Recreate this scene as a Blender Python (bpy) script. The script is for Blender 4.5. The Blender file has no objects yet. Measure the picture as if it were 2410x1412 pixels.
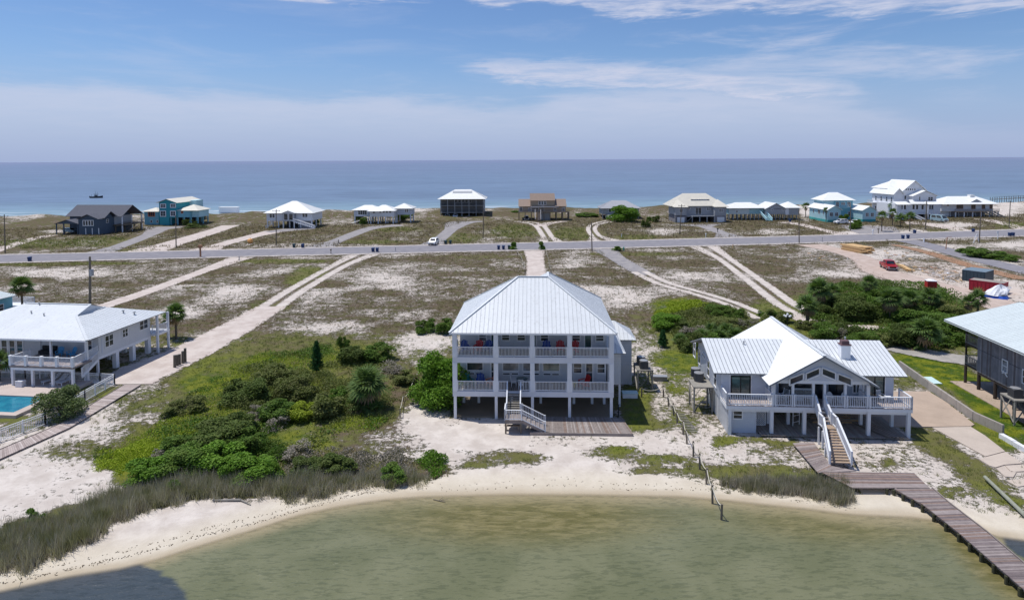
import bpy, math, random
import numpy as np
from mathutils import Vector, Matrix, noise as mnoise

random.seed(7)
rng = np.random.default_rng(11)
sc = bpy.context.scene
COL = sc.collection
rad = math.radians

# ------------------------------------------------------------------ camera
F, CAMH, CX, HY = 1500.0, 24.4, 1205.0, 376.0
PITCH, ROLL = rad(3.0), rad(0.3)
Y0 = HY + F * math.tan(PITCH)
cam_d = bpy.data.cameras.new('camera')
cam = bpy.data.objects.new('camera', cam_d)
COL.objects.link(cam)
cam_d.sensor_width = 36.0
cam_d.lens = F / 2410.0 * 36.0
cam_d.shift_y = -((706.0 - Y0) / 2410.0)
cam_d.clip_start, cam_d.clip_end = 0.5, 60000.0
cp, sp, cr, sr = math.cos(PITCH), math.sin(PITCH), math.cos(ROLL), math.sin(ROLL)
rx = Vector((cr, -sr * sp, -sr * cp))
up = Vector((sr, cr * sp, cr * cp))
fw = Vector((0, cp, -sp))
cam.matrix_world = Matrix(((rx.x, up.x, -fw.x, 0), (rx.y, up.y, -fw.y, 0), (rx.z, up.z, -fw.z, CAMH), (0, 0, 0, 1)))
sc.camera = cam

def ray(px, py):
    u = (px - CX) / F; v = (Y0 - py) / F
    a = u * cr + v * sr; b = -u * sr + v * cr
    return (a, cp + b * sp, -sp + b * cp)
def g(px, py, z=0.0):
    d = ray(px, py); t = (z - CAMH) / d[2]
    return (d[0] * t, d[1] * t)
def proj(x, y, z):
    z = z - CAMH
    w = y * cp - z * sp; b = y * sp + z * cp
    return CX + (x * cr - b * sr) / w * F, Y0 - (x * sr + b * cr) / w * F

# ------------------------------------------------------------------ sun, exposure
SUN_FROM = Vector((-0.318, 0.115, 0.94)).normalized()
sd = bpy.data.lights.new('sun', 'SUN'); sun = bpy.data.objects.new('sun', sd); COL.objects.link(sun)
sd.energy = 4.1; sd.angle = rad(0.55); sd.color = (1.0, 0.955, 0.88)
sun.rotation_euler = SUN_FROM.to_track_quat('Z', 'Y').to_euler()
sun.location = (-40, 60, 80)
vs = sc.view_settings
vs.view_transform = 'Standard'; vs.look = 'None'; vs.gamma = 1.0; vs.exposure = -0.02
vs.use_curve_mapping = False

# ------------------------------------------------------------------ node helpers
class NT:
    def __init__(s, tree): s.t = tree; s.n = tree.nodes; s.l = tree.links
    def new(s, typ, **kw):
        nd = s.n.new(typ)
        for k, v in kw.items(): setattr(nd, k, v)
        return nd
    def put(s, sock, v):
        if isinstance(v, bpy.types.NodeSocket): s.l.new(v, sock)
        elif v is not None: sock.default_value = v
    def m(s, op, a, b=None, c=None, clamp=False):
        nd = s.new('ShaderNodeMath', operation=op, use_clamp=clamp)
        s.put(nd.inputs[0], a); s.put(nd.inputs[1], b)
        if c is not None: s.put(nd.inputs[2], c)
        return nd.outputs[0]
    def vm(s, op, a, b=None):
        nd = s.new('ShaderNodeVectorMath', operation=op)
        s.put(nd.inputs[0], a)
        if b is not None: s.put(nd.inputs[1], b)
        return nd.outputs[0]
    def noise(s, vec, scale, detail=3, rough=0.55, dist=0.0):
        nd = s.new('ShaderNodeTexNoise'); s.put(nd.inputs['Vector'], vec)
        nd.inputs['Scale'].default_value = scale; nd.inputs['Detail'].default_value = detail
        nd.inputs['Roughness'].default_value = rough; nd.inputs['Distortion'].default_value = dist
        return nd.outputs['Fac']
    def mix(s, f, a, b, mode='MIX'):
        nd = s.new('ShaderNodeMix', data_type='RGBA', blend_type=mode)
        s.put(nd.inputs[0], f); s.put(nd.inputs[6], a); s.put(nd.inputs[7], b)
        return nd.outputs[2]
    def ss(s, v, lo, hi):
        nd = s.new('ShaderNodeMapRange', interpolation_type='SMOOTHSTEP')
        s.put(nd.inputs[0], v); s.put(nd.inputs[1], lo); s.put(nd.inputs[2], hi)
        return nd.outputs[0]
    def ramp(s, f, stops, interp='LINEAR'):
        nd = s.new('ShaderNodeValToRGB'); s.put(nd.inputs[0], f)
        r = nd.color_ramp; r.interpolation = interp
        while len(r.elements) < len(stops): r.elements.new(0.5)
        for e, (p, c) in zip(r.elements, stops):
            e.position = p
            e.color = (c, c, c, 1) if not isinstance(c, tuple) else (c + (1,))[:4]
        return nd.outputs[0]
    def sep(s, v):
        nd = s.new('ShaderNodeSeparateXYZ'); s.put(nd.inputs[0], v); return nd.outputs
    def comb(s, x, y, z):
        nd = s.new('ShaderNodeCombineXYZ')
        for i, v in enumerate((x, y, z)): s.put(nd.inputs[i], v)
        return nd.outputs[0]

# ------------------------------------------------------------------ sky
w = bpy.data.worlds.new('World'); sc.world = w; w.use_nodes = True
N = NT(w.node_tree); N.n.clear()
sky = N.new('ShaderNodeTexSky', sky_type='NISHITA')
sky.sun_disc = False
sky.sun_elevation = math.asin(SUN_FROM.z)
sky.sun_rotation = math.atan2(SUN_FROM.x, SUN_FROM.y)
sky.altitude = 10; sky.air_density = 1.0; sky.dust_density = 0.35; sky.ozone_density = 2.2
tc = N.new('ShaderNodeTexCoord').outputs['Generated']
X, Y, Z = N.sep(tc)
az = N.m('ARCTAN2', X, Y)
el = N.m('ARCSINE', Z)
# azimuth -0.70..0.70 is what the photograph spans; the ramps run on beyond it
A = N.m('MULTIPLY_ADD', az, 1 / 1.6, 0.5, clamp=True)
def azp(px): return max(0.0, min(1.0, math.atan((px - CX) / F) / 1.6 + 0.5))
def elp(px, py):
    a = math.atan((px - CX) / F); hor = 382 - 13 * px / 2410.
    return math.atan((hor - py) / F * math.cos(a))
ES = 4.0
def edge(pts):
    st = [(azp(x), max(0.0, elp(x, y)) * ES) for x, y in pts]
    return N.m('DIVIDE', N.ramp(A, st, 'B_SPLINE'), ES)
# cloud structure: long drawn-out streaks
cv = N.comb(N.m('MULTIPLY', az, 2.2), N.m('MULTIPLY', el, 15.0), N.m('MULTIPLY', az, 0.3))
n1 = N.noise(cv, 1.6, 6, 0.62, 0.4)
n2 = N.noise(cv, 6.0, 6, 0.65, 0.3)
wob = N.m('MULTIPLY', N.m('SUBTRACT', n1, 0.5), 0.06)
wob2 = N.m('MULTIPLY_ADD', N.m('SUBTRACT', n2, 0.5), 0.045, wob)
ew = N.m('ADD', el, wob2)
band_top = edge([(-260, 170), (0, 186), (300, 212), (600, 232), (800, 232), (1000, 222), (1120, 250), (1250, 250), (1330, 222), (1500, 215), (1750, 200), (2000, 232), (2200, 300), (2450, 310)])
band = N.m('MULTIPLY', N.m('SUBTRACT', 1.0, N.ss(N.m('SUBTRACT', ew, band_top), -0.022, 0.012)), N.ss(el, -0.01, 0.11))
w_top = edge([(900, 195), (1030, 170), (1090, 135), (1300, 142), (1500, 150), (1800, 160), (2000, 190), (2060, 230)])
w_bot = edge([(900, 170), (1030, 168), (1120, 168), (1230, 205), (1400, 212), (1560, 225), (1800, 240), (2060, 240)])
wedge = N.m('MULTIPLY', N.m('SUBTRACT', 1.0, N.ss(N.m('SUBTRACT', ew, w_top), -0.014, 0.008)), N.ss(N.m('SUBTRACT', ew, w_bot), -0.006, 0.016))
wedge = N.m('MULTIPLY', wedge, N.m('MULTIPLY', N.ss(az, -0.10, -0.04), N.m('SUBTRACT', 1.0, N.ss(az, 0.44, 0.56))))
t_bot = edge([(500, -40), (640, 2), (900, 6), (1080, 14), (1180, 42), (1260, 16), (1380, 30), (1470, 62), (1600, 52), (1740, 30), (1900, 46), (2100, 44), (2300, 40), (2450, 30)])
topc = N.ss(N.m('SUBTRACT', ew, t_bot), -0.004, 0.014)
topc = N.m('MULTIPLY', topc, N.m('MULTIPLY', N.ss(az, -0.46, -0.36), N.m('SUBTRACT', 1.0, N.ss(el, 0.262, 0.36))))
# thin veils elsewhere, and the same kind of streak over the rest of the sky
veil = N.m('MULTIPLY', N.ss(el, 0.05, 0.12), N.m('MULTIPLY', N.ss(n1, 0.46, 0.74), N.m('MULTIPLY_ADD', N.ss(az, 0.0, 0.5), 0.6, 0.25)))
cl = N.m('MAXIMUM', N.m('MULTIPLY', band, N.m('MULTIPLY_ADD', n2, 0.55, 0.42)), N.m('MULTIPLY', wedge, N.m('MULTIPLY_ADD', N.ss(n2, 0.3, 0.72), 0.55, 0.42)))
cl = N.m('MAXIMUM', cl, N.m('MULTIPLY', topc, N.m('MULTIPLY_ADD', N.ss(n2, 0.3, 0.7), 0.75, 0.2)))
cl = N.m('MAXIMUM', cl, N.m('MULTIPLY', veil, 0.8), clamp=True)
skyc = N.mix(1.0, sky.outputs[0], (0.84, 1.0, 1.27, 1), 'MULTIPLY')
# moist air near the horizon is paler and a touch violet
hz = N.m('SUBTRACT', 1.0, N.ss(el, 0.0, 0.17))
skyc = N.mix(N.m('MULTIPLY', hz, 0.8), skyc, (3.9, 4.9, 8.0, 1))
skyc = N.mix(cl, skyc, (6.9, 7.3, 9.0, 1))
bg = N.new('ShaderNodeBackground'); N.put(bg.inputs[0], skyc); bg.inputs[1].default_value = 0.090
out = N.new('ShaderNodeOutputWorld'); N.l.new(bg.outputs[0], out.inputs[0])

# ------------------------------------------------------------------ materials
MATS = {}
def mat(name, c, rough=0.7, var=0.08, vs_=1.5, bump=0.0, bs=20.0, spec=0.3, metal=0.0, lines=None, grime=0.0):
    """plain painted / weathered surface: base colour, soft blotches, fine relief. lines=(axis, spacing, depth)"""
    m = bpy.data.materials.new(name); m.use_nodes = True
    n = NT(m.node_tree); b = n.n['Principled BSDF']
    b.inputs['Roughness'].default_value = rough
    b.inputs['Specular IOR Level'].default_value = spec
    b.inputs['Metallic'].default_value = metal
    pos = n.new('ShaderNodeTexCoord').outputs['Object']
    oi = n.new('ShaderNodeObjectInfo').outputs['Random']
    nz = n.noise(pos, vs_, 4, 0.6)
    k = n.m('MULTIPLY_ADD', n.m('SUBTRACT', nz, 0.5), var * 4, 1.0)
    k = n.m('MULTIPLY', k, n.m('MULTIPLY_ADD', n.m('SUBTRACT', oi, 0.5), var * 1.3, 1.0))
    colr = n.mix(1.0, (c[0], c[1], c[2], 1), n.comb(k, k, k), 'MULTIPLY')
    if grime:
        st = n.noise(n.vm('MULTIPLY', pos, (3.0, 3.0, 0.5)), 1.2, 5, 0.7)
        colr = n.mix(n.m('MULTIPLY', n.ss(st, 0.5, 0.75), grime), colr, (c[0] * .45, c[1] * .42, c[2] * .38, 1))
    n.put(b.inputs['Base Color'], colr)
    h = None
    if bump:
        h = n.m('MULTIPLY', n.noise(pos, bs, 3), bump)
    if lines:
        ax, spc, dep = lines
        s = n.sep(pos)[ax]
        saw = n.m('FRACT', n.m('DIVIDE', s, spc))
        hh = n.m('MULTIPLY', saw, dep)
        h = hh if h is None else n.m('ADD', h, hh)
    if h is not None:
        bp = n.new('ShaderNodeBump'); n.put(bp.inputs['Height'], h)
        bp.inputs['Strength'].default_value = 0.6; bp.inputs['Distance'].default_value = 0.05 if not lines else 0.06
        n.put(b.inputs['Normal'], bp.outputs[0])
    MATS[name] = m
    return m

M_ROOF = mat('white_metal_roof', (0.655, 0.685, 0.71), 0.45, 0.04, 0.6, spec=0.45, grime=0.32)
M_ROOF2 = mat('bright_white_roof', (0.80, 0.81, 0.80), 0.5, 0.04, 0.5, grime=0.16)
M_ROOFC = mat('cream_roof', (0.66, 0.63, 0.55), 0.6, 0.05, 0.5, grime=0.2)
M_ROOFG = mat('aqua_metal_roof', (0.57, 0.63, 0.64), 0.5, 0.05, 0.5, grime=0.25)
M_ROOFN = mat('slate_shingle_roof', (0.10, 0.105, 0.13), 0.85, 0.15, 2.0, 0.4, 14)
M_ROOFT = mat('tan_shingle_roof', (0.26, 0.20, 0.165), 0.9, 0.15, 2.0, 0.4, 12)
M_ROOFY = mat('grey_metal_roof', (0.36, 0.37, 0.40), 0.55, 0.06, 1.0, grime=0.2)
M_WHITE = mat('white_paint', (0.74, 0.76, 0.80), 0.55, 0.04, 1.0, grime=0.18)
M_TRIM = mat('white_trim', (0.80, 0.81, 0.83), 0.5, 0.02, 1.0, grime=0.06)
M_SIDE = mat('white_lap_siding', (0.62, 0.65, 0.70), 0.6, 0.03, 1.0, lines=(2, 0.18, 1.0), grime=0.15)
M_SIDEB = mat('shade_tinted_white_siding', (0.56, 0.61, 0.70), 0.6, 0.03, 1.0, lines=(2, 0.2, 1.0), grime=0.14)  # white siding with the blue of its shaded sides put into the colour
M_BEAM = mat('painted_beam', (0.66, 0.68, 0.73), 0.6, 0.03, 1.0, grime=0.08)
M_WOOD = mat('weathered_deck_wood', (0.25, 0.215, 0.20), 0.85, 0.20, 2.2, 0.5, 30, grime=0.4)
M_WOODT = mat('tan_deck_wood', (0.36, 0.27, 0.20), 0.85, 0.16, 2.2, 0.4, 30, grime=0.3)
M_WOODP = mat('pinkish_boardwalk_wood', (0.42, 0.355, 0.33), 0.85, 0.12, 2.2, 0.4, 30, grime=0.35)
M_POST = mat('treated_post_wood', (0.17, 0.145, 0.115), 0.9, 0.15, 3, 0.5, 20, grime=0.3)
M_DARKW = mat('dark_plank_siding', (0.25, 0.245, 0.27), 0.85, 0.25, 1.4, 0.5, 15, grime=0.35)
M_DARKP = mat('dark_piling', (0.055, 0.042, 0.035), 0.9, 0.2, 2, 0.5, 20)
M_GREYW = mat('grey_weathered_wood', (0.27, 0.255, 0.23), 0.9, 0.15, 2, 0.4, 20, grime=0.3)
M_CONC = mat('concrete', (0.40, 0.315, 0.25), 0.9, 0.13, 0.45, 0.3, 8, grime=0.3)
M_CONCW = mat('pale_concrete', (0.50, 0.43, 0.37), 0.9, 0.09, 0.6, 0.3, 8, grime=0.2)
M_WALLC = mat('seawall_concrete', (0.36, 0.33, 0.30), 0.9, 0.13, 0.8, 0.4, 8, grime=0.5)
M_BLACK = mat('black_frame', (0.012, 0.013, 0.016), 0.4, 0.03)
M_DKIN = mat('shade_and_plain_black', (0.035, 0.035, 0.04), 0.8, 0.1)  # paints deep shade under the far houses; also sofa and a door frame
M_NAVY = mat('navy_siding', (0.075, 0.11, 0.16), 0.7, 0.06, 1.0, lines=(2, 0.25, 1.0))
M_TEAL = mat('teal_siding', (0.045, 0.33, 0.40), 0.7, 0.05, 1.0, lines=(2, 0.25, 1.0))
M_TEALL = mat('light_teal_siding', (0.20, 0.47, 0.58), 0.7, 0.05, 1.0, lines=(2, 0.25, 1.0))
M_AQUA = mat('aqua_siding', (0.46, 0.72, 0.80), 0.7, 0.05, 1.0, lines=(2, 0.25, 1.0))
M_AQUAD = mat('sea_green_skirt', (0.06, 0.36, 0.36), 0.7, 0.05)
M_TAN = mat('tan_siding', (0.40, 0.32, 0.235), 0.75, 0.07, 1.0, lines=(2, 0.25, 1.0))
M_GREYS = mat('grey_siding', (0.38, 0.40, 0.43), 0.7, 0.05, 1.0, lines=(2, 0.25, 1.0))
M_BLUEP = mat('blue_plastic', (0.015, 0.06, 0.28), 0.45, 0.05)
M_REDP = mat('red_plastic', (0.42, 0.018, 0.02), 0.45, 0.05)
M_TEALP = mat('teal_plastic', (0.02, 0.20, 0.20), 0.45, 0.05)
M_ORANP = mat('salmon_plastic', (0.65, 0.22, 0.12), 0.45, 0.05)
M_SKYP = mat('light_blue_plastic', (0.08, 0.36, 0.66), 0.45, 0.05)
M_BIN = mat('blue_bin_plastic', (0.012, 0.04, 0.13), 0.5, 0.06)
M_BIND = mat('dark_green_bin_plastic', (0.01, 0.045, 0.06), 0.5, 0.06)
M_ACG = mat('ac_unit_metal', (0.15, 0.15, 0.15), 0.5, 0.08)
M_GREYM = mat('grey_metal', (0.35, 0.36, 0.38), 0.4, 0.05, metal=0.3)
M_TYRE = mat('tyre_rubber', (0.012, 0.012, 0.012), 0.9, 0.05)
M_RED = mat('red_paint', (0.33, 0.012, 0.018), 0.3, 0.04, spec=0.5)
M_CARW = mat('white_car_paint', (0.78, 0.79, 0.81), 0.25, 0.02, spec=0.5)
M_CARD = mat('dark_car_paint', (0.03, 0.035, 0.045), 0.25, 0.02, spec=0.5)
M_CARB = mat('blue_grey_car_paint', (0.30, 0.42, 0.48), 0.3, 0.02, spec=0.5)
M_BOX = mat('dark_slate_container', (0.04, 0.065, 0.085), 0.5, 0.08)
M_BOXT = mat('container_lid', (0.17, 0.23, 0.28), 0.5, 0.08)
M_DUMP = mat('dumpster_red', (0.28, 0.015, 0.03), 0.5, 0.10, grime=0.3)
M_LUMB = mat('fresh_lumber', (0.60, 0.40, 0.20), 0.8, 0.14, 3, grime=0.15)
M_TARPW = mat('white_tarp', (0.75, 0.76, 0.80), 0.5, 0.05, 2, 0.6, 4)
M_TARPB = mat('blue_tarp', (0.02, 0.08, 0.42), 0.4, 0.05)
M_ROPE = mat('rope', (0.55, 0.52, 0.44), 0.9, 0.05)
M_BRICKR = mat('chimney_cap_brick', (0.15, 0.09, 0.10), 0.9, 0.15)
M_BARK = mat('bark', (0.14, 0.115, 0.09), 0.95, 0.2, 4, 0.6, 12)
M_CLAY = mat('orange_clay', (0.38, 0.20, 0.12), 0.95, 0.15, 0.6, 0.5, 6)
M_SKIN = mat('pale_panel', (0.55, 0.72, 0.72), 0.5, 0.03)
M_ORNG = mat('orange_buoy_plastic', (0.75, 0.38, 0.13), 0.5, 0.05)
M_YELL = mat('yellow_plastic', (0.75, 0.65, 0.12), 0.5, 0.05)
M_WATERLINE = mat('wet_dark_wood', (0.06, 0.06, 0.035), 0.6, 0.2, 3, 0.5, 20)

def glass_mat(name, c, r=0.08, spec=0.8):
    m = bpy.data.materials.new(name); m.use_nodes = True
    n = NT(m.node_tree); b = n.n['Principled BSDF']
    pos = n.new('ShaderNodeTexCoord').outputs['Object']
    k = n.noise(pos, 0.9, 2)
    n.put(b.inputs['Base Color'], n.mix(n.ss(k, 0.4, 0.65), (c[0] * .6, c[1] * .6, c[2] * .6, 1), (c[0] * 1.5, c[1] * 1.5, c[2] * 1.5, 1)))
    b.inputs['Roughness'].default_value = r; b.inputs['Specular IOR Level'].default_value = spec
    return m
M_GLASS = glass_mat('window_glass', (0.035, 0.045, 0.055))
M_GLASSB = glass_mat('blinds_behind_glass', (0.17, 0.20, 0.24), 0.15)
M_GLASST = glass_mat('teal_reflecting_glass', (0.05, 0.11, 0.11), 0.06, 1.0)
M_CARG = glass_mat('car_glass', (0.02, 0.025, 0.03), 0.05)

# ------------------------------------------------------------------ mesh builder
class MB:
    def __init__(s): s.v = []; s.f = []; s.mi = []; s.mats = []; s.cur = 0
    def m(s, material):
        if material not in s.mats: s.mats.append(material)
        s.cur = s.mats.index(material); return s
    def add(s, vs_, fs):
        o = len(s.v); s.v += [tuple(p) for p in vs_]
        for f in fs: s.f.append([o + i for i in f]); s.mi.append(s.cur)
        return s
    def box(s, x0, x1, y0, y1, z0, z1):
        x0, x1 = sorted((x0, x1)); y0, y1 = sorted((y0, y1)); z0, z1 = sorted((z0, z1))
        return s.add([(x0, y0, z0), (x1, y0, z0), (x1, y1, z0), (x0, y1, z0), (x0, y0, z1), (x1, y0, z1), (x1, y1, z1), (x0, y1, z1)],
                     [(0, 3, 2, 1), (4, 5, 6, 7), (0, 1, 5, 4), (1, 2, 6, 5), (2, 3, 7, 6), (3, 0, 4, 7)])
    def bar(s, p, q, w_=0.05, h=None, upv=(0, 0, 1)):
        h = w_ if h is None else h
        p, q = Vector(p), Vector(q); d = (q - p)
        if d.length < 1e-6: return s
        d.normalize(); u = Vector(upv)
        if abs(d.dot(u)) > 0.98: u = Vector((0, 1, 0))
        sx = d.cross(u).normalized(); sy = sx.cross(d).normalized()
        vs_ = []
        for c in (p, q):
            for a, b in ((-1, -1), (1, -1), (1, 1), (-1, 1)):
                vs_.append(c + sx * a * w_ / 2 + sy * b * h / 2)
        return s.add(vs_, [(0, 1, 2, 3), (7, 6, 5, 4), (0, 4, 5, 1), (1, 5, 6, 2), (2, 6, 7, 3), (3, 7, 4, 0)])
    def tube(s, p, q, r0, r1=None, n=8, caps=True):
        r1 = r0 if r1 is None else r1
        p, q = Vector(p), Vector(q); d = (q - p).normalized()
        u = Vector((0, 0, 1)) if abs(d.z) < 0.9 else Vector((1, 0, 0))
        a = d.cross(u).normalized(); b = d.cross(a)
        vs_ = []
        for c, r in ((p, r0), (q, r1)):
            for i in range(n):
                t = 2 * math.pi * i / n; vs_.append(c + (a * math.cos(t) + b * math.sin(t)) * r)
        fs = [(i, (i + 1) % n, n + (i + 1) % n, n + i) for i in range(n)]
        if caps: fs += [tuple(range(n - 1, -1, -1)), tuple(range(n, 2 * n))]
        return s.add(vs_, fs)
    def lathe(s, prof, n=12, c=(0, 0, 0), sx=1, sy=1):
        vs_ = []; k = len(prof)
        for r, z in prof:
            for i in range(n):
                t = 2 * math.pi * i / n; vs_.append((c[0] + r * sx * math.cos(t), c[1] + r * sy * math.sin(t), c[2] + z))
        fs = []
        for j in range(k - 1):
            for i in range(n): fs.append((j * n + i, j * n + (i + 1) % n, (j + 1) * n + (i + 1) % n, (j + 1) * n + i))
        fs += [tuple(range(n - 1, -1, -1)), tuple(range((k - 1) * n, k * n))]
        return s.add(vs_, fs)
    def slab(s, poly, th):
        """polygon (3-D points, any plane) given thickness downwards along its normal"""
        P = [Vector(p) for p in poly]
        nrm = Vector((0, 0, 0))
        for i in range(len(P)):
            a, b = P[i], P[(i + 1) % len(P)]
            nrm += Vector(((a.y - b.y) * (a.z + b.z), (a.z - b.z) * (a.x + b.x), (a.x - b.x) * (a.y + b.y)))
        if nrm.length < 1e-9: return s
        nrm.normalize()
        if nrm.z < 0 or (abs(nrm.z) < 1e-6 and nrm.y > 0): P.reverse(); nrm = -nrm
        n = len(P); vs_ = P + [p - nrm * th for p in P]
        fs = [tuple(range(n)), tuple(range(2 * n - 1, n - 1, -1))]
        fs += [(i, i + n, (i + 1) % n + n, (i + 1) % n) for i in range(n)]
        return s.add(vs_, fs)
    def prism(s, poly2, z0, z1):
        n = len(poly2)
        ar = sum(poly2[i][0] * poly2[(i + 1) % n][1] - poly2[(i + 1) % n][0] * poly2[i][1] for i in range(n))
        if ar < 0: poly2 = poly2[::-1]
        vs_ = [(x, y, z0) for x, y in poly2] + [(x, y, z1) for x, y in poly2]
        fs = [tuple(range(n - 1, -1, -1)), tuple(range(n, 2 * n))] + [(i, (i + 1) % n, (i + 1) % n + n, i + n) for i in range(n)]
        return s.add(vs_, fs)
    def extr(s, prof, axis, a0, a1):
        """profile (2-D) extruded along axis: axis 0 -> prof is (y,z); axis 1 -> prof is (x,z)"""
        n = len(prof)
        if axis == 0: vs_ = [(a0, p, q) for p, q in prof] + [(a1, p, q) for p, q in prof]
        else: vs_ = [(p, a0, q) for p, q in prof] + [(p, a1, q) for p, q in prof]
        fs = [tuple(range(n)), tuple(range(2 * n - 1, n - 1, -1))] + [(i, i + n, (i + 1) % n + n, (i + 1) % n) for i in range(n)]
        return s.add(vs_, fs)
    def mesh(s, name, material=None):
        me = bpy.data.meshes.new(name); me.from_pydata(s.v, [], s.f)
        ms = s.mats if s.mats else [material]
        for x in ms: me.materials.append(x)
        if len(ms) > 1: me.polygons.foreach_set('material_index', s.mi)
        me.update(); return me
    def build(s, name, material=None, parent=None, label=None, cat=None, group=None, kind=None, loc=None):
        o = bpy.data.objects.new(name, s.mesh(name, material)); COL.objects.link(o)
        if parent: o.parent = parent
        if loc: o.location = loc
        return tag(o, label, cat, group, kind)

def tag(o, label=None, cat=None, group=None, kind=None):
    if label: o['label'] = label
    if cat: o['category'] = cat
    if group: o['group'] = group
    if kind: o['kind'] = kind
    return o
def thing(name, label, cat, loc=(0, 0, 0), rz=0.0, group=None):
    o = bpy.data.objects.new(name, None); COL.objects.link(o)
    o.empty_display_size = 0.5
    o.location = loc if len(loc) == 3 else (loc[0], loc[1], 0); o.rotation_euler = (0, 0, rz)
    return tag(o, label, cat, group)
def copy_tree(o, parent=None):
    c = o.copy(); COL.objects.link(c)
    if parent: c.parent = parent
    for ch in list(o.children): copy_tree(ch, c)
    return c
def place(o, loc, rz=0.0, label=None, group=None, scale=None):
    c = copy_tree(o)
    c.location = loc if len(loc) == 3 else (loc[0], loc[1], 0); c.rotation_euler = (0, 0, rz)
    if scale: c.scale = (scale,) * 3 if not isinstance(scale, tuple) else scale
    if label: c['label'] = label
    if group: c['group'] = group
    return c
def npmesh(name, V, Fq, material, attrs=None, tri=False, smooth=False):
    me = bpy.data.meshes.new(name)
    k = 3 if tri else 4
    nv, nf = len(V), len(Fq)
    me.vertices.add(nv); me.vertices.foreach_set('co', np.asarray(V, np.float32).ravel())
    me.loops.add(nf * k); me.loops.foreach_set('vertex_index', np.asarray(Fq, np.int32).ravel())
    me.polygons.add(nf); me.polygons.foreach_set('loop_start', np.arange(0, nf * k, k, dtype=np.int32))
    me.update(calc_edges=True); me.validate()
    for nm, (typ, arr) in (attrs or {}).items():
        a = me.attributes.new(nm, typ, 'POINT')
        if typ == 'FLOAT': a.data.foreach_set('value', np.asarray(arr, np.float32).ravel())
        else: a.data.foreach_set('color', np.asarray(arr, np.float32).ravel())
    if smooth: me.polygons.foreach_set('use_smooth', np.ones(nf, bool))
    me.materials.append(material); return me
# ================================================================== SETTING
WZ = -0.12      # level of the sound
SHORE_PX = [(-700, 1520), (-300, 1440), (0, 1385), (160, 1350), (292, 1330), (379, 1308), (438, 1288), (525, 1262), (613, 1236), (700, 1208), (800, 1186),
            (900, 1171), (1000, 1163), (1200, 1158), (1400, 1159), (1600, 1163), (1700, 1171), (1800, 1182), (1900, 1192), (1990, 1204), (2070, 1208),
            (2150, 1212), (2220, 1222), (2290, 1236), (2340, 1256), (2410, 1266), (2700, 1290)]
SH = sorted(g(a, b, WZ) for a, b in SHORE_PX)
shx = np.array([p[0] for p in SH]); shy = np.array([p[1] for p in SH])
def shore(x): return np.interp(x, shx, shy)
sea_x = np.array([-700, -260, -180, -100, -40, 40, 120, 200, 300, 800.]); sea_y = np.array([255, 268, 280, 292, 300, 307, 314, 322, 330, 360.]) + 10
def seashore(x): return np.interp(x, sea_x, sea_y)
def fbm(x, y, s, seed=0.0, oct_=3):
    out_ = np.zeros(x.shape); a = 1.0; tot = 0
    for o in range(oct_):
        k = s * 2 ** o
        out_ += a * np.array([mnoise.noise((p * k + seed, q * k - seed, seed)) for p, q in zip(x.ravel(), y.ravel())]).reshape(x.shape)
        tot += a; a *= 0.5
    return out_ / tot
def sst(v, a, b):
    t = np.clip((v - a) / (b - a), 0, 1); return t * t * (3 - 2 * t)
def height(x, y, f=None):
    d = y - shore(x)
    z = np.where(d < 3.0, -0.12 + d * 0.04, 0.0)
    z = np.maximum(z, -1.6)
    # the dune line in front of the sea: hummocks, then the beach
    ds = seashore(x) - y
    if f is None: f = fbm(x, y, 0.06, 3.3, 3)
    up_ = sst(-ds, -60, -34) * (1 - sst(-ds, -16, -3))
    z = z + up_ * (0.9 + 2.6 * np.clip(f + 0.35, 0, 1.2))
    z = np.where(y > 100, z - sst(-ds, -20, 8) * 0.9, z)
    return z

def inpoly(px, py, poly):
    ins = np.zeros(px.shape, bool); j = len(poly) - 1
    for i in range(len(poly)):
        xi, yi = poly[i]; xj, yj = poly[j]
        c = ((yi > py) != (yj > py)) & (px < (xj - xi) * (py - yi) / (yj - yi + 1e-9) + xi); ins ^= c; j = i
    return ins
xs = np.concatenate([np.arange(-330, -62, 2.2), np.arange(-62, 56, 0.55), np.arange(56, 340, 2.2)])
ys = np.concatenate([np.arange(26, 110, 0.55), np.arange(110, 215, 1.1), np.arange(215, 385, 1.6)])
GX, GY = np.meshgrid(xs, ys)
GF = fbm(GX, GY, 0.06, 3.3, 3)
GZ = height(GX, GY, GF)
PX, PY = proj(GX, GY, np.zeros_like(GX))
hor = PX * -13 / 2410 + 382 - 376           # horizon tilt: rows are compared on a level one
C = np.full(GX.shape, 0.55); G = np.full(GX.shape, 0.15); L = np.zeros(GX.shape); D = np.zeros(GX.shape); K = np.zeros(GX.shape)
def blob(cx, cy, ax, ay, c=None, gr=None, l=None, d=None, k=None, soft=0.45, ang=0.0):
    ca, sa = math.cos(rad(ang)), math.sin(rad(ang))
    dx, dy = PX - cx, PY - cy
    r = np.hypot((dx * ca + dy * sa) / ax, (-dx * sa + dy * ca) / ay)
    m = 1 - sst(r, 1 - soft, 1 + soft)
    for A_, v in ((C, c), (G, gr), (L, l), (D, d), (K, k)):
        if v is not None: A_[:] = A_ * (1 - m) + v * m
def zone(y0, y1, c=None, gr=None, l=None, soft=6):
    m = sst(PY, y0 - soft, y0 + soft) * (1 - sst(PY, y1 - soft, y1 + soft))
    for A_, v in ((C, c), (G, gr), (L, l)):
        if v is not None: A_[:] = A_ * (1 - m) + v * m
zone(300, 575, 0.70, 0.28); zone(440, 512, 0.76, 0.22, soft=8)
zone(575, 780, 0.55, 0.12)
zone(780, 1000, 0.50, 0.55, soft=25)
zone(1000, 2000, 0.22, 0.5, soft=15)
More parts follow.
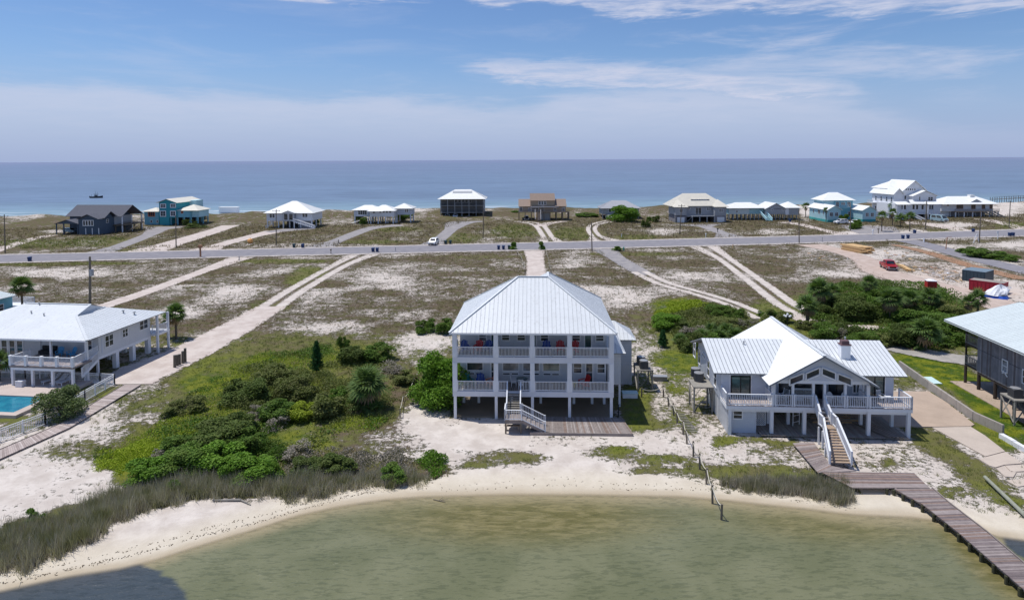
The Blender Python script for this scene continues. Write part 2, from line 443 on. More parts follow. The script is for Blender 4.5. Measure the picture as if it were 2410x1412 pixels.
# bare sand patches and denser growth beyond the road
for a in [(60, 520, 70, 6, .30), (130, 545, 30, 4, .2), (330, 520, 20, 8, .35), (560, 495, 60, 6, .25), (500, 545, 30, 5, .45), (790, 500, 40, 6, .2), (800, 525, 40, 5, .35), (980, 500, 40, 10, .2),
          (950, 545, 40, 8, .35), (950, 565, 60, 6, .45), (1140, 505, 20, 6, .3), (1180, 520, 40, 5, .5), (1380, 500, 30, 4, .3), (1560, 545, 40, 8, .35), (1590, 490, 30, 4, .05), (1680, 490, 60, 3, .05),
          (1830, 545, 50, 8, .3), (1740, 550, 40, 6, .5), (1900, 500, 20, 15, .05), (2040, 545, 60, 12, .05), (2150, 550, 90, 10, .08), (2250, 530, 60, 6, .15), (2370, 495, 50, 14, .05),
          (2230, 560, 100, 6, .3), (2330, 580, 90, 12, .25), (2200, 585, 90, 9, .15), (2400, 570, 40, 7, .2)]:
    blob(a[0], a[1], a[2], a[3], a[4], soft=0.6)
for a in [(100, 575, 110, 12), (250, 570, 90, 14), (330, 590, 60, 6), (450, 515, 30, 8), (880, 570, 80, 5), (930, 540, 60, 6), (1080, 560, 60, 12), (1210, 545, 60, 18), (1350, 550, 70, 16), (1500, 560, 60, 7), (1650, 565, 60, 6), (1900, 565, 60, 7), (2230, 545, 50, 6), (2380, 530, 40, 8), (2360, 545, 50, 6)]:
    blob(a[0], a[1], a[2], a[3], .80, .5, soft=0.5)
# between the road and the front houses
for a in [(110, 640, 110, 14, .30), (60, 690, 90, 20, .45), (260, 640, 120, 12, .35), (380, 640, 70, 10, .4), (480, 680, 130, 26, .22), (420, 740, 60, 22, .2), (600, 640, 70, 14, .4), (760, 700, 60, 30, .30), (880, 660, 100, 24, .22),
          (990, 630, 110, 14, .35), (960, 700, 90, 20, .4), (900, 740, 80, 14, .45), (1000, 800, 60, 22, .18), (760, 770, 110, 20, .35), (1340, 620, 35, 12, .4), (1390, 690, 90, 22, .3), (1480, 720, 70, 25, .3), (1560, 640, 60, 16, .42), (1660, 660, 90, 24, .35),
          (1580, 690, 60, 15, .4), (1720, 650, 50, 15, .4), (1900, 640, 70, 12, .4), (1990, 640, 60, 10, .25), (1830, 600, 60, 8, .45), (2150, 620, 150, 28, .10), (2250, 660, 120, 24, .08), (1960, 590, 60, 14, .08), (2060, 600, 70, 14, .10), (2350, 700, 90, 30, .08), (2350, 620, 60, 10, .3),
          (1500, 860, 26, 30, .35), (1540, 900, 30, 60, .40), (1570, 960, 40, 40, .35)]:
    blob(a[0], a[1], a[2], a[3], a[4], soft=0.55)
for a in [(60, 622, 120, 5, .5), (240, 620, 100, 4, .55), (660, 615, 130, 5, .6), (1100, 605, 150, 5, .4), (1500, 598, 130, 5, .5), (730, 640, 40, 14, .7), (700, 660, 30, 14, .7), (640, 720, 50, 14, .5)]:
    blob(a[0], a[1], a[2], a[3], .9, a[4], soft=0.4)
for a in [(1010, 610, 60, 6), (870, 610, 60, 5), (900, 690, 50, 8), (770, 670, 50, 8), (1060, 720, 50, 12), (1400, 640, 70, 10), (1470, 665, 60, 8), (1600, 620, 90, 8), (1800, 630, 70, 14), (1870, 690, 80, 18), (2010, 660, 60, 6), (150, 610, 110, 5), (260, 670, 60, 6), (60, 660, 60, 6), (430, 665, 60, 5), (520, 640, 50, 4)]:
    blob(a[0], a[1], a[2], a[3], .82, .1, soft=0.5)
blob(2180, 622, 150, 22, .40, .05, soft=.6); blob(2280, 660, 100, 20, .36, .05, soft=.6); blob(1960, 600, 60, 14, .45, .0, soft=.6); blob(2180, 640, 140, 26, k=.5, soft=.6); blob(2060, 625, 90, 14, k=.5, soft=.6); blob(2290, 690, 120, 22, k=.6, soft=.6)
# the green lot on the left
for a in [(700, 830, 160, 40, .85, .55, .1), (560, 870, 150, 45, .95, .7, .45), (430, 950, 110, 30, .8, .6, .1), (640, 980, 180, 90, .97, .8, .5), (400, 1040, 110, 55, .85, .7, .4), (300, 1090, 90, 45, .95, .85, .8),
          (560, 1080, 170, 60, .97, .7, .3), (820, 880, 120, 70, .95, .65, .3), (840, 1020, 110, 40, .75, .45, .1), (760, 1080, 120, 40, .85, .4, .1), (925, 900, 60, 50, .9, .4, 0), (930, 1040, 80, 40, .4, .3, 0),
          (880, 975, 60, 20, .6, .6, .2), (350, 985, 60, 14, .35, .5, 0), (255, 1010, 60, 16, .30, .5, 0), (130, 1060, 90, 22, .35, .6, 0), (100, 1150, 130, 50, .10, .4, 0), (200, 1120, 70, 30, .15, .4, 0), (30, 1190, 90, 40, .12, .4, 0), (20, 1020, 60, 30, .15, .4, 0),
          (220, 1060, 90, 20, .6, .6, .1), (520, 820, 60, 16, .7, .7, .2), (500, 905, 90, 25, .95, .8, .8), (830, 835, 80, 25, .95, .8, .5), (590, 1030, 60, 30, .95, .8, .7), (700, 1040, 90, 20, .95, .8, .7), (800, 1000, 40, 14, .9, .8, .6)]:
    blob(a[0], a[1], a[2], a[3], a[4], a[5], a[6], soft=0.4)
# strip along the pool fence
blob(240, 930, 70, 18, .85, .6, .2); blob(330, 880, 60, 12, .8, .6, .1); blob(60, 1000, 90, 16, .6, .6, 0, ang=-14); blob(120, 1030, 130, 12, .12, .4, 0, ang=-22)
blob(20, 985, 60, 12, .8, .6, .2)
# sand yard and beach of the middle house
blob(1000, 990, 60, 45, .03, .3, 0); blob(1120, 1030, 150, 40, .02, .3, 0); blob(1300, 1090, 200, 55, .02, .3, 0); blob(1500, 1050, 120, 24, .15, .4, 0)
blob(1440, 1065, 70, 14, .55, .75, .1); blob(1540, 1080, 70, 14, .55, .7, .1); blob(1560, 1105, 50, 8, .5, .6, 0); blob(1185, 1080, 90, 16, .42, .6, 0); blob(1115, 1095, 28, 8, .7, .75, 0); blob(1640, 1110, 40, 20, .6, .5, 0)
blob(1500, 950, 34, 60, .85, .75, .5); blob(1530, 1000, 40, 14, .6, .75, .3)
# grass around the right-hand houses
blob(1600, 850, 60, 34, .98, 1, .75); blob(1600, 720, 70, 18, .97, .95, .9); blob(1510, 770, 40, 50, .6, .4, .0); blob(1640, 790, 110, 40, .95, .75, .3); blob(1850, 720, 80, 18, .75, .6, .1)
blob(1780, 770, 70, 40, .9, .8, .3); blob(1870, 770, 60, 22, .98, 1, .8); blob(2060, 745, 260, 60, .9, .8, .3); blob(2220, 800, 160, 20, .98, .95, .7); blob(1640, 930, 40, 30, .5, .7, .2)
blob(2200, 870, 100, 34, 1, 1, 1, soft=.25, ang=18); blob(2330, 950, 130, 34, 1, 1, 1, soft=.25, ang=34); blob(2380, 1000, 60, 60, 1, 1, 1, soft=.25); blob(2430, 900, 120, 50, 1, 1, 1, soft=.25)
blob(2140, 890, 30, 20, .75, .7, .2); blob(1880, 1080, 100, 30, .25, .6, 0); blob(1700, 1040, 26, 16, .8, .85, .4); blob(1760, 1035, 60, 8, .6, .8, .3); blob(1850, 1048, 40, 10, .8, .85, .4)
blob(1800, 1060, 120, 14, .35, .6, 0); blob(2010, 1060, 60, 16, .12, .5, 0); blob(2080, 1085, 60, 16, .25, .6, 0); blob(2200, 1040, 70, 30, .80, .75, .3, ang=35); blob(2290, 1110, 70, 26, .78, .75, .3, ang=35); blob(2360, 1170, 80, 26, .75, .7, .3, ang=30)
blob(2250, 1160, 60, 14, .7, .75, .1); blob(2300, 1180, 60, 16, .4, .6, 0, ang=20); blob(2330, 1025, 60, 20, .95, .9, .7, ang=34)
blob(2375, 478, 60, 8, .97, .3); blob(100, 505, 200, 7, .8, .2); blob(540, 503, 120, 5, .88, .35); blob(1300, 498, 300, 6, .8, .2)
blob(1820, 1115, 170, 18, .85, .7, .3, ang=3); blob(2350, 1240, 90, 18, 0, 0, 0)
blob(1510, 900, 30, 40, .7, .8, .4); blob(1600, 985, 30, 14, .6, .8, .3); blob(1625, 1000, 26, 24, .6, .8, .3); blob(1560, 1000, 24, 10, .55, .8, .2); blob(1590, 905, 30, 26, .75, .85, .5); blob(1500, 985, 26, 34, .9, .85, .5); blob(1730, 1035, 50, 8, .7, .85, .4); blob(2090, 1088, 14, 8, .8, .9, .5); blob(1235, 1075, 30, 8, .7, .75, .2); blob(1455, 1058, 40, 9, .8, .85, .5); blob(1565, 1078, 45, 8, .75, .8, .4); blob(1530, 1108, 40, 6, .7, .8, .3)
# soft bed of the reeds along the left shore
for x_, y_ in [(0, 1270), (90, 1240), (180, 1215), (270, 1200), (360, 1170), (450, 1150), (560, 1145), (680, 1140), (800, 1125), (900, 1115), (980, 1110)]:
    blob(x_, y_, 75, 26, .9, .35, .05, soft=.3)
dsh = GY - shore(GX)
beach = 1 - sst(dsh, 1.8 + 0.8 * GF, 3.4 + 0.8 * GF)
keep = ((PX > 1640) & (PX < 2010)) | (PX < 240)
keep = (PX > 1640) & (PX < 2010)
beach = np.where(keep, 1 - sst(dsh, 0.6, 1.4), beach)
clean = inpoly(PX, PY, [(-900, 1600), (-900, 1420), (-60, 1352), (58, 1340), (163, 1302), (225, 1270), (250, 1238), (350, 1200), (467, 1176), (700, 1180), (860, 1142), (1000, 1138), (1100, 1100), (1600, 1120), (1640, 1300), (600, 1700)])
beach = np.maximum(beach, clean)
C *= (1 - beach); L *= (1 - beach)
dse = seashore(GX) - GY
C = np.where(GY > 100, C * sst(dse, 4, 14), C)
# wet strip next to the waterline
W = (1 - sst(dsh, 0.05, 0.9)) * (GY < 120)
D = (1 - sst(dsh, 1.2, 4.5)) * (GY < 120)
ny, nx = GX.shape
idx = np.arange(nx * ny).reshape(ny, nx)
q = np.stack([idx[:-1, :-1], idx[:-1, 1:], idx[1:, 1:], idx[1:, :-1]], -1).reshape(-1, 4)
V = np.stack([GX, GY, GZ], -1).reshape(-1, 3)
cols = np.stack([C, G, L, np.ones_like(C)], -1).reshape(-1, 4)
cols2 = np.stack([W, D, K, np.ones_like(C)], -1).reshape(-1, 4)

gm = bpy.data.materials.new('dune_ground'); gm.use_nodes = True
n = NT(gm.node_tree); b = n.n['Principled BSDF']; b.inputs['Roughness'].default_value = 0.95; b.inputs['Specular IOR Level'].default_value = 0.1
pos = n.new('ShaderNodeNewGeometry').outputs['Position']
at1 = n.new('ShaderNodeVertexColor', layer_name='cover').outputs['Color']
at2 = n.new('ShaderNodeVertexColor', layer_name='wet').outputs['Color']
c_, gr_, l_ = n.sep(at1)
w_, d_, k_ = n.sep(at2)
nb = n.noise(pos, 0.09, 4, 0.6, 0.3)       # patches
nm = n.noise(pos, 0.55, 5, 0.62, 0.2)       # clumps
nf = n.noise(pos, 2.3, 5, 0.7)             # tufts
nff = n.noise(pos, 9.0, 3, 0.7)
nl = n.noise(pos, 0.028, 3, 0.6, 0.5)
mixn = n.m('ADD', n.m('ADD', n.m('MULTIPLY', nb, 0.80), n.m('MULTIPLY', nm, 0.75)), n.m('MULTIPLY', nf, 1.05))
mixn = n.m('MULTIPLY_ADD', nl, 0.50, n.m('MULTIPLY_ADD', nff, 0.50, mixn))      # mean ~1.8
th = n.m('SUBTRACT', 2.028, n.m('MULTIPLY', c_, 0.56))
th = n.m('ADD', th, n.m('MULTIPLY', n.m('SUBTRACT', 1.0, n.ss(c_, 0.0, 0.06)), 0.3))
veg = n.ss(n.m('SUBTRACT', mixn, th), -0.085, 0.085)
sand = n.mix(n.ss(nm, 0.3, 0.7), (0.49, 0.435, 0.39, 1), (0.64, 0.585, 0.535, 1))
sand = n.mix(n.m('MULTIPLY', n.ss(nf, 0.45, 0.75), 0.35), sand, (0.42, 0.37, 0.335, 1))
sand = n.mix(n.m('MULTIPLY', k_, n.ss(nm, 0.35, 0.6)), sand, (0.50, 0.36, 0.28, 1))
sand = n.mix(n.m('MULTIPLY', d_, 0.55), sand, (0.60, 0.535, 0.40, 1))
sand = n.mix(n.m('MULTIPLY', w_, 0.75), sand, (0.40, 0.33, 0.23, 1))
brown = n.mix(n.ss(nff, 0.3, 0.7), (0.088, 0.064, 0.044, 1), (0.19, 0.147, 0.10, 1))
brown = n.mix(n.ss(nm, 0.42, 0.62), brown, (0.105, 0.10, 0.045, 1))
green = n.mix(n.ss(nff, 0.3, 0.7), (0.085, 0.105, 0.028, 1), (0.205, 0.21, 0.062, 1))
green = n.mix(n.m('MULTIPLY', n.ss(nb, 0.42, 0.6), 0.5), green, (0.15, 0.13, 0.06, 1))
gsel = n.m('ADD', gr_, n.m('MULTIPLY', n.m('SUBTRACT', nm, 0.5), 1.1), clamp=True)
vegc = n.mix(n.ss(gsel, 0.2, 0.75), brown, green)
lush = n.mix(n.ss(nm, 0.40, 0.60), (0.075, 0.135, 0.018, 1), (0.25, 0.275, 0.025, 1))
lush = n.mix(n.ss(nff, 0.35, 0.75), n.mix(1.0, lush, (0.62, 0.62, 0.62, 1), 'MULTIPLY'), lush)
vegc = n.mix(n.m('MULTIPLY', l_, n.ss(n.m('ADD', nm, n.m('MULTIPLY', l_, 0.4)), 0.55, 0.75)), vegc, lush)
n.put(b.inputs['Base Color'], n.mix(veg, sand, vegc))
hgt = n.m('ADD', n.m('MULTIPLY', veg, n.m('MULTIPLY_ADD', nff, 0.9, 0.25)), n.m('MULTIPLY', nf, 0.35))
bp = n.new('ShaderNodeBump'); n.put(bp.inputs['Height'], hgt); bp.inputs['Distance'].default_value = 0.16; bp.inputs['Strength'].default_value = 0.9
n.put(b.inputs['Normal'], bp.outputs[0])
gme = npmesh('ground', V, q, gm, smooth=True)
for nm_, arr in (('cover', cols), ('wet', cols2)):
    a = gme.color_attributes.new(nm_, 'FLOAT_COLOR', 'POINT'); a.data.foreach_set('color', arr.astype(np.float32).ravel())
go = bpy.data.objects.new('ground', gme); COL.objects.link(go); tag(go, kind='structure')
# land far to either side, out to where the frame ends and beyond
bx = MB(); 
for (x0, x1) in ((-1500, -330.0), (339.0, 1500)):
    bx.add([(x0, 26, -.02), (x1, 26, -.02), (x1, 370, -.02), (x0, 300, -.02)], [(0, 1, 2, 3)])
bm_ = mat('far_side_sand', (0.28, 0.25, 0.19), 0.95, 0.2, 0.05)
bx.build('side_ground', bm_, kind='structure')

# ------------------------------------------------------------------ the sound (front water)
wx = np.arange(-75, 75, 0.8); wy = np.arange(-60, 66, 0.8)
WX, WY = np.meshgrid(wx, wy); dep = shore(WX) - WY
i2 = np.arange(WX.size).reshape(WX.shape)
q2 = np.stack([i2[:-1, :-1], i2[:-1, 1:], i2[1:, 1:], i2[1:, :-1]], -1).reshape(-1, 4)
keepq = dep.ravel()[q2].max(1) > -3.0
wpx, wpy = proj(WX, np.maximum(WY, 10.), np.full(WX.shape, WZ))
def wb(cx, cy, ax, ay, ang=0., soft=.4):
    ca, sa = math.cos(rad(ang)), math.sin(rad(ang)); dx, dy = wpx - cx, wpy - cy
    return 1 - sst(np.hypot((dx * ca + dy * sa) / ax, (-dx * sa + dy * ca) / ay), 1 - soft, 1 + soft)
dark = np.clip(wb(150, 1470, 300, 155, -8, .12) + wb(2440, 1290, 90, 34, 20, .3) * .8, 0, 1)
brownw = np.clip(wb(1230, 1215, 330, 60, 0, .6) * .9 + wb(1960, 1230, 230, 44, 4, .6) * .7 + wb(2330, 1330, 150, 40, 42, .5) * .9, 0, 1)
wm = bpy.data.materials.new('sound_water'); wm.use_nodes = True
n = NT(wm.node_tree); b = n.n['Principled BSDF']
pos = n.new('ShaderNodeNewGeometry').outputs['Position']
wc = n.sep(n.new('ShaderNodeVertexColor', layer_name='water').outputs['Color'])
r1 = n.noise(pos, 0.22, 4, 0.6, 0.4)
mp = n.new('ShaderNodeMapping'); n.put(mp.inputs['Vector'], pos); mp.inputs['Rotation'].default_value = (0, 0, rad(-38)); mp.inputs['Scale'].default_value = (0.45, 1.7, 1)
r2 = n.noise(mp.outputs[0], 1.1, 5, 0.6, 0.5)
r3 = n.noise(mp.outputs[0], 3.2, 4, 0.65, 0.3)
deep = n.mix(n.ss(r1, 0.35, 0.65), (0.138, 0.146, 0.078, 1), (0.176, 0.180, 0.103, 1))
brw = n.mix(n.ss(r2, 0.4, 0.6), (0.125, 0.108, 0.032, 1), (0.235, 0.195, 0.085, 1))
colw = n.mix(n.m('MULTIPLY', wc[2], 0.85), deep, brw)
sh_ = n.ss(n.m('MULTIPLY_ADD', r1, 1.4, n.m('SUBTRACT', wc[0], 0.7)), 0.0, 2.4)
colw = n.mix(n.m('SUBTRACT', 1.0, sh_), colw, (0.33, 0.275, 0.165, 1))
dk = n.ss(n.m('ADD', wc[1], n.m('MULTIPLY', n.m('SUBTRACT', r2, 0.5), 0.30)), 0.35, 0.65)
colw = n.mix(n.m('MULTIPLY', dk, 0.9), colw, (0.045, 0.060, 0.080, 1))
colw = n.mix(n.m('MULTIPLY', n.ss(n.m('MULTIPLY_ADD', r3, 0.75, n.m('MULTIPLY', r2, 0.25)), 0.50, 0.58), 0.60), colw, n.mix(1.0, colw, (0.60, 0.64, 0.62, 1), 'MULTIPLY'))  # ripple shading painted into the water colour as darker streaks
n.put(b.inputs['Base Color'], colw)
b.inputs['Roughness'].default_value = 0.28; b.inputs['Specular IOR Level'].default_value = 0.35; b.inputs['IOR'].default_value = 1.33
n.put(b.inputs['Alpha'], n.ss(wc[0], -0.05, 0.8))
hh = n.m('ADD', n.m('MULTIPLY', r2, 0.7), n.m('MULTIPLY', r3, 0.35))
bp = n.new('ShaderNodeBump'); n.put(bp.inputs['Height'], hh); bp.inputs['Distance'].default_value = 0.15; bp.inputs['Strength'].default_value = 0.65
n.put(b.inputs['Normal'], bp.outputs[0])
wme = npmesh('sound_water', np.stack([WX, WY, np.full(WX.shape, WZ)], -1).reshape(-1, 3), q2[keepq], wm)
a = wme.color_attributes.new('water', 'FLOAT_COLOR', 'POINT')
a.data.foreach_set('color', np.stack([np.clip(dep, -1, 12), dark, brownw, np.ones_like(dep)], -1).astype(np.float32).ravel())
wo = bpy.data.objects.new('sound_water', wme); COL.objects.link(wo); tag(wo, kind='structure')
# the sea bed / sound continues behind the camera
mbw = MB().add([(-1500, -1500, WZ - .01), (1500, -1500, WZ - .01), (1500, 26.5, WZ - .01), (-1500, 26.5, WZ - .01)], [(0, 1, 2, 3)])
mbw.build('outer_sound_water', mat('deep_sound', (0.13, 0.145, 0.08), 0.2, 0.1, 0.05), kind='structure')

# ------------------------------------------------------------------ the sea
om = bpy.data.materials.new('sea_water'); om.use_nodes = True
n = NT(om.node_tree); b = n.n['Principled BSDF']
pos = n.new('ShaderNodeNewGeometry').outputs['Position']
X_, Y_, Z_ = n.sep(pos)
off = n.m('SUBTRACT', Y_, n.m('MULTIPLY_ADD', X_, 0.085, 322.0))
mp = n.new('ShaderNodeMapping'); n.put(mp.inputs['Vector'], pos); mp.inputs['Scale'].default_value = (0.25, 1.0, 1)
s1 = n.noise(mp.outputs[0], 0.012, 5, 0.6, 0.4)
s2 = n.noise(mp.outputs[0], 0.12, 5, 0.65, 0.3)
base = n.mix(n.ss(n.m('MULTIPLY_ADD', s1, 60, off), 10, 150), (0.20, 0.30, 0.36, 1), (0.145, 0.205, 0.300, 1))
base = n.mix(n.ss(off, 150, 1500), base, (0.155, 0.202, 0.300, 1))
base = n.mix(n.ss(off, 1200, 9000), base, (0.180, 0.212, 0.320, 1))  # far water paler: horizon haze put into the colour
k = n.m('MULTIPLY_ADD', n.m('SUBTRACT', s2, 0.5), 0.9, n.m('MULTIPLY_ADD', n.m('SUBTRACT', s1, 0.5), 0.45, 1.0))
base = n.mix(1.0, base, n.comb(k, k, k), 'MULTIPLY')
mpw = n.new('ShaderNodeMapping'); n.put(mpw.inputs['Vector'], pos); mpw.inputs['Scale'].default_value = (0.12, 1.0, 1)
sf = n.noise(mpw.outputs[0], 0.22, 4, 0.6, 0.6)
foam = n.m('MULTIPLY', n.ss(sf, 0.54, 0.64), n.m('SUBTRACT', 1.0, n.ss(off, 4, 34)))
base = n.mix(n.m('MULTIPLY', foam, 0.8), base, (0.75, 0.77, 0.8, 1))
n.put(b.inputs['Base Color'], base); b.inputs['Roughness'].default_value = 0.45; b.inputs['IOR'].default_value = 1.33; b.inputs['Specular IOR Level'].default_value = 0.22
bp = n.new('ShaderNodeBump'); n.put(bp.inputs['Height'], s2); bp.inputs['Distance'].default_value = 1.2; bp.inputs['Strength'].default_value = 0.5
n.put(b.inputs['Normal'], bp.outputs[0])
MB().add([(-45000, 250, -.45), (45000, 250, -.45), (45000, 50000, -.45), (-45000, 50000, -.45)], [(0, 1, 2, 3)]).build('sea', om, kind='structure')

# ------------------------------------------------------------------ roads and paths
def strip_mat(name, c1, c2, edge_amt=0.5, two=False, rough=0.95, grass=(0.12, 0.12, 0.05)):
    m = bpy.data.materials.new(name); m.use_nodes = True
    n = NT(m.node_tree); b = n.n['Principled BSDF']; b.inputs['Roughness'].default_value = rough; b.inputs['Specular IOR Level'].default_value = 0.15
    pos = n.new('ShaderNodeNewGeometry').outputs['Position']
    uv = n.sep(n.new('ShaderNodeUVMap', uv_map='strip').outputs[0])
    n1 = n.noise(pos, 0.5, 4, 0.6); n2 = n.noise(pos, 3.2, 4, 0.65); n3 = n.noise(n.vm('MULTIPLY', pos, (1, 1, 1)), 1.3, 4, 0.65)
    c = n.mix(n.ss(n1, 0.35, 0.65), c1 + (1,), c2 + (1,))
    c = n.mix(n.m('MULTIPLY', n.ss(n2, 0.5, 0.8), 0.35), c, (c1[0] * .62, c1[1] * .6, c1[2] * .58, 1))
    n.put(b.inputs['Base Color'], c)
    e = n.m('ABSOLUTE', n.m('SUBTRACT', n.m('MULTIPLY', uv[0], 2.0), 1.0))      # 0 centre, 1 edge
    al = n.m('SUBTRACT', 1.0, n.ss(n.m('ADD', e, n.m('MULTIPLY', n.m('SUBTRACT', n.m('MULTIPLY_ADD', n3, 0.6, n.m('MULTIPLY', n2, 0.4)), 0.5), 2.2 * edge_amt)), 0.90, 1.0))
    if two:
        ce = n.m('ADD', e, n.m('MULTIPLY', n.m('SUBTRACT', n2, 0.5), 0.7))
        al = n.m('MULTIPLY', al, n.ss(ce, 0.13, 0.30))
    n.put(b.inputs['Alpha'], al)
    bp = n.new('ShaderNodeBump'); n.put(bp.inputs['Height'], n2); bp.inputs['Distance'].default_value = 0.05; bp.inputs['Strength'].default_value = 0.5
    n.put(b.inputs['Normal'], bp.outputs[0]); return m
SM_ROAD = strip_mat('worn_asphalt', (0.215, 0.21, 0.235), (0.26, 0.25, 0.27), 0.05)
SM_DRIVE = strip_mat('grey_drive', (0.25, 0.238, 0.25), (0.33, 0.31, 0.305), 0.35)
SM_SAND = strip_mat('sand_path', (0.48, 0.41, 0.37), (0.58, 0.515, 0.47), 0.6)
SM_TRACK = strip_mat('two_track_sand', (0.48, 0.425, 0.385), (0.59, 0.535, 0.49), 0.55, two=True)
SM_SHOULD = strip_mat('sand_shoulder', (0.42, 0.38, 0.355), (0.52, 0.48, 0.455), 0.45)
SM_PINK = strip_mat('site_dirt', (0.43, 0.34, 0.29), (0.51, 0.42, 0.37), 0.55)
SM_CLAY = strip_mat('orange_clay_bank', (0.34, 0.19, 0.115), (0.28, 0.19, 0.13), 0.9)
SM_GRAV = strip_mat('gravel_drive', (0.30, 0.285, 0.265), (0.38, 0.355, 0.33), 0.35)
_lay = [0]
def strip(name, pts, mtl, z=None, layer=None):
    """pts: (px, py, width m) along the middle; built as a band lying on the ground"""
    P = [Vector((*g(a, b_), 0)) for a, b_, _ in pts]; Wd = [c for _, _, c in pts]
    # resample smoothly (Catmull-Rom)
    Q = []; QW = []
    for i in range(len(P) - 1):
        p0, p1, p2, p3 = P[max(i - 1, 0)], P[i], P[i + 1], P[min(i + 2, len(P) - 1)]
        k = max(2, int((p2 - p1).length / 3))
        for j in range(k):
            t = j / k
            Q.append(0.5 * ((2 * p1) + (p2 - p0) * t + (2 * p0 - 5 * p1 + 4 * p2 - p3) * t * t + (3 * p1 - p0 - 3 * p2 + p3) * t ** 3)); QW.append(Wd[i] * (1 - t) + Wd[i + 1] * t)
    Q.append(P[-1]); QW.append(Wd[-1])
    return band(name, Q, QW, mtl, z)
def band(name, Q, QW, mtl, z=None):
    if z is None: _lay[0] += 1; z = 0.006 + 0.003 * _lay[0]
    vs_, uvs = [], []
    for i, p in enumerate(Q):
        d = (Q[min(i + 1, len(Q) - 1)] - Q[max(i - 1, 0)]); d.normalize(); s = Vector((-d.y, d.x, 0))
        for j, t in enumerate((1, .5, 0, -.5, -1)):
            c = p + s * t * QW[i] / 2; vs_.append((c.x, c.y, z)); uvs.append((0.5 - t / 2, i))
    fs = []
    for i in range(len(Q) - 1):
        for j in range(4): a_ = i * 5 + j; fs.append((a_, a_ + 5, a_ + 6, a_ + 1))
    me = bpy.data.meshes.new(name); me.from_pydata(vs_, [], fs); me.materials.append(mtl)
    uv = me.uv_layers.new(name='strip')
    for lp in me.loops: uv.data[lp.index].uv = uvs[lp.vertex_index]
    me.update()
    o = bpy.data.objects.new(name, me); COL.objects.link(o); tag(o, kind='structure'); return o
def edges(name, topl, botl, mtl, z):
    T_ = [Vector((*g(*p), 0)) for p in topl]; B_ = [Vector((*g(*p), 0)) for p in botl]
    n_ = 60
    def rs(A_):
        xs_ = [p.x for p in A_]; ys_ = [p.y for p in A_]; u = np.linspace(xs_[0], xs_[-1], n_); return u, np.interp(u, xs_, ys_)
    (tx, ty), (bx_, by) = rs(T_), rs(B_)
    Q = []; vs_, uvs, fs = [], [], []
    for i in range(n_):
        for j in range(5):
            t = j / 4; vs_.append((tx[i] * (1 - t) + bx_[i] * t, ty[i] * (1 - t) + by[i] * t, z)); uvs.append((t, i))
    for i in range(n_ - 1):
        for j in range(4): a_ = i * 5 + j; fs.append((a_, a_ + 5, a_ + 6, a_ + 1)[::-1])
    me = bpy.data.meshes.new(name); me.from_pydata(vs_, [], fs); me.materials.append(mtl)
    uv = me.uv_layers.new(name='strip')
    for lp in me.loops: uv.data[lp.index].uv = uvs[lp.vertex_index]
    o = bpy.data.objects.new(name, me); COL.objects.link(o); tag(o, kind='structure'); return o
RT = [(-300, 611), (0, 601), (300, 595), (620, 587.5), (900, 581), (1200, 574), (1500, 567), (1800, 559), (2100, 551), (2250, 546), (2410, 541), (2800, 528)]
RB = [(-300, 630), (0, 619), (300, 611), (620, 603), (900, 597), (1200, 590), (1500, 582.5), (1800, 575), (2000, 569), (2120, 565), (2250, 560), (2410, 556), (2800, 545)]
edges('road_shoulder', [(a, b_ - 2) for a, b_ in RT], [(a, b_ + 2.5) for a, b_ in RB], SM_SHOULD, 0.125)
edges('road', RT, RB, SM_ROAD, 0.132)
# beyond the road
strip('driveway', [(-60, 605, 5), (40, 574, 4), (80, 561, 4), (130, 553, 4.5)], SM_SAND)
strip('driveway', [(215, 600, 9), (280, 580, 5), (350, 553, 5), (372, 540, 8), (400, 533.5, 22)], SM_DRIVE)
strip('sand_track', [(300, 604, 14), (400, 575, 8), (500, 545, 7), (560, 525, 7), (600, 511, 9)], SM_SAND)
strip('sand_track', [(455, 597, 12), (520, 576, 5), (600, 555, 6), (650, 544, 9)], SM_SAND)
strip('driveway', [(630, 547, 4), (680, 541, 9), (735, 537, 8)], SM_DRIVE)
strip('driveway', [(735, 588, 12), (790, 568, 5), (860, 541, 5.5), (900, 533, 8), (945, 531, 6)], SM_DRIVE)
strip('driveway', [(1005, 583, 9), (1035, 563, 4.5), (1062, 540, 5), (1085, 524, 12), (1135, 521, 6)], SM_DRIVE)
strip('driveway', [(1300, 573, 9), (1288, 556, 4.5), (1270, 532, 5), (1245, 524, 6), (1215, 521, 4)], SM_TRACK)
strip('driveway', [(1270, 533, 5), (1295, 525, 5), (1330, 521, 4)], SM_SAND)
strip('driveway', [(1425, 568, 12), (1402, 555, 4), (1392, 538, 4), (1405, 527, 4.5), (1440, 520, 6)], SM_TRACK)
strip('driveway', [(1730, 564, 14), (1700, 549, 4.5), (1660, 534, 5), (1640, 528, 26)], SM_DRIVE)
strip('driveway', [(1990, 554, 6), (1930, 540, 4), (1880, 528, 5), (1840, 523, 7)], SM_SAND)
strip('driveway', [(2075, 556, 9), (2055, 543, 16), (2040, 532, 18)], SM_DRIVE)
strip('sand_yard', [(2300, 549, 8), (2250, 540, 7), (2190, 528, 9), (2130, 525, 12)], SM_SAND)
strip('sand_track', [(2440, 548, 7), (2370, 528, 5), (2310, 516, 6)], SM_SAND)
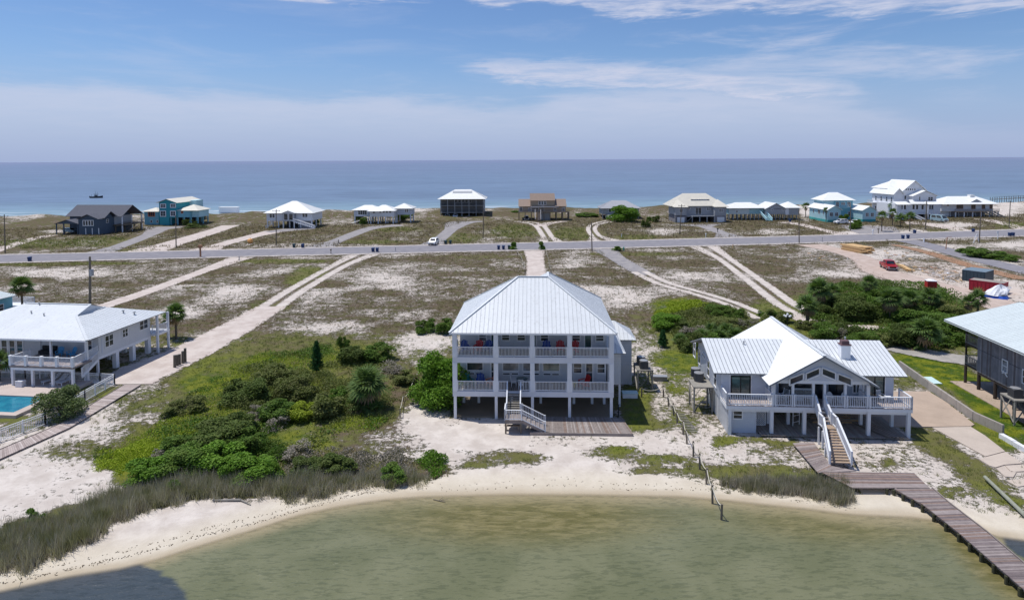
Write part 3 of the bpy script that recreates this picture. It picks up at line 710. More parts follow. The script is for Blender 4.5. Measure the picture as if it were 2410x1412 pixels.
# on this side
strip('driveway', [(1256, 586, 6.5), (1260, 612, 4.4), (1263, 660, 4.4), (1266, 700, 4.4)], SM_SAND)
strip('sand_track', [(860, 598, 9), (800, 625, 5.0), (700, 682, 4.8), (620, 735, 5.2), (540, 780, 6.5)], SM_TRACK)
strip('sand_track', [(640, 722, 5.4), (540, 780, 6.2), (440, 832, 6.8), (350, 870, 8.0), (285, 905, 7.0)], SM_SAND)
strip('boardwalk_lane', [(570, 606, 7), (480, 638, 3.4), (350, 686, 3.4), (230, 726, 3.6)], SM_SAND)
strip('driveway', [(1418, 584, 8), (1450, 607, 4.6), (1520, 648, 4.6)], SM_DRIVE)
strip('sand_track', [(1505, 640, 4.2), (1560, 667, 4.2), (1640, 690, 3.8), (1720, 715, 3.8), (1800, 750, 3.8)], SM_TRACK)
strip('sand_track', [(1650, 578, 10), (1705, 610, 4.4), (1790, 672, 4.6), (1860, 723, 4.8), (1935, 757, 4.0)], SM_TRACK)
strip('site_track', [(1905, 576, 9), (1975, 592, 6), (2035, 612, 6), (2075, 640, 8), (2160, 665, 9), (2260, 690, 8), (2410, 735, 8)], SM_PINK)
strip('side_road', [(2110, 562, 9), (2180, 577, 6.5), (2280, 605, 6.5), (2410, 637, 6.5), (2560, 675, 6.5)], SM_ROAD)
strip('clay_bank', [(2105, 577, 2.5), (2180, 594, 3.5), (2280, 625, 4), (2410, 658, 4)], SM_CLAY)
strip('gravel_drive', [(1980, 770, 2.5), (2060, 772, 2.5), (2110, 776, 2.0)], SM_SAND)
strip('gravel_drive', [(2030, 800, 3), (2090, 816, 4), (2180, 834, 4.5), (2280, 850, 4.6), (2420, 862, 5)], SM_GRAV)
strip('clearing', [(1870, 742, 3), (1900, 758, 3), (1930, 768, 2)], SM_SAND)
M_SEAM = mat('roof_seam_shade', (0.20, 0.215, 0.24), 0.6, 0.05, 1.0)  # dark base in the panel gaps paints the seams' shadow lines
# ================================================================== BUILDING TOOLS
class House:
    def __init__(s, name, label, px, py, deg=0.0, cat='house', z=0.0):
        s.o = g(px, py, z); s.a = rad(deg); s.z = z
        s.r = thing(name, label, cat, (s.o[0], s.o[1], z), s.a)
        s.c, s.s = math.cos(s.a), math.sin(s.a)
    def _ray(s, px, py):
        d = ray(px, py); ox, oy = -s.o[0], -s.o[1]
        return (Vector((ox * s.c + oy * s.s, -ox * s.s + oy * s.c, CAMH - s.z)), Vector((d[0] * s.c + d[1] * s.s, -d[0] * s.s + d[1] * s.c, d[2])))
    def fy(s, px, py, y=0.0):      # photo point on the local plane y=const -> (x, z)
        o, d = s._ray(px, py); t = (y - o.y) / d.y; return (o.x + d.x * t, o.z + d.z * t)
    def fx(s, px, py, x=0.0):
        o, d = s._ray(px, py); t = (x - o.x) / d.x; return (o.y + d.y * t, o.z + d.z * t)
    def fz(s, px, py, z=0.0):
        o, d = s._ray(px, py); t = (z - o.z) / d.z; return (o.x + d.x * t, o.y + d.y * t)
    def w(s, x, y, z=0.0):
        return (s.o[0] + x * s.c - y * s.s, s.o[1] + x * s.s + y * s.c, s.z + z)
    # ---- parts
    def box(s, name, x0, x1, y0, y1, z0, z1, m, label=None):
        return MB().box(x0, x1, y0, y1, z0, z1).build(name, m, s.r, label)
    def post(s, x, y, z0, z1, w_=0.25, m=None, name='post'):
        return MB().box(x - w_ / 2, x + w_ / 2, y - w_ / 2, y + w_ / 2, z0, z1).build(name, m or M_WHITE, s.r)
    def window(s, face, c, u0, u1, z0, z1, nx=1, ny=2, fw=0.09, fm=None, gm_=None, name='window', frame=True, divs=0.04):
        """face 'f' (faces -y, on plane y=c), 'l' (faces -x, plane x=c), 'r' (faces +x), 'b' (faces +y)"""
        u0, u1 = sorted((u0, u1)); z0, z1 = sorted((z0, z1))
        fm = fm or M_TRIM; gm_ = gm_ or M_GLASS
        sg = -1 if face in 'fl' else 1
        def bx_(mb, a, b_, p, q, d0, d1):
            if face in 'fb': mb.box(a, b_, c + sg * d0, c + sg * d1, p, q)
            else: mb.box(c + sg * d0, c + sg * d1, a, b_, p, q)
        f = MB()
        bx_(f, u0 - fw, u0, z0 - fw, z1 + fw, 0.004, 0.07); bx_(f, u1, u1 + fw, z0 - fw, z1 + fw, 0.004, 0.07)
        bx_(f, u0, u1, z1, z1 + fw, 0.004, 0.07); bx_(f, u0, u1, z0 - fw, z0, 0.004, 0.085)
        for i in range(1, nx): 
            m_ = u0 + (u1 - u0) * i / nx; bx_(f, m_ - divs, m_ + divs, z0, z1, 0.004, 0.05)
        for j in range(1, ny):
            m_ = z0 + (z1 - z0) * j / ny; bx_(f, u0, u1, m_ - divs * .7, m_ + divs * .7, 0.006, 0.045)
        fo = f.build(name, fm, s.r)
        p = MB(); bx_(p, u0, u1, z0, z1, 0.004, 0.02); p.build('pane', gm_, fo)
        return fo
    def winpx(s, face, c, x0, y0, x1, y1, **k):
        """window from its photo corners (left, top, right, bottom) on the given wall plane"""
        if face in 'fb':
            a, z1 = s.fy(x0, y0, c); b_, z0 = s.fy(x1, y1, c)
        else:
            a, z1 = s.fx(x0, y0, c); b_, z0 = s.fx(x1, y1, c)
        return s.window(face, c, a, b_, z0, z1, **k)
    def railing(s, p, q, z, ht=0.95, gap=0.14, m=None, rail=0.07, bal=0.035, mb=None, z2=None, ends=True, name='railing', low=0.1):
        """rail from p to q (x,y) standing on height z (z2 at q); top, bottom rail and balusters"""
        m = m or M_WHITE; own = mb is None; mb = mb or MB()
        z2 = z if z2 is None else z2
        P, Q = Vector((*p, z)), Vector((*q, z2)); L_ = (Q - P).length
        up_ = Vector((0, 0, 1))
        mb.bar(P + up_ * ht, Q + up_ * ht, rail * 1.5, rail * .7); mb.bar(P + up_ * low, Q + up_ * low, rail * .7, rail)
        k = max(1, int(L_ / gap))
        for i in range(1, k):
            c_ = P.lerp(Q, i / k); mb.bar(c_ + up_ * low, c_ + up_ * (ht - .02), bal, bal, (0, 1, 0))
        if ends:
            for c_ in (P, Q): mb.bar(c_, c_ + up_ * (ht + 0.06), rail * 1.4, rail * 1.4, (0, 1, 0))
        if own: return mb.build(name, m, s.r)
    def roof(s, faces, m, spacing=0.42, th=0.09, rib=0.004, parts=False, name='roof', gap=.022):
        """each face: convex polygon of local 3-D points; standing seams run down the slope.
        parts=True makes every metal panel an object under the roof."""
        base = MB(); ribs = MB()
        root = None
        for poly in faces:
            P = [Vector(p) for p in poly]
            nrm = (P[1] - P[0]).cross(P[2] - P[0])
            if nrm.length < 1e-6: nrm = (P[2] - P[0]).cross(P[3] - P[0])
            nrm.normalize()
            if nrm.z < 0: nrm = -nrm
            h_ = Vector((-nrm.y, nrm.x, 0))
            if h_.length < 1e-4: h_ = Vector((1, 0, 0))
            h_.normalize(); dn = h_.cross(nrm).normalized()
            o = P[0]
            uv = [((p - o).dot(h_), (p - o).dot(dn)) for p in P]
            u0, u1 = min(u for u, v in uv), max(u for u, v in uv)
            base.slab(P, th)
            if not spacing: continue
            k = max(1, round((u1 - u0) / spacing)); st = (u1 - u0) / k
            def clip(pl, a, keep_gt):
                r = []
                for i in range(len(pl)):
                    A_, B_ = pl[i], pl[(i + 1) % len(pl)]
                    ia = (A_[0] >= a) if keep_gt else (A_[0] <= a); ib = (B_[0] >= a) if keep_gt else (B_[0] <= a)
                    if ia: r.append(A_)
                    if ia != ib:
                        t = (a - A_[0]) / (B_[0] - A_[0]); r.append((a, A_[1] + (B_[1] - A_[1]) * t))
                return r
            for i in range(k):
                a, b_ = u0 + i * st, u0 + (i + 1) * st
                if parts:
                    pl = clip(clip(uv, a + gap / 2, True), b_ - gap / 2, False)
                    cl_ = []
                    for q_ in pl:
                        if not cl_ or abs(q_[0] - cl_[-1][0]) + abs(q_[1] - cl_[-1][1]) > 1e-4: cl_.append(q_)
                    if len(cl_) >= 3 and abs(cl_[0][0] - cl_[-1][0]) + abs(cl_[0][1] - cl_[-1][1]) < 1e-4: cl_.pop()
                    if len(cl_) < 3: continue
                    mb = MB(); mb.slab([o + h_ * u + dn * v + nrm * (0.014) for u, v in cl_], 0.012)
                else: mb = ribs
                vsx = []
                for j in range(len(uv)):
                    A_, B_ = uv[j], uv[(j + 1) % len(uv)]
                    if abs(B_[0] - A_[0]) < 1e-6: continue
                    t = (a + .001 - A_[0]) / (B_[0] - A_[0])
                    if 0 <= t <= 1: vsx.append(A_[1] + (B_[1] - A_[1]) * t)
                if len(vsx) >= 2 and max(vsx) - min(vsx) > 0.15:
                    lo, hi = min(vsx) + .02, max(vsx) - .02
                    a2 = a + (gap / 2 + .02 if parts else .01); mb.bar(o + h_ * a2 + dn * lo + nrm * (rib / 2 + .014), o + h_ * a2 + dn * hi + nrm * (rib / 2 + .014), 0.035, rib + .02, nrm)
                if parts:
                    if root is None: root = base   # marker
                    s._pan.append(mb)
        s_root = base.build(name, M_SEAM if parts else m, s.r)
        if parts:
            for mb in s._pan: mb.build('roof_panel', m, s_root)
            s._pan.clear()
        elif ribs.v: ribs.build('seam', m, s_root)
        return s_root
    _pan = []
    def hipfaces(s, x0, x1, y0, y1, z, rise, axis='x', run=None):
        """hip roof over a rectangle, ridge along axis"""
        if axis == 'x':
            r = (y1 - y0) / 2 if run is None else run; ym = (y0 + y1) / 2
            a, b_ = (x0 + r, ym, z + rise), (x1 - r, ym, z + rise)
            if a[0] > b_[0]: a = b_ = ((x0 + x1) / 2, ym, z + rise)
        else:
            r = (x1 - x0) / 2 if run is None else run; xm = (x0 + x1) / 2
            a, b_ = (xm, y0 + r, z + rise), (xm, y1 - r, z + rise)
        c = [(x0, y0, z), (x1, y0, z), (x1, y1, z), (x0, y1, z)]
        if axis == 'x':
            F_ = [[c[0], c[1], b_, a], [c[2], c[3], a, b_], [c[3], c[0], a], [c[1], c[2], b_]]
            if a == b_: F_ = [[c[i], c[(i + 1) % 4], a] for i in range(4)]
            return F_
        return [[c[0], c[1], a], [c[2], c[3], b_], [c[3], c[0], a, b_], [c[1], c[2], b_, a]]
    def gable(s, x0, x1, y0, y1, z, rise, axis='y'):
        """two slopes; ridge along axis"""
        if axis == 'y':
            xm = (x0 + x1) / 2
            return [[(x0, y0, z), (xm, y0, z + rise), (xm, y1, z + rise), (x0, y1, z)], [(x1, y1, z), (xm, y1, z + rise), (xm, y0, z + rise), (x1, y0, z)]]
        ym = (y0 + y1) / 2
        return [[(x0, y0, z), (x1, y0, z), (x1, ym, z + rise), (x0, ym, z + rise)], [(x0, ym, z + rise), (x1, ym, z + rise), (x1, y1, z), (x0, y1, z)]]
    def gable_end(s, face, c, u0, u1, z, rise, m, th=0.15, name='gable_wall'):
        um = (u0 + u1) / 2; mb = MB()
        pr = [(u0, z), (u1, z), (um, z + rise)]
        if face in 'fb': mb.extr(pr, 1, c, c + (th if face == 'f' else -th))
        else: mb.extr(pr, 0, c, c + (th if face == 'l' else -th))
        return mb.build(name, m, s.r)
    def steps(s, x0, x1, y0, y1, z0, z1, n_, m=None, th=0.06, depth=None, along='y', parts=True):
        """open treads from (y0,z0) up to (y1,z1)"""
        m = m or M_WOODT
        for i in range(n_):
            t = (i + .5) / n_; z = z0 + (z1 - z0) * (i + 1) / (n_ + 1)
            p = y0 + (y1 - y0) * t; d_ = depth or abs(y1 - y0) / n_ * 0.95
            mb = MB()
            if along == 'y': mb.box(x0, x1, p - d_ / 2, p + d_ / 2, z - th, z)
            else: mb.box(p - d_ / 2, p + d_ / 2, x0, x1, z - th, z)
            mb.build('tread', m, s.r)
    def planks(s, quad, n_, m, th=0.04, gap=0.10, z=None, name='plank', parent=None):
        planks(parent or s.r, quad, n_, m, th, gap, name)

def planks(parent, quad, n_, m, th=0.04, gap=0.10, name='plank', joined=False):
    """boards laid side by side between edge q0->q1 and edge q3->q2 (local 3-D points)"""
    a, b_, c, d = [Vector(p) for p in quad]
    ms = m if isinstance(m, (list, tuple)) else [m]
    J = MB()
    for i in range(n_):
        t0, t1 = (i + gap / 2) / n_, (i + 1 - gap / 2) / n_
        j = Vector((0, 0, random.uniform(-.006, .006)))
        pl = [a.lerp(b_, t0) + j, a.lerp(b_, t1) + j, d.lerp(c, t1) + j, d.lerp(c, t0) + j]
        mb = J if joined else MB()
        mb.m(random.choice(ms)).slab(pl, th)
        if not joined: mb.build(name, None, parent)
    if joined: J.build('deck_boards', None, parent, kind='stuff')

WSET = [M_WOOD, M_WOOD, mat('greyer_deck_wood', (0.32, 0.285, 0.27), 0.85, .2, 2.2, .5, 30, grime=.3), mat('brown_deck_wood', (0.22, 0.165, 0.14), 0.85, .2, 2.2, .5, 30, grime=.4)]
PSET = [M_WOODP, M_WOODP, mat('paler_boardwalk_wood', (0.50, 0.435, 0.41), 0.85, .15, 2.2, .4, 30, grime=.3), mat('duller_boardwalk_wood', (0.34, 0.28, 0.26), 0.85, .15, 2.2, .4, 30, grime=.4)]
DSET = [mat('aged_purple_wood', (0.19, 0.155, 0.155), .85, .2, 2.2, .5, 30, grime=.5), mat('aged_grey_wood', (0.25, 0.21, 0.20), .85, .2, 2.2, .5, 30, grime=.4), mat('aged_brown_wood', (0.24, 0.175, 0.15), .85, .2, 2.2, .5, 30, grime=.5), mat('silvered_wood', (0.31, 0.265, 0.255), .85, .15, 2.2, .5, 30, grime=.3)]

# ================================================================== THE MIDDLE HOUSE
H = House('beach_house', 'large white two storey house on pillars with stacked porches and a hip metal roof', 1072, 983.5, -2.2)
CXS = [0, 3.88, 7.30, 10.78, 14.68]; WID = 14.68
ZF1, ZF2, ZE = 2.66, 5.92, 8.22
PD = 2.5          # porch depth
HD = 11.6
MB().box(0.2, WID - .2, PD, 11.0, ZF1 - .25, ZE - .05).build('wall', M_SIDE, H.r)
for i, x in enumerate(CXS):
    H.post(x, 0, 0, ZF1 - .5, 0.26)
    H.post(x, 0, ZF1, ZF2 - .55, 0.42, name='column')
    H.post(x, 0, ZF2, ZE - .12, 0.42, name='column')
for z in (ZF1, ZF2):
    H.box('beam', -.21, WID + .21, -.18, .0, z - (.5 if z == ZF1 else .55), z - .0, M_BEAM)
    H.box('beam', -.21, 0.0, .002, PD, z - .5, z - .003, M_BEAM)
    H.box('beam', WID - .02, WID + .21, .002, PD, z - .5, z - .003, M_BEAM)
    H.planks([(0, 0.02, z - .02), (WID - .03, 0.02, z - .02), (WID - .03, PD - .01, z - .02), (0, PD - .01, z - .02)], 84, [M_GREYW, M_WOOD], 0.04, .08)
    H.box('porch_ceiling', 0.02, WID - .04, .02, PD, z - .30, z - .24, M_BEAM)
H.box('porch_ceiling', -.2, WID + .2, -.2, PD, ZE - .12, ZE - .06, M_TRIM)
H.box('floor_frame', .2, WID - .2, PD, 11.0, ZF1 - .5, ZF1 - .26, M_GREYW)
for x in (0.4, 1.9, 5.2, 8.1, 11.4, 13.2, 14.4):
    for y in (3.6, 9.5): H.post(x, y, 0, ZF1 - .5, 0.24)
for zb, gaps in ((ZF2, None), (ZF1, (4.9, 6.1))):
    for i in range(4):
        a, b_ = CXS[i] + .25, CXS[i + 1] - .25
        if gaps and i == 1:
            H.railing((a, -.05), (4.95, -.05), zb, .92, .125); H.railing((6.18, -.05), (b_, -.05), zb, .92, .125)
        else:
            mb = MB(); H.railing((a, -.05), ((a + b_) / 2, -.05), zb, .92, .125, mb=mb); H.railing(((a + b_) / 2, -.05), (b_, -.05), zb, .92, .125, mb=mb); mb.build('railing', M_TRIM, H.r)
    H.railing((-.05, .25), (-.05, PD - .1), zb, .92, .13); H.railing((WID + .05, .25), (WID + .05, PD - .1), zb, .92, .13)
# windows and doors of the porch walls: zoomed photo positions (3.444 px per photo px, origin 1040,630)
def zm(x, y): return 1040 + x / 3.444, 630 + y / 3.444
def mwin(x0, y0, x1, y1, **k):
    a = zm(x0, y0); b_ = zm(x1, y1); H.winpx('f', PD, a[0], a[1], b_[0], b_[1], **k)
for (a, b_, c, d, kw) in [(303, 533, 358, 590, dict(gm_=M_GLASSB)), (488, 537, 545, 585, {}), (614, 540, 672, 586, {}), (803, 540, 860, 590, {}), (1060, 543, 1118, 590, {}), (1250, 545, 1308, 592, {}),
                          (206, 760, 330, 828, dict(ny=1)), (496, 766, 620, 832, dict(ny=1, gm_=M_GLASSB)), (660, 768, 786, 834, dict(ny=1, gm_=M_GLASSB)), (822, 768, 950, 834, dict(ny=1, gm_=M_GLASST)),
                          (206, 850, 262, 862, dict(ny=1, fw=.05)), (276, 850, 330, 862, dict(ny=1, fw=.05)), (496, 852, 550, 864, dict(ny=1, fw=.05)), (566, 852, 618, 864, dict(ny=1, fw=.05)), (660, 854, 714, 866, dict(ny=1, fw=.05)), (730, 855, 786, 867, dict(ny=1, fw=.05)), (824, 856, 880, 868, dict(ny=1, fw=.05)), (894, 857, 948, 869, dict(ny=1, fw=.05)),
                          (1070, 775, 1130, 850, {}), (1262, 780, 1318, 850, {})]:
    mwin(a, b_, c, d, **kw)
for (a, b_, c, d) in [(1160, 538, 1208, 620), (402, 533, 424, 620), (715, 535, 760, 620)]:
    x0, z1 = H.fy(*zm(a, b_), PD); x1, z0 = H.fy(*zm(c, d), PD); H.window('f', PD, x0, x1, ZF2 + .05, z1, ny=1, fw=.12, name='door', gm_=M_GLASST)
for (a, b_, c, d) in [(1170, 770, 1218, 880), (402, 760, 426, 900)]:
    x0, z1 = H.fy(*zm(a, b_), PD); x1, z0 = H.fy(*zm(c, d), PD); H.window('f', PD, x0, x1, ZF1 + .05, z1, ny=2, fw=.12, name='door')
# roof: hips in front, ridge turning back over the deeper right side
ex0, ex1, ey0, eyb, eyl = -.5, WID + .52, -.22, 15.0, 12.35
rn = (eyl - ey0) / 2; RZ = 12.35; ze = ZE
rl = (ex0 + rn, ey0 + rn, RZ); rr = (ex1 - rn, ey0 + rn, RZ); rb = (ex1 - rn, eyb - rn, RZ)
vb = (rr[0] - rn * .0 - 6.1 + 0.0, eyl, ze)
H.roof([[(ex0, ey0, ze), (ex1, ey0, ze), rr, rl], [(ex0, eyl, ze), (ex0, ey0, ze), rl], [(ex1, ey0, ze), (ex1, eyb, ze), rb, rr],
        [(ex1, eyb, ze), (ex1 - 2 * rn, eyb, ze), rb], [(ex1 - 2 * rn, eyb, ze), (ex1 - 2 * rn, eyl, ze), rr, rb], [(ex0, eyl, ze), rl, rr, (ex1 - 2 * rn, eyl, ze)]], M_ROOF, .40, parts=True)
cap = MB()
for a, b_ in ((rl, rr), (rr, rb), (rl, (ex0, ey0, ze)), (rr, (ex1, ey0, ze)), (rb, (ex1, eyb, ze)), (rl, (ex0, eyl, ze))):
    cap.bar(Vector(a) + Vector((0, 0, .05)), Vector(b_) + Vector((0, 0, .05)), .22, .07)
cap.build('ridge_cap', M_ROOF, H.r)
H.box('gutter', ex0, ex1, ey0 - .06, ey0 - .004, ze - .16, ze - .02, M_TRIM)
# lower side wing and the room behind it
MB().box(WID, WID + 1.3, 3.2, 9.4, 2.2, 5.6).build('side_wing_wall', M_SIDE, H.r)
MB().box(WID - .4, WID + 3.3, 9.5, 13.4, 0, 5.0).build('rear_room_wall', M_SIDE, H.r)
wz = 5.5
H.roof([[(WID - .1, 2.6, wz), (WID + 1.72, 2.6, wz), (WID - .1, 4.6, wz + 1.4)], [(WID + 1.72, 2.6, wz), (WID + 1.72, 9.4, wz), (WID - .1, 9.4, wz + 1.4), (WID - .1, 4.6, wz + 1.4)]], M_ROOF, .42, parts=True)
H.roof([[(WID - .1, 9.0, 5.0), (WID + 3.7, 9.0, 5.0), (WID + 1.6, 11.4, 6.5), (WID - .1, 11.4, 6.5)], [(WID + 3.7, 9.0, 5.0), (WID + 3.7, 13.8, 5.0), (WID + 1.6, 11.4, 6.5)],
        [(WID + 3.7, 13.8, 5.0), (WID - .1, 13.8, 5.0), (WID - .1, 11.4, 6.5), (WID + 1.6, 11.4, 6.5)]], M_ROOF, .42, parts=True)
for x, y in ((WID + 1.2, 3.3), (WID + 1.2, 9.0)): H.post(x, y, 0, 2.2, .2)
# lattice skirt
lt = MB()
x0, x1, yl, z0, z1 = WID + 1.9, WID + 3.28, 9.45, 0.05, 2.2
for k in range(-12, 14):
    for sgn in (1, -1):
        a = x0 + k * .16; pts = []
        p0 = Vector((a, yl, z0)); p1 = Vector((a + (z1 - z0) * sgn, yl, z1))
        if sgn < 0: p0 = Vector((a + 1.2, yl, z0)); p1 = Vector((a + 1.2 - (z1 - z0), yl, z1))
        # clip in x
        lo, hi = sorted((p0, p1), key=lambda p: p.x)
        if hi.x <= x0 or lo.x >= x1: continue
        ta = max(0, (x0 - lo.x) / (hi.x - lo.x)); tb = min(1, (x1 - lo.x) / (hi.x - lo.x))
        lt.bar(lo.lerp(hi, ta), lo.lerp(hi, tb), .045, .02, (0, 1, 0))
lt.bar((x0, yl - .03, z0), (x1, yl - .03, z0), .06); lt.bar((x0, yl - .03, z0), (x0, yl - .03, z1), .06); lt.bar((x1, yl - .03, z0), (x1, yl - .03, z1), .06)
lt.build('lattice', M_TRIM, H.r)
# stairs: straight flight to a landing, then turning right
sx0, sx1 = 4.95, 6.2
lx0, lx1, ly0, ly1, lz = 4.85, 6.35, -3.4, -1.95, 1.25
H.steps(sx0 + .05, sx1 - .05, -.2, ly1, ZF1, lz, 9, M_GREYW)
for x in (sx0, sx1):
    MB().bar((x, -.05, ZF1 - .15), (x, ly1, lz - .1), .06, .26).build('stringer', M_WHITE, H.r)
    H.railing((x, -.1), (x, ly1), ZF1, .92, .14, z2=lz)
H.planks([(lx0, ly0, lz), (lx1, ly0, lz), (lx1, ly1, lz), (lx0, ly1, lz)], 10, [M_WOOD], .05, .06)
H.box('landing_frame', lx0, lx1, ly0, ly1, lz - .28, lz - .06, M_WOOD)
H.railing((lx0, ly0), (lx1, ly0), lz, .92, .14); H.railing((lx0, ly0), (lx0, ly1), lz, .92, .14)
for x in (lx0 + .08, lx1 - .08): H.post(x, ly0 + .08, 0, lz - .28, .14, M_POST)
H.steps(ly0 + .08, ly1 - .08, lx1, lx1 + 2.0, lz, 0.25, 5, M_WOOD, along='x')
for y in (ly0 + .04, ly1 - .04):
    MB().bar((lx1, y, lz - .1), (lx1 + 2.1, y, .15), .06, .24).build('stringer', M_WOOD, H.r)
    H.railing((lx1, y), (lx1 + 2.1, y), lz, .92, .16, z2=.2)
# ground level floor under the house and the low deck in front
slabo = H.box('floor_slab', -.15, WID + .15, .1, 10.6, 0.005, .12, mat('shade_darkened_slab', (0.20, 0.165, 0.125), .9, .12, .5, grime=.3), label='sand stained concrete floor, darkened for the shade under the house')  # slab colour darkened to deepen the shade below the floor
D_ = thing('ground_deck', 'low weathered grey timber deck between the stairs and the right pillar of the big house', 'deck', H.w(0, 0, 0), H.a)
dx0, dx1 = 7.1, 15.6
planks(D_, [(dx0, -3.55, .24), (dx1 + .55, -3.55, .24), (dx1, -.02, .24), (dx0 + .3, -.02, .24)], 66, WSET, .05, .10)
MB().box(dx0 - .02, dx1 + .57, -3.62, -3.555, 0, .245).build('edge_board', M_WOOD, D_)
MB().bar((dx1 + .58, -3.6, .12), (dx1 + .03, 0, .12), .05, .24).build('edge_board', M_WOOD, D_)

# ================================================================== PORCH FURNITURE
def adirondack(m, label, group=None):
    t = thing('adirondack_chair', label, 'chair', group=group)
    # facing -y
    for i in range(4): MB().box(-.26, .26, -.30 + i * .13, -.19 + i * .13, .36 - i * .03, .385 - i * .03).build('seat_slat', m, t)
    for i in range(5):
        x = (i - 2) * .105; h_ = 1.0 - abs(i - 2) * .06
        MB().slab([(x - .047, .20, .25), (x + .047, .20, .25), (x * 1.25 + .052, .47, h_), (x * 1.25 - .052, .47, h_)], .025).build('back_slat', m, t)
    for s_ in (-1, 1):
        MB().box(s_ * .30 - .07, s_ * .30 + .07, -.38, .32, .58, .605).build('armrest', m, t)
        MB().bar((s_ * .28, -.33, 0), (s_ * .28, -.33, .58), .09, .03, (1, 0, 0)).build('leg', m, t)
        MB().bar((s_ * .25, -.34, .33), (s_ * .25, .5, .03), .03, .12).build('leg', m, t)
    return t
def chair_at(m, px, py, zf, lab, rz=0, yy=None):
    t = adirondack(m, lab)
    x, z = H.fy(px, py, yy if yy is not None else 1.15)
    t.location = H.w(x, yy if yy is not None else 1.15, zf + .003); t.rotation_euler = (0, 0, H.a + rad(rz)); t.scale = (1.15, 1.15, 1.15)
    return t
chair_at(M_BLUEP, 1095, 815, ZF2, 'blue wooden armchair on the upper porch, at the left railing corner', 20)
chair_at(M_REDP, 1125, 815, ZF2, 'red wooden armchair on the upper porch between two blue ones', -15)
chair_at(M_BLUEP, 1148, 815, ZF2, 'blue wooden armchair on the upper porch, right beside the leftmost red one', -10)
chair_at(M_BLUEP, 1287, 816, ZF2, 'blue wooden armchair on the upper porch in the third bay', 4)
chair_at(M_REDP, 1319, 817, ZF2, 'red wooden armchair on the upper porch in the third bay', 2)
chair_at(M_REDP, 1350, 817, ZF2, 'red wooden armchair half hidden by the fourth column of the upper porch', -25)
chair_at(M_TEALP, 1103, 890, ZF1, 'dark teal wooden armchair on the lower porch at the left corner', 35)
chair_at(M_BLUEP, 1131, 891, ZF1, 'blue wooden armchair on the lower porch', 5)
chair_at(M_ORANP, 1157, 891, ZF1, 'salmon orange armchair on the lower porch beside the second column', -50)
chair_at(M_REDP, 1375, 893, ZF1, 'red wooden armchair on the lower porch in the right bay', -55)
def small_table(m, label, loc, r=.25, h_=.5, rz=0):
    t = thing('side_table', label, 'table', loc, rz)
    MB().lathe([(r, h_ - .03), (r, h_)], 12).build('table_top', m, t)
    for a in range(4): MB().bar((r * .7 * math.cos(a * 1.57), r * .7 * math.sin(a * 1.57), 0), (r * .5 * math.cos(a * 1.57), r * .5 * math.sin(a * 1.57), h_ - .03), .035).build('leg', m, t)
    return t
small_table(M_TRIM, 'small white table between the left chairs of the upper porch', H.w(H.fy(1110, 815, 1.1)[0], 1.1, ZF2 + .003))
small_table(M_TRIM, 'small white table between the blue and red chairs of the third upper bay', H.w(H.fy(1304, 816, 1.1)[0], 1.1, ZF2 + .003))
small_table(M_YELL, 'small yellow table on the lower porch beside the fourth column', H.w(H.fy(1352, 892, 1.1)[0], 1.1, ZF1 + .003))
xt = H.fy(1229, 890, 1.3)[0]
t = thing('patio_table', 'round dark topped table with white frame in the middle of the lower porch', 'table', H.w(xt, 1.3, ZF1 + .003))
MB().lathe([(.55, .72), (.57, .74), (.55, .76)], 20).build('table_top', M_GLASST, t)
for a in range(4): MB().bar((.45 * math.cos(a * 1.57 + .78), .45 * math.sin(a * 1.57 + .78), 0), (.4 * math.cos(a * 1.57 + .78), .4 * math.sin(a * 1.57 + .78), .72), .04).build('leg', M_TRIM, t)
def patio_chair(label, loc, rz, m=None, arms=True, group=None):
    m = m or M_TRIM
    t = thing('patio_chair', label, 'chair', loc, rz, group)
    MB().box(-.24, .24, -.24, .24, .42, .46).build('seat', m, t)
    bk = MB()
    for i in range(7): x = -.22 + i * .0733; bk.bar((x, .24, .46), (x * 1.05, .33, .98), .025)
    bk.bar((-.24, .33, .98), (.24, .33, .98), .04); bk.build('backrest', m, t)
    for sx_ in (-1, 1):
        for sy_ in (-1, 1): MB().bar((sx_ * .23, sy_ * .22, 0), (sx_ * .22, sy_ * .22, .42), .04).build('leg', m, t)
        if arms: MB().bar((sx_ * .25, -.22, .66), (sx_ * .25, .28, .66), .05, .03).bar((sx_ * .25, -.22, .42), (sx_ * .25, -.22, .66), .03).build('armrest', m, t)
    return t
for dx, dy, rz, lb in ((-.8, -.1, 90, 'left of the round table'), (.8, -.05, -90, 'right of the round table'), (-.1, -.8, 180, 'in front of the round table')):
    patio_chair('white slatted patio chair ' + lb + ' on the lower porch', H.w(xt + dx, 1.3 + dy, ZF1 + .003), H.a + rad(rz))

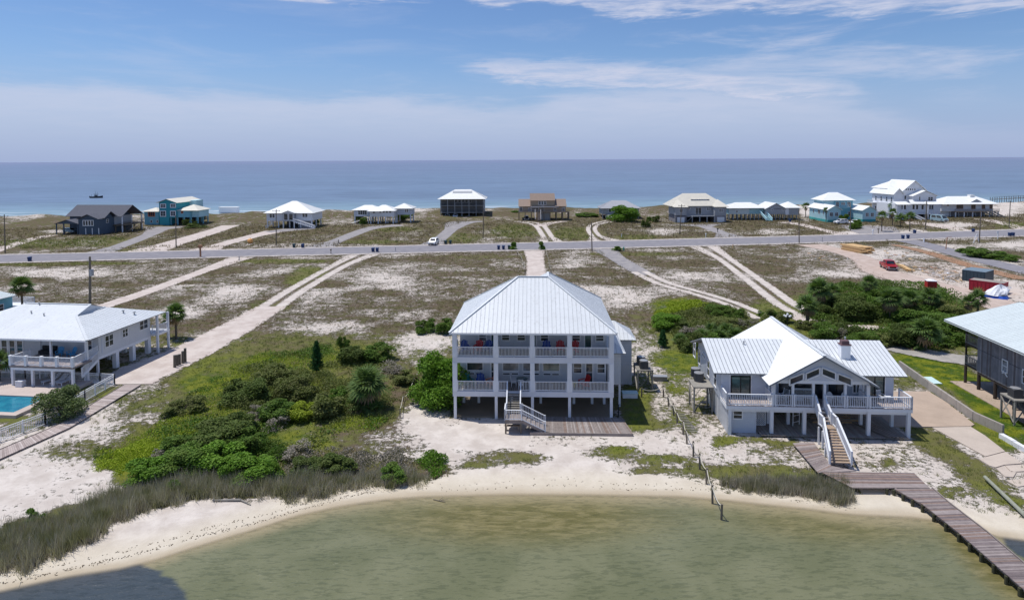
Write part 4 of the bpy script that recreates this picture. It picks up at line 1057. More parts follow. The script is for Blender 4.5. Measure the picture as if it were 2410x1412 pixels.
def ac_unit(loc, rz, label, r=.42, h_=.85, round_=False):
    t = thing('air_conditioner', label, 'air conditioner', loc, rz)
    if round_: MB().lathe([(r, 0), (r, h_ - .06)], 24).build('body', M_ACG, t)
    else: MB().box(-r, r, -r, r, 0, h_ - .06).build('body', M_ACG, t)
    l_ = MB()
    for i in range(9):
        z = .08 + i * (h_ - .2) / 8.
        if round_: l_.lathe([(r + .015, z), (r + .015, z + .02)], 20)
        else:
            l_.box(-r - .012, r + .012, -r - .012, -r - .002, z, z + .03); l_.box(-r - .012, -r - .002, -r, r, z, z + .03)
    l_.build('grille', M_BLACK, t)
    MB().lathe([(r * .95, h_ - .06), (r, h_), (r * .8, h_ + .03), (r * .2, h_ + .04)], 24).build('fan_guard', M_GREYM, t)
    return t
def stand(loc, rz, label, sx_, sy_, h_, m):
    t = thing('equipment_stand', label, 'stand', loc, rz)
    MB().box(-sx_ / 2, sx_ / 2, -sy_ / 2, sy_ / 2, h_ - .12, h_).build('platform', m, t)
    for a in (-1, 1):
        for b_ in (-1, 1): MB().box(a * (sx_ / 2 - .1) - .07, a * (sx_ / 2 - .1) + .07, b_ * (sy_ / 2 - .1) - .07, b_ * (sy_ / 2 - .1) + .07, 0, h_ - .12).build('leg', m, t)
    for b_ in (-1, 1):
        MB().bar((-sx_ / 2 + .1, b_ * (sy_ / 2 - .02), .3), (sx_ / 2 - .1, b_ * (sy_ / 2 - .02), h_ - .2), .04, .12, (0, 1, 0)).build('brace', m, t)
        MB().bar((b_ * (sx_ / 2 - .02), -sy_ / 2 + .1, .3), (b_ * (sx_ / 2 - .02), sy_ / 2 - .1, h_ - .2), .12, .04).build('brace', m, t)
    return t
p = H.w(WID + 4.4, 8.6, 0)
stand(p, H.a, 'wooden stand carrying dark cooling units at the right wall of the big middle house', 1.7, 2.6, 2.3, M_GREYW)
ac_unit(H.w(WID + 4.35, 8.0, 2.3), H.a, 'nearer black cooling unit on the stand at the big middle house', .42)
ac_unit(H.w(WID + 4.3, 9.3, 2.3), H.a, 'farther black cooling unit on the stand at the big middle house', .42)
# meter box on the ground behind and the round hose thing by the right pillar
t = thing('storage_chest', 'small white chest on the grass right of the big middle house', 'chest', (*g(1482, 934), 0), H.a)
MB().box(-.75, .75, -.4, .4, 0, .45).build('body', M_TRIM, t); MB().box(-.8, .8, -.44, .44, .455, .53).build('lid', M_SKIN, t)
t = thing('covered_bicycle', 'dark covered bicycle leaning beside the right pillar of the big house', 'bicycle', H.w(WID + .75, .6, .0), H.a + rad(80))
for x in (-.5, .5):
    wl = MB()
    for k in range(16):
        a0, a1 = k * math.pi / 8, (k + 1) * math.pi / 8
        wl.bar((x + .32 * math.cos(a0), 0, .34 + .32 * math.sin(a0)), (x + .32 * math.cos(a1), 0, .34 + .32 * math.sin(a1)), .05)
    wl.build('wheel', M_TYRE, t)
MB().bar((-.5, 0, .34), (-.15, 0, .85), .05).bar((-.15, 0, .85), (.35, 0, .85), .05).bar((.5, 0, .34), (.33, 0, 1.05), .05).bar((-.15, 0, .85), (0, 0, .3), .05).bar((0, 0, .3), (.35, 0, .85), .05).build('frame', M_BLACK, t)
MB().box(-.28, -.05, -.08, .08, .92, 1.0).build('saddle', M_BLACK, t); MB().bar((.33, -.28, 1.08), (.33, .28, 1.08), .04).build('handlebar', M_BLACK, t)
t = thing('picnic_bench', 'small wooden bench under the stair landing of the big house', 'bench', H.w(5.5, -2.6, 0), H.a)
MB().box(-.7, .7, -.18, .18, .42, .47).build('seat', M_WOODT, t)
for s_ in (-1, 1): MB().box(s_ * .55 - .04, s_ * .55 + .04, -.16, .16, 0, .415).build('leg', M_WOODT, t)

MAINH = H
# ================================================================== THE RIGHT HOUSE (cross gable)
B = House('beach_house', 'white beach cottage with a broad central gable, wrap deck and wide front stairs', 1713, 1021, -4.0)
BW = 15.6
def zb(x, y): return 1600 + x / 3.529, 730 + y / 3.529
FB = 2.66; SB = 1.95          # deck height, setback of the side rooms
EB = 4.98                     # eave height
# raised body
MB().box(-.15, BW - .55, SB, SB + 9.4, FB - .3, EB).build('wall', M_SIDEB, B.r)
gx0, gx1 = B.fy(*zb(775, 608), 0.0)[0], B.fy(*zb(1575, 608), 0.0)[0]
gm0 = (gx0 + gx1) / 2
MB().box(gx0 + .02, gx1 - .02, SB - .004, SB + 11.5, FB - .29, EB - .01).build('gable_block_wall', M_SIDEB, B.r)
GR = 2.35
gw = MB()
# front gable panel with its four sloping openings
prof_hw = (gx1 - gx0) / 2
gw.extr([(gx0, EB - .02), (gx1, EB - .02), (gm0, EB + GR - .05)], 1, 0.0, .14)
gw.build('gable_wall', M_SIDEB, B.r)
MB().box(gx0, gx1, 0.0, .14, EB - .32, EB - .024).build('porch_header', M_WHITE, B.r)
for a, b_, c, d in ((910, 565, 1024, 520), (1046, 522, 1160, 474), (1178, 474, 1292, 520), (1310, 524, 1424, 568)):
    # lower edge z offset
    P = [B.fy(*zb(a, b_), 0), B.fy(*zb(c, d), 0)]
    drop = .62
    # parallelogram: top edge P0-P1, bottom edge shifted down
    lowside = 0 if a < 1170 else 1
    top = P; f = MB(); y = -.05
    bot = [(P[0][0], P[0][1] - drop), (P[1][0], P[1][1] - drop)]
    ring = [bot[0], bot[1], top[1], top[0]]
    for i in range(4):
        p0, p1 = ring[i], ring[(i + 1) % 4]; f.bar((p0[0], y, p0[1]), (p1[0], y, p1[1]), .10, .13, (0, 1, 0))
    fo = f.build('gable_window', M_TRIM, B.r)
    MB().slab([(p_[0], -.012, p_[1]) for p_ in ring], .01).build('pane', M_GLASS, fo)
# roofs
GL = 13.2
s_g = GR / prof_hw
ov = .55
B.roof([[(gx0 - ov, -.65, EB - ov * s_g), (gm0, -.65, EB + GR), (gm0, GL, EB + GR), (gx0 - ov, GL, EB - ov * s_g)],
        [(gx1 + ov, -.65, EB - ov * s_g), (gx1 + ov, GL, EB - ov * s_g), (gm0, GL, EB + GR), (gm0, -.65, EB + GR)]], M_ROOF2, .40, parts=True, th=.12, gap=.014)
MB().bar((gm0, -.66, EB + GR + .03), (gm0, GL, EB + GR + .03), .3, .06).build('ridge_cap', M_ROOF, B.r)
WR = 1.78
lx = -.95; rxx = BW + .4
ym = SB + 4.55; yf = SB - .5; yb_ = ym * 2 - yf
B.roof([[(lx, yf, EB), (gx0 + .2, yf, EB), (gx0 + .2 + 2.9, ym, EB + WR), (lx, ym, EB + WR)], [(lx, ym, EB + WR), (gx0 + 3.1, ym, EB + WR), (gx0 + .2, yb_, EB), (lx, yb_, EB)]], M_ROOF, .38, parts=True, th=.10, gap=.055)
B.roof([[(gx1 - .2, yf, EB), (rxx, yf, EB), (rxx, ym, EB + WR), (gx1 - 3.1, ym, EB + WR)], [(gx1 - 3.1, ym, EB + WR), (rxx, ym, EB + WR), (rxx, yb_, EB), (gx1 - .2, yb_, EB)]], M_ROOF, .38, parts=True, th=.10, gap=.055)
B.gable_end('l', -.15, SB + .0, SB + 9.1, EB - .002, WR - .12, M_SIDE); B.gable_end('r', BW - .55, SB, SB + 9.1, EB - .002, WR - .12, M_SIDEB)
# lower storage room on the left, full side wall
MB().box(0.02, 2.55, .35, 7.4, 0, FB - .31).build('storage_wall', M_SIDEB, B.r)
MB().box(-.02, .02, -.1, 7.4, 0, FB - .31).build('side_wall', M_SIDE, B.r)
B.winpx('f', .35, *zb(446, 836), *zb(514, 896), ny=2)
# beams, posts
B.box('beam', -.22, BW - .0, -.2, -.02, FB - .34, FB - .005, M_WHITE); B.box('beam', -.22, -.05, -.016, SB, FB - .34, FB - .005, M_WHITE); B.box('beam', BW - .2, BW, -.016, SB, FB - .34, FB - .005, M_WHITE)
B.box('floor_frame', .0, BW - .21, 0, SB + 9.3, FB - .6, FB - .32, M_WHITE)
for x in (0.12, 3.75, 6.55, 12.0, BW - .25):
    B.post(x, 0.0, 0, FB - .34, .28)
for x in (4.1, 5.9, 9.5, 12.3, BW - .6):
    B.post(x, SB + .1, 0, FB - .6, .26)
for x in (2.8, 5.8, 8.8, 11.8, BW - .6): B.post(x, SB + 6.5, 0, FB - .6, .26, M_POST)
B.planks([(-.2, -.2, FB), (BW - .0, -.2, FB), (BW - .0, SB - .01, FB), (-.2, SB - .01, FB)], 105, PSET, .045, .10)
# porch columns
cols_x = [gx0 + .05] + [B.fy(*zb(x_, 640), 0)[0] for x_ in (940, 1110, 1204, 1376)] + [gx1 - .1]
for x in cols_x: B.post(x, .06, FB, EB - .32, .2 if x in cols_x[1:-1] else .28, name='column')
# deck railings
rs = [(-.15, cols_x[0] - .1), (cols_x[0] + .15, cols_x[1] - .08), (cols_x[1] + .1, cols_x[2] - .1), (cols_x[3] + .1, cols_x[4] - .1), (cols_x[4] + .1, cols_x[5] - .12), (cols_x[5] + .12, BW - .05)]
for a, b_ in rs: B.railing((a, -.12), (b_, -.12), FB, 1.0, .15, rail=.085, bal=.045)
B.railing((-.15, -.12), (-.15, SB - .1), FB, 1.0, .15, rail=.085); B.railing((BW - .05, -.12), (BW - .05, SB), FB, 1.0, .15, rail=.085)
B.railing((gx0, .3), (gx0, SB - .1), FB, 1.0, .15, rail=.085); B.railing((gx1, .3), (gx1, SB - .1), FB, 1.0, .15, rail=.085)
# sliding doors and porch openings
def bdoor(x0, y0, x1, y1, c=SB, nx=2, gm_=M_GLASST, fm=M_BLACK, fw=.10):
    a, z1 = B.fy(*zb(x0, y0), c); b_, _ = B.fy(*zb(x1, y1), c)
    return B.window('f', c, a, b_, FB + .08, z1, nx=nx, ny=1, fw=fw, fm=fm, gm_=gm_, name='sliding_door')
for q_ in ((432, 548, 576, 700), (1548, 550, 1686, 705)):
    a, z1 = B.fy(*zb(q_[0], q_[1]), SB); b_, _ = B.fy(*zb(q_[2], q_[3]), SB)
    MB().box(a - .22, b_ + .22, SB - .03, SB - .004, FB, z1 + .16).build('door_trim', M_TRIM, B.r)
    B.window('f', SB - .03, a, b_, FB + .08, z1, nx=2, ny=1, fw=.10, fm=M_BLACK, gm_=M_GLASST, name='sliding_door')
bdoor(832, 560, 930, 700, nx=1, gm_=M_GLASS); bdoor(960, 560, 1095, 700, nx=2, gm_=M_GLASS); bdoor(1245, 565, 1360, 705, nx=2, gm_=M_GLASS); bdoor(1128, 565, 1200, 705, nx=1, gm_=M_GLASS, fm=M_DKIN)
for x0, x1 in ((1440, 1458), (1470, 1486)): B.winpx('f', SB - .004, *zb(x0, 600), *zb(x1, 680), ny=1)
# screened side panels of the porch
for x in (gx0, gx1):
    mb = MB()
    for y in (1.1, 2.2): mb.box(x - .05, x + .05, y - .05, y + .05, FB + 1.0, EB - .32)
    mb.box(x - .05, x + .05, .2, SB, EB - .42, EB - .325); mb.build('screen_frame', M_WHITE, B.r)
# left side windows of the house
for a, b_, c, d in ((118, 312, 130, 430), (160, 360, 170, 482), (236, 452, 245, 582), (293, 534, 302, 656)):
    P = zb(a, b_); Q = zb(c, d)
    y1, z1 = B.fx(*P, -.15); y0, z0 = B.fx(*Q, -.15)
    ymid = (y0 + y1) / 2; B.window('l', -.15, ymid - .45, ymid + .45, EB - 2.05, EB - .55, ny=2)
ymid = B.fx(*zb(202, 408), -.15)[0]; B.window('l', -.15, ymid - .6, ymid + .6, EB - .75, EB - .5, nx=2, ny=1)
MB().box(-.03, -.024, 3.4, 3.55, 0, FB).build('downpipe', M_TRIM, B.r)
# chimney and vents
cx_, cy_ = 11.6, 4.0
rz_ = EB + WR * (cy_ - yf) / (ym - yf)
ch = MB().box(cx_ - .42, cx_ + .42, cy_ - .35, cy_ + .35, rz_ - .6, rz_ + 1.15).build('chimney', M_WHITE, B.r)
MB().box(cx_ - .47, cx_ + .47, cy_ - .40, cy_ + .40, rz_ + 1.155, rz_ + 1.25).build('crown', M_BRICKR, ch)
MB().box(cx_ - .33, cx_ + .33, cy_ - .27, cy_ + .27, rz_ + 1.255, rz_ + 1.58).build('chimney_cap', M_BRICKR, ch)
for x, y in ((2.9, ym - .9), (12.8, ym + .1)):
    zz = EB + WR * (1 - abs(y - ym) / (ym - yf))
    MB().lathe([(.06, -.1), (.06, .25), (.1, .26), (.1, .34)], 8, (x, y, zz)).build('roof_vent', M_GREYM, B.r)
# stairs down to the boardwalk: narrow flight from the porch opening, landing, wide flight slanting down
sxa, sxb = cols_x[2] + .12, cols_x[3] - .12
ky, kz, fy_, fz_ = -1.75, 1.72, -6.05, 0.42
ka, kb = sxa - .25, sxb + .12; fa, fb = 6.25, 7.9
def flight(xa0, xb0, y0, z0, xa1, xb1, y1, z1, n_, m):
    for i in range(n_):
        t = (i + .5) / n_; z = z0 + (z1 - z0) * (i + 1) / (n_ + 1); y = y0 + (y1 - y0) * t
        a, b_ = xa0 + (xa1 - xa0) * t, xb0 + (xb1 - xb0) * t
        MB().box(a + .06, b_ - .06, y - .14, y + .14, z - .05, z).build('tread', m, B.r)
    for p_, q_ in (((xa0, y0, z0), (xa1, y1, z1)), ((xb0, y0, z0), (xb1, y1, z1))):
        MB().bar((p_[0], p_[1], p_[2] - .15), (q_[0], q_[1], q_[2] - .05), .07, .30).build('stringer', M_WHITE, B.r)
        mb = MB(); B.railing(p_[:2], q_[:2], p_[2], 1.0, .15, mb=mb, z2=q_[2], rail=.1, low=.12); mb.build('railing', M_WHITE, B.r)
flight(sxa, sxb, -.25, FB, ka + .1, kb - .1, ky + .1, kz + .1, 4, M_WOOD)
B.planks([(ka, ky - .75, kz), (kb, ky - .75, kz), (kb, ky + .1, kz), (ka, ky + .1, kz)], 9, [M_WOODT], .05, .06)
B.railing((ka, ky + .1), (ka, ky - .75), kz, 1.0, .15, rail=.1); B.railing((kb, ky + .1), (kb, ky - .75), kz, 1.0, .15, rail=.1)
flight(ka, kb, ky - .78, kz, fa, fb, fy_, fz_, 12, M_WOODT)
for x, y, z in ((ka, ky - .7, kz), (kb, ky - .7, kz), (ka, ky + .1, kz), (kb, ky + .1, kz), ((ka + fa) / 2 + .1, (ky + fy_) / 2, 1.1)):
    B.post(x, y, 0, z - .2, .14, M_WHITE)
# ground floor timber deck beneath the right house
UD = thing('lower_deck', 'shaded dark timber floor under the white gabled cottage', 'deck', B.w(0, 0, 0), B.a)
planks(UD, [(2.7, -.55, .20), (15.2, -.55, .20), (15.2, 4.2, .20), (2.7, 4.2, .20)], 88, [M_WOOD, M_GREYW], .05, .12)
t = thing('lattice_panel', 'white lattice panel standing under the gabled cottage', 'lattice', B.w(B.fy(*zb(612, 995), 1.6)[0], 1.6, .21), B.a)
pw = B.fy(*zb(708, 995), 1.6)[0] - B.fy(*zb(612, 995), 1.6)[0]
lt = MB()
hh_ = 1.75
for k in range(-14, 16):
    for sg in (1, -1):
        p0, p1 = Vector((k * .17, 0, 0)), Vector((k * .17 + hh_, 0, hh_))
        if sg < 0: p0, p1 = Vector((k * .17 + hh_, .015, 0)), Vector((k * .17, .015, hh_))
        lo, hi = sorted((p0, p1), key=lambda p: p.x)
        if hi.x <= 0 or lo.x >= pw: continue
        ta = max(0, -lo.x / (hi.x - lo.x)); tb = min(1, (pw - lo.x) / (hi.x - lo.x))
        lt.bar(lo.lerp(hi, ta), lo.lerp(hi, tb), .05, .012, (0, 1, 0))
lt.build('lattice', M_TRIM, t)
fr_ = MB()
for a, b_ in (((0, 0, 0), (pw, 0, 0)), ((0, 0, hh_), (pw, 0, hh_)), ((0, 0, 0), (0, 0, hh_)), ((pw, 0, 0), (pw, 0, hh_))): fr_.bar(a, b_, .08, .05, (0, 1, 0))
fr_.build('frame', M_TRIM, t)
t = thing('clothes_rack', 'small white metal frame standing in the shade under the porch', 'frame', B.w(B.fy(*zb(965, 970), 1.8)[0], 1.8, .21), B.a + .5)
mb = MB()
for x in (-.4, .4): mb.bar((x, 0, 0), (x, 0, 1.5), .05)
for z in (.3, .9, 1.5): mb.bar((-.4, 0, z), (.4, 0, z), .04)
mb.build('frame', M_TRIM, t)
# pile of timber under the right end
t = thing('lumber_pile', 'long yellowish boards lying stacked under the cottage deck', 'lumber', B.w(10.6, 3.4, .21), B.a)
for i in range(14):
    x = random.uniform(-1.2, 1.0); y = -1.0 + i * .16
    MB().bar((x - 1.6, y, .05 + (i % 3) * .09), (x + 1.9, y + .12, .05 + (i % 3) * .09), .13, .05).build('board', [M_LUMB, M_WOODT, M_GREYW][i % 3], t)
t = thing('lumber_pile', 'dark boards lying askew at the right front corner under the cottage', 'lumber', B.w(12.8, .9, .21), B.a)
for i in range(9): MB().bar((-1.0 + i * .2, 1.5, .05 + .03 * (i % 2)), (.7 + i * .16, -1.4, .05 + .03 * (i % 2)), .15, .05).build('board', [M_POST, M_WOOD][i % 2], t)
# deck furniture
def rocker(loc, rz, label, m=M_TRIM):
    t = thing('rocking_chair', label, 'chair', loc, rz)
    MB().box(-.27, .27, -.25, .25, .40, .44).build('seat', m, t)
    b_ = MB()
    for i in range(6): z = .52 + i * .1; b_.bar((-.26, .26 + i * .03, z), (.26, .26 + i * .03, z), .05, .02)
    b_.bar((-.27, .24, .42), (-.27, .42, 1.08), .05).bar((.27, .24, .42), (.27, .42, 1.08), .05); b_.build('backrest', m, t)
    for s_ in (-1, 1):
        MB().bar((s_ * .29, -.28, .64), (s_ * .29, .3, .66), .07, .03).build('armrest', m, t)
        for y in (-.22, .22): MB().bar((s_ * .27, y, .08), (s_ * .27, y, .62), .045).build('leg', m, t)
        r_ = MB()
        for k in range(6):
            a0, a1 = -.5 + k * .17, -.33 + k * .17
            r_.bar((s_ * .27, a0, .03 + a0 * a0 * .18), (s_ * .27, a1, .03 + a1 * a1 * .18), .045)
        r_.build('rocker', m, t)
    return t
DZ = FB + .004
xf = lambda x, y=1.2: B.fy(*zb(x, 690), y)[0]
rocker(B.w(xf(800), 1.1, DZ), B.a + rad(60), 'white rocking chair at the left end of the covered porch')
rocker(B.w(xf(862), 1.0, DZ), B.a + rad(-50), 'white rocking chair beside the first inner porch column')
def round_back(loc, rz, label):
    t = thing('wicker_chair', label, 'chair', loc, rz)
    MB().lathe([(.22, 0), (.27, .1), (.30, .40), (.28, .44)], 14).build('seat', M_TRIM, t)
    b_ = MB()
    pr = [(.31 * math.cos(math.pi * i / 10), .46 + .62 * math.sin(math.pi * i / 10)) for i in range(11)]
    b_.extr(pr, 1, .25, .32); b_.build('backrest', M_TRIM, t); return t
round_back(B.w(xf(1232), 1.0, DZ), B.a + rad(160), 'round backed white wicker chair, left one of the right porch half')
round_back(B.w(xf(1338), 1.0, DZ), B.a + rad(190), 'round backed white wicker chair, right one of the right porch half')
t = thing('wicker_sofa', 'white wicker settee with patterned cushions on the covered porch', 'sofa', B.w(xf(1040), 1.35, DZ), B.a)
MB().box(-.85, .85, -.35, .35, .1, .42).build('seat', M_TRIM, t); MB().box(-.85, .85, .28, .38, .425, 1.0).build('backrest', M_TRIM, t)
for s_ in (-1, 1): MB().box(s_ * .85 - .05, s_ * .85 + .05, -.35, .275, .425, .68).build('armrest', M_TRIM, t)
for s_ in (-.4, .4): MB().box(s_ - .36, s_ + .36, .14, .27, .43, .85).build('cushion', mat('patterned_cushion', (.38, .36, .33), .9, .25, 9), t)
small_table(M_TRIM, 'low white table between the wicker chairs of the gabled cottage', B.w(xf(1286), .9, DZ), .32, .5)
small_table(M_WOODT, 'small wooden table before the wicker settee', B.w(xf(1030), .55, DZ), .3, .42)
small_table(M_TRIM, 'white side table on the open deck right of the dark sliding door', B.w(14.2, 1.3, DZ), .28, .6)
patio_chair('white patio chair by the wall on the right open deck', B.w(13.7, 1.35, DZ), B.a + rad(20))
# cooling units on their stand at the left wall

stand((*g(1649, 962), 0), B.a, 'tall timber stand with crossed braces beside the gabled cottage, carrying two units', 1.9, 2.2, 2.55, M_GREYW)
ac_unit((*g(1644, 956), 2.552)[:3], B.a, 'nearer round cooling unit on the timber stand of the gabled cottage', .46, .85, True)
q_ = g(1636.5, 944)
ac_unit((q_[0], q_[1], 2.552), B.a, 'farther round cooling unit on the timber stand of the gabled cottage', .46, .85, True)

# ================================================================== THE LEFT HOUSE
A = House('beach_house', 'white raised house with a broad pale hip roof, corner deck and swimming pool', 32, 912, -6.3)
FA = 2.5; EA = 4.88
def za(x, y): return x / 4.706, 760 + y / 4.706
dw = A.fy(172, 890, 0)[0]      # deck width
wx_ = A.fz(238, 883, 0)[0]      # side wall
wf = A.fz(238, 883, 0)[1]
wfar = A.fz(366, 831, 0)[1]
pfx, pfy = A.fz(205, 900, 0)
XL = -19.0
# raised body: right block with the long side wall, left block
MB().box(wx_ - 7.2, wx_, wf - .2, wfar + .1, FA - .3, EA + .1).build('wall', M_SIDE, A.r)
MB().box(XL, -0.6, 4.3, wfar - 3.5, .0, EA + .05).build('wall', M_SIDE, A.r)
MB().box(-.59, wx_ - 7.21, 6.2, wfar - 3.5, FA - .3, EA + .05).build('wall', M_SIDE, A.r) if wx_ - 7.21 > -.5 else None
A.box('back_porch_wall', -.59, pfx - .2, 4.8, 5.0, FA, EA, M_SIDEB)
for k, y in enumerate(np.linspace(wf - .1, wfar - 0.1, 4)):
    A.post(wx_ - .28, float(y), 0, FA - .31, .5 if k else .22)
    A.post(wx_ - 3.4, float(y), 0, FA - .31, .3); A.post(wx_ - 6.6, float(y), 0, FA - .31, .3)
MB().box(wx_ - 6.9, wx_ - 4.0, wfar - 2.6, wfar + .05, 0, FA - .32).build('store_wall', M_SIDEB, A.r)
A.box('beam', wx_ - 7.2, wx_ + .01, wf - .25, wfar + .12, FA - .62, FA - .305, M_WHITE)
A.box('deck_beam', -.15, dw + .1, -.12, .12, FA - .5, FA - .22, M_WHITE)
A.box('fascia_board', -.25, dw + .22, -.2, pfy + .2, FA - .2, FA - .03, M_WOOD)
A.planks([(-.25, -.2, FA), (dw + .22, -.2, FA), (dw + .22, pfy + .2, FA), (-.25, pfy + .2, FA)], 48, PSET, .03, .1)
A.box('porch_floor', -.58, wx_ - .05, pfy + .21, wf - .25, FA - .25, FA - .02, M_WOODP)
for x in (0, dw / 3, dw * 2 / 3, dw):
    A.post(x, 0, 0, FA - .5, .24)
for x in (0.6, 3.1): A.post(x, 3.6, 0, FA - .3, .22)
# corner posts rising to the roof
A.post(pfx, pfy + .1, 0, EA - .1, .24); A.post(pfx - 4.3, pfy + .1, FA, EA - .1, .2)
xs4 = np.linspace(-.12, dw + .1, 5)
for i in range(4): A.railing((xs4[i] + .12, -.1), (xs4[i + 1] - .12, -.1), FA, .98, .14, ends=False)
for x in xs4:
    mb = MB().box(x - .12, x + .12, -.22, .02, FA - .02, FA + 1.02); mb.box(x - .15, x + .15, -.25, .05, FA + 1.022, FA + 1.08); mb.build('newel_post', M_TRIM, A.r)
A.railing((-.12, .05), (-.12, pfy + .2), FA, .98, .14); A.railing((dw + .1, .05), (pfx, pfy), FA, .98, .14)
A.railing((pfx + .05, pfy + .2), (wx_ - .1, wf - .3), FA, .98, .14)
# stairs beside the deck
A.railing((dw + .2, 1.0), (wx_ - .05, wf - .3), 1.1, .95, .14, z2=1.9)
MB().bar((dw + .2, 1.0, 1.05), (wx_ - .05, wf - .3, 1.85), .06, .28).build('stringer', M_TRIM, A.r)
A.steps(.2, 1.0, 1.0, wf - .3, 1.0, 1.9, 6, M_WOOD) if False else None
for (a, b_, c, d) in ((640, 232, 700, 325), (890, 225, 925, 320)):
    x0, z1 = A.fy(*za(a, b_), 4.8); x1, z0 = A.fy(*za(c, d), 4.8); A.window('f', 4.8, x0, x1, z0, z1)
for (a, b_, c, d) in ((330, 215, 375, 350), (405, 210, 440, 340)):
    x0, z1 = A.fy(*za(a, b_), 4.8); x1, z0 = A.fy(*za(c, d), 4.8); A.window('f', 4.8, x0, x1, FA + .05, z1, nx=2, ny=5, name='french_door', fm=M_WHITE)
x0, z1 = A.fy(*za(745, 215), 4.8); x1, z0 = A.fy(*za(830, 360), 4.8); A.window('f', 4.8, x0, x1, FA + .05, z1, ny=1, name='door', gm_=mat('aqua_door', (.12, .33, .45), .5))
for (a, b_, c, d) in ((20, 192, 84, 345), (108, 195, 170, 345), (192, 198, 256, 345)):
    x0, z1 = A.fy(*za(a, b_), 4.3); x1, z0 = A.fy(*za(c, d), 4.3); A.window('f', 4.3, x0, x1, z0, z1, fw=.14)
x0, z1 = A.fy(*za(965, 195), wf - .2); x1, z0 = A.fy(*za(1022, 300), wf - .2); A.window('f', wf - .2, x0, x1, z0, z1)
for (a, b_, c, d, nx_) in ((1160, 130, 1252, 258, 2), (1355, 70, 1412, 148, 2)):
    y0, z1 = A.fx(*za(a, b_), wx_); y1, z0 = A.fx(*za(c, d), wx_)
    zc_ = (z0 + z1) / 2; hh_ = .62 if c - a > 70 else .45
    A.window('r', wx_, y0, y1, zc_ - hh_, zc_ + hh_, nx=nx_, ny=2)
y0, z1 = A.fx(328, 754, wx_); y1, z0 = A.fx(347, 774, wx_); A.window('r', wx_, y0, y1, (z0 + z1) / 2 - .5, (z0 + z1) / 2 + .5, nx=2, ny=2)
# rear porch at the far end
A.box('rear_deck', wx_ - 5, wx_ + .9, wfar + .13, wfar + 2.6, FA - .3, FA - .02, M_WHITE)
for x, y in ((wx_ + .8, wfar + .3), (wx_ + .8, wfar + 2.4)): A.post(x, y, 0, EA - .1, .24)
A.railing((wx_ + .8, wfar + .3), (wx_ + .8, wfar + 2.4), FA, .98, .14); A.railing((wx_ + .1, wfar + .3), (wx_ + .8, wfar + .3), FA, .98, .14)
# roof: one big front slope, a higher ridge to the left, a lower one running back over the right block
eX, eY, eB, sA = 7.5, 1.6, 15.0, 0.36
r1, r1b = (2.6, 5.95, 6.45), (2.6, 10.4, 6.45)
m1, m0 = (2.55, 8.2, 7.25), (-6.0, 8.2, 7.25); hx = 2.6
eL, bk = -12.6, 14.8
A.roof([[(eL, eY, EA), (eX, eY, EA), r1, m1, m0], [(eX, eY, EA), (eX, eB, EA), r1b, r1], [(eX, eB, EA), (-2.3, eB, EA), r1b],
        [(-2.3, eB, EA), (-2.3, 8.6, EA), (2.5, 8.6, 6.4), r1b], [m1, (2.55, bk, EA + .01), (eL, bk, EA + .01), m0], [(eL, bk, EA), (eL, eY, EA), m0]], M_ROOF, .40, parts=True)
MB().slab([(2.6, 5.97, 6.42), (2.6, 10.4, 6.42), (2.6, 8.2, 7.2)], .08).build('gable_wall', M_SIDE, A.r)
A.roof([[(XL, eY + 1, EA - .2), (eL - .05, eY + 1, EA - .2), (eL - .05, 7.0, 6.3), (XL, 7.0, 6.3)]], M_ROOF, .40, parts=True)
cap = MB()
for a, b_ in ((m0, m1), (r1, (eX, eY, EA)), (r1, r1b), (m1, r1)): cap.bar(Vector(a) + Vector((0, 0, .05)), Vector(b_) + Vector((0, 0, .05)), .26, .07)
cap.build('ridge_cap', M_ROOF, A.r)
for x, y in ((eX - 2.6, eY + 9), (eX - 1.6, eY + 9.6)):
    MB().lathe([(.07, -.15), (.07, .25), (.16, .26), (.16, .36)], 8, (x, y, EA + .32 * (eX - x))).build('roof_vent', M_GREYM, A.r)
for x, y in ((hx - 6, eY + 4.6), (hx - 6.5, eY + 6.3), (hx - 4.0, eY + 4.2)):
    MB().lathe([(.06, -.15), (.06, .25), (.10, .26), (.10, .33)], 8, (x, y, EA + sA * (y - eY))).build('roof_vent', M_GREYM, A.r)
A.box('gutter', XL, eX, eY - .06, eY - .004, EA - .16, EA - .02, M_TRIM)
c1 = adirondack(M_SKYP, 'light blue wooden armchair on the corner deck, left one'); c1.location = A.w(A.fy(*za(665, 380), 3.3)[0], 3.3, FA + .03); c1.rotation_euler = (0, 0, A.a + .4)
c1 = adirondack(M_SKYP, 'light blue wooden armchair on the corner deck, right one'); c1.location = A.w(A.fy(*za(795, 385), 3.3)[0], 3.3, FA + .03); c1.rotation_euler = (0, 0, A.a - .2)
t = thing('outdoor_sofa', 'dark cushioned sofa in the shade of the left porch', 'sofa', A.w(A.fy(*za(530, 340), 4.0)[0], 4.0, FA + .01), A.a)
MB().box(-.9, .9, -.35, .35, .08, .42).build('seat', M_DKIN, t); MB().box(-.9, .9, .25, .38, .425, .85).build('backrest', M_DKIN, t)
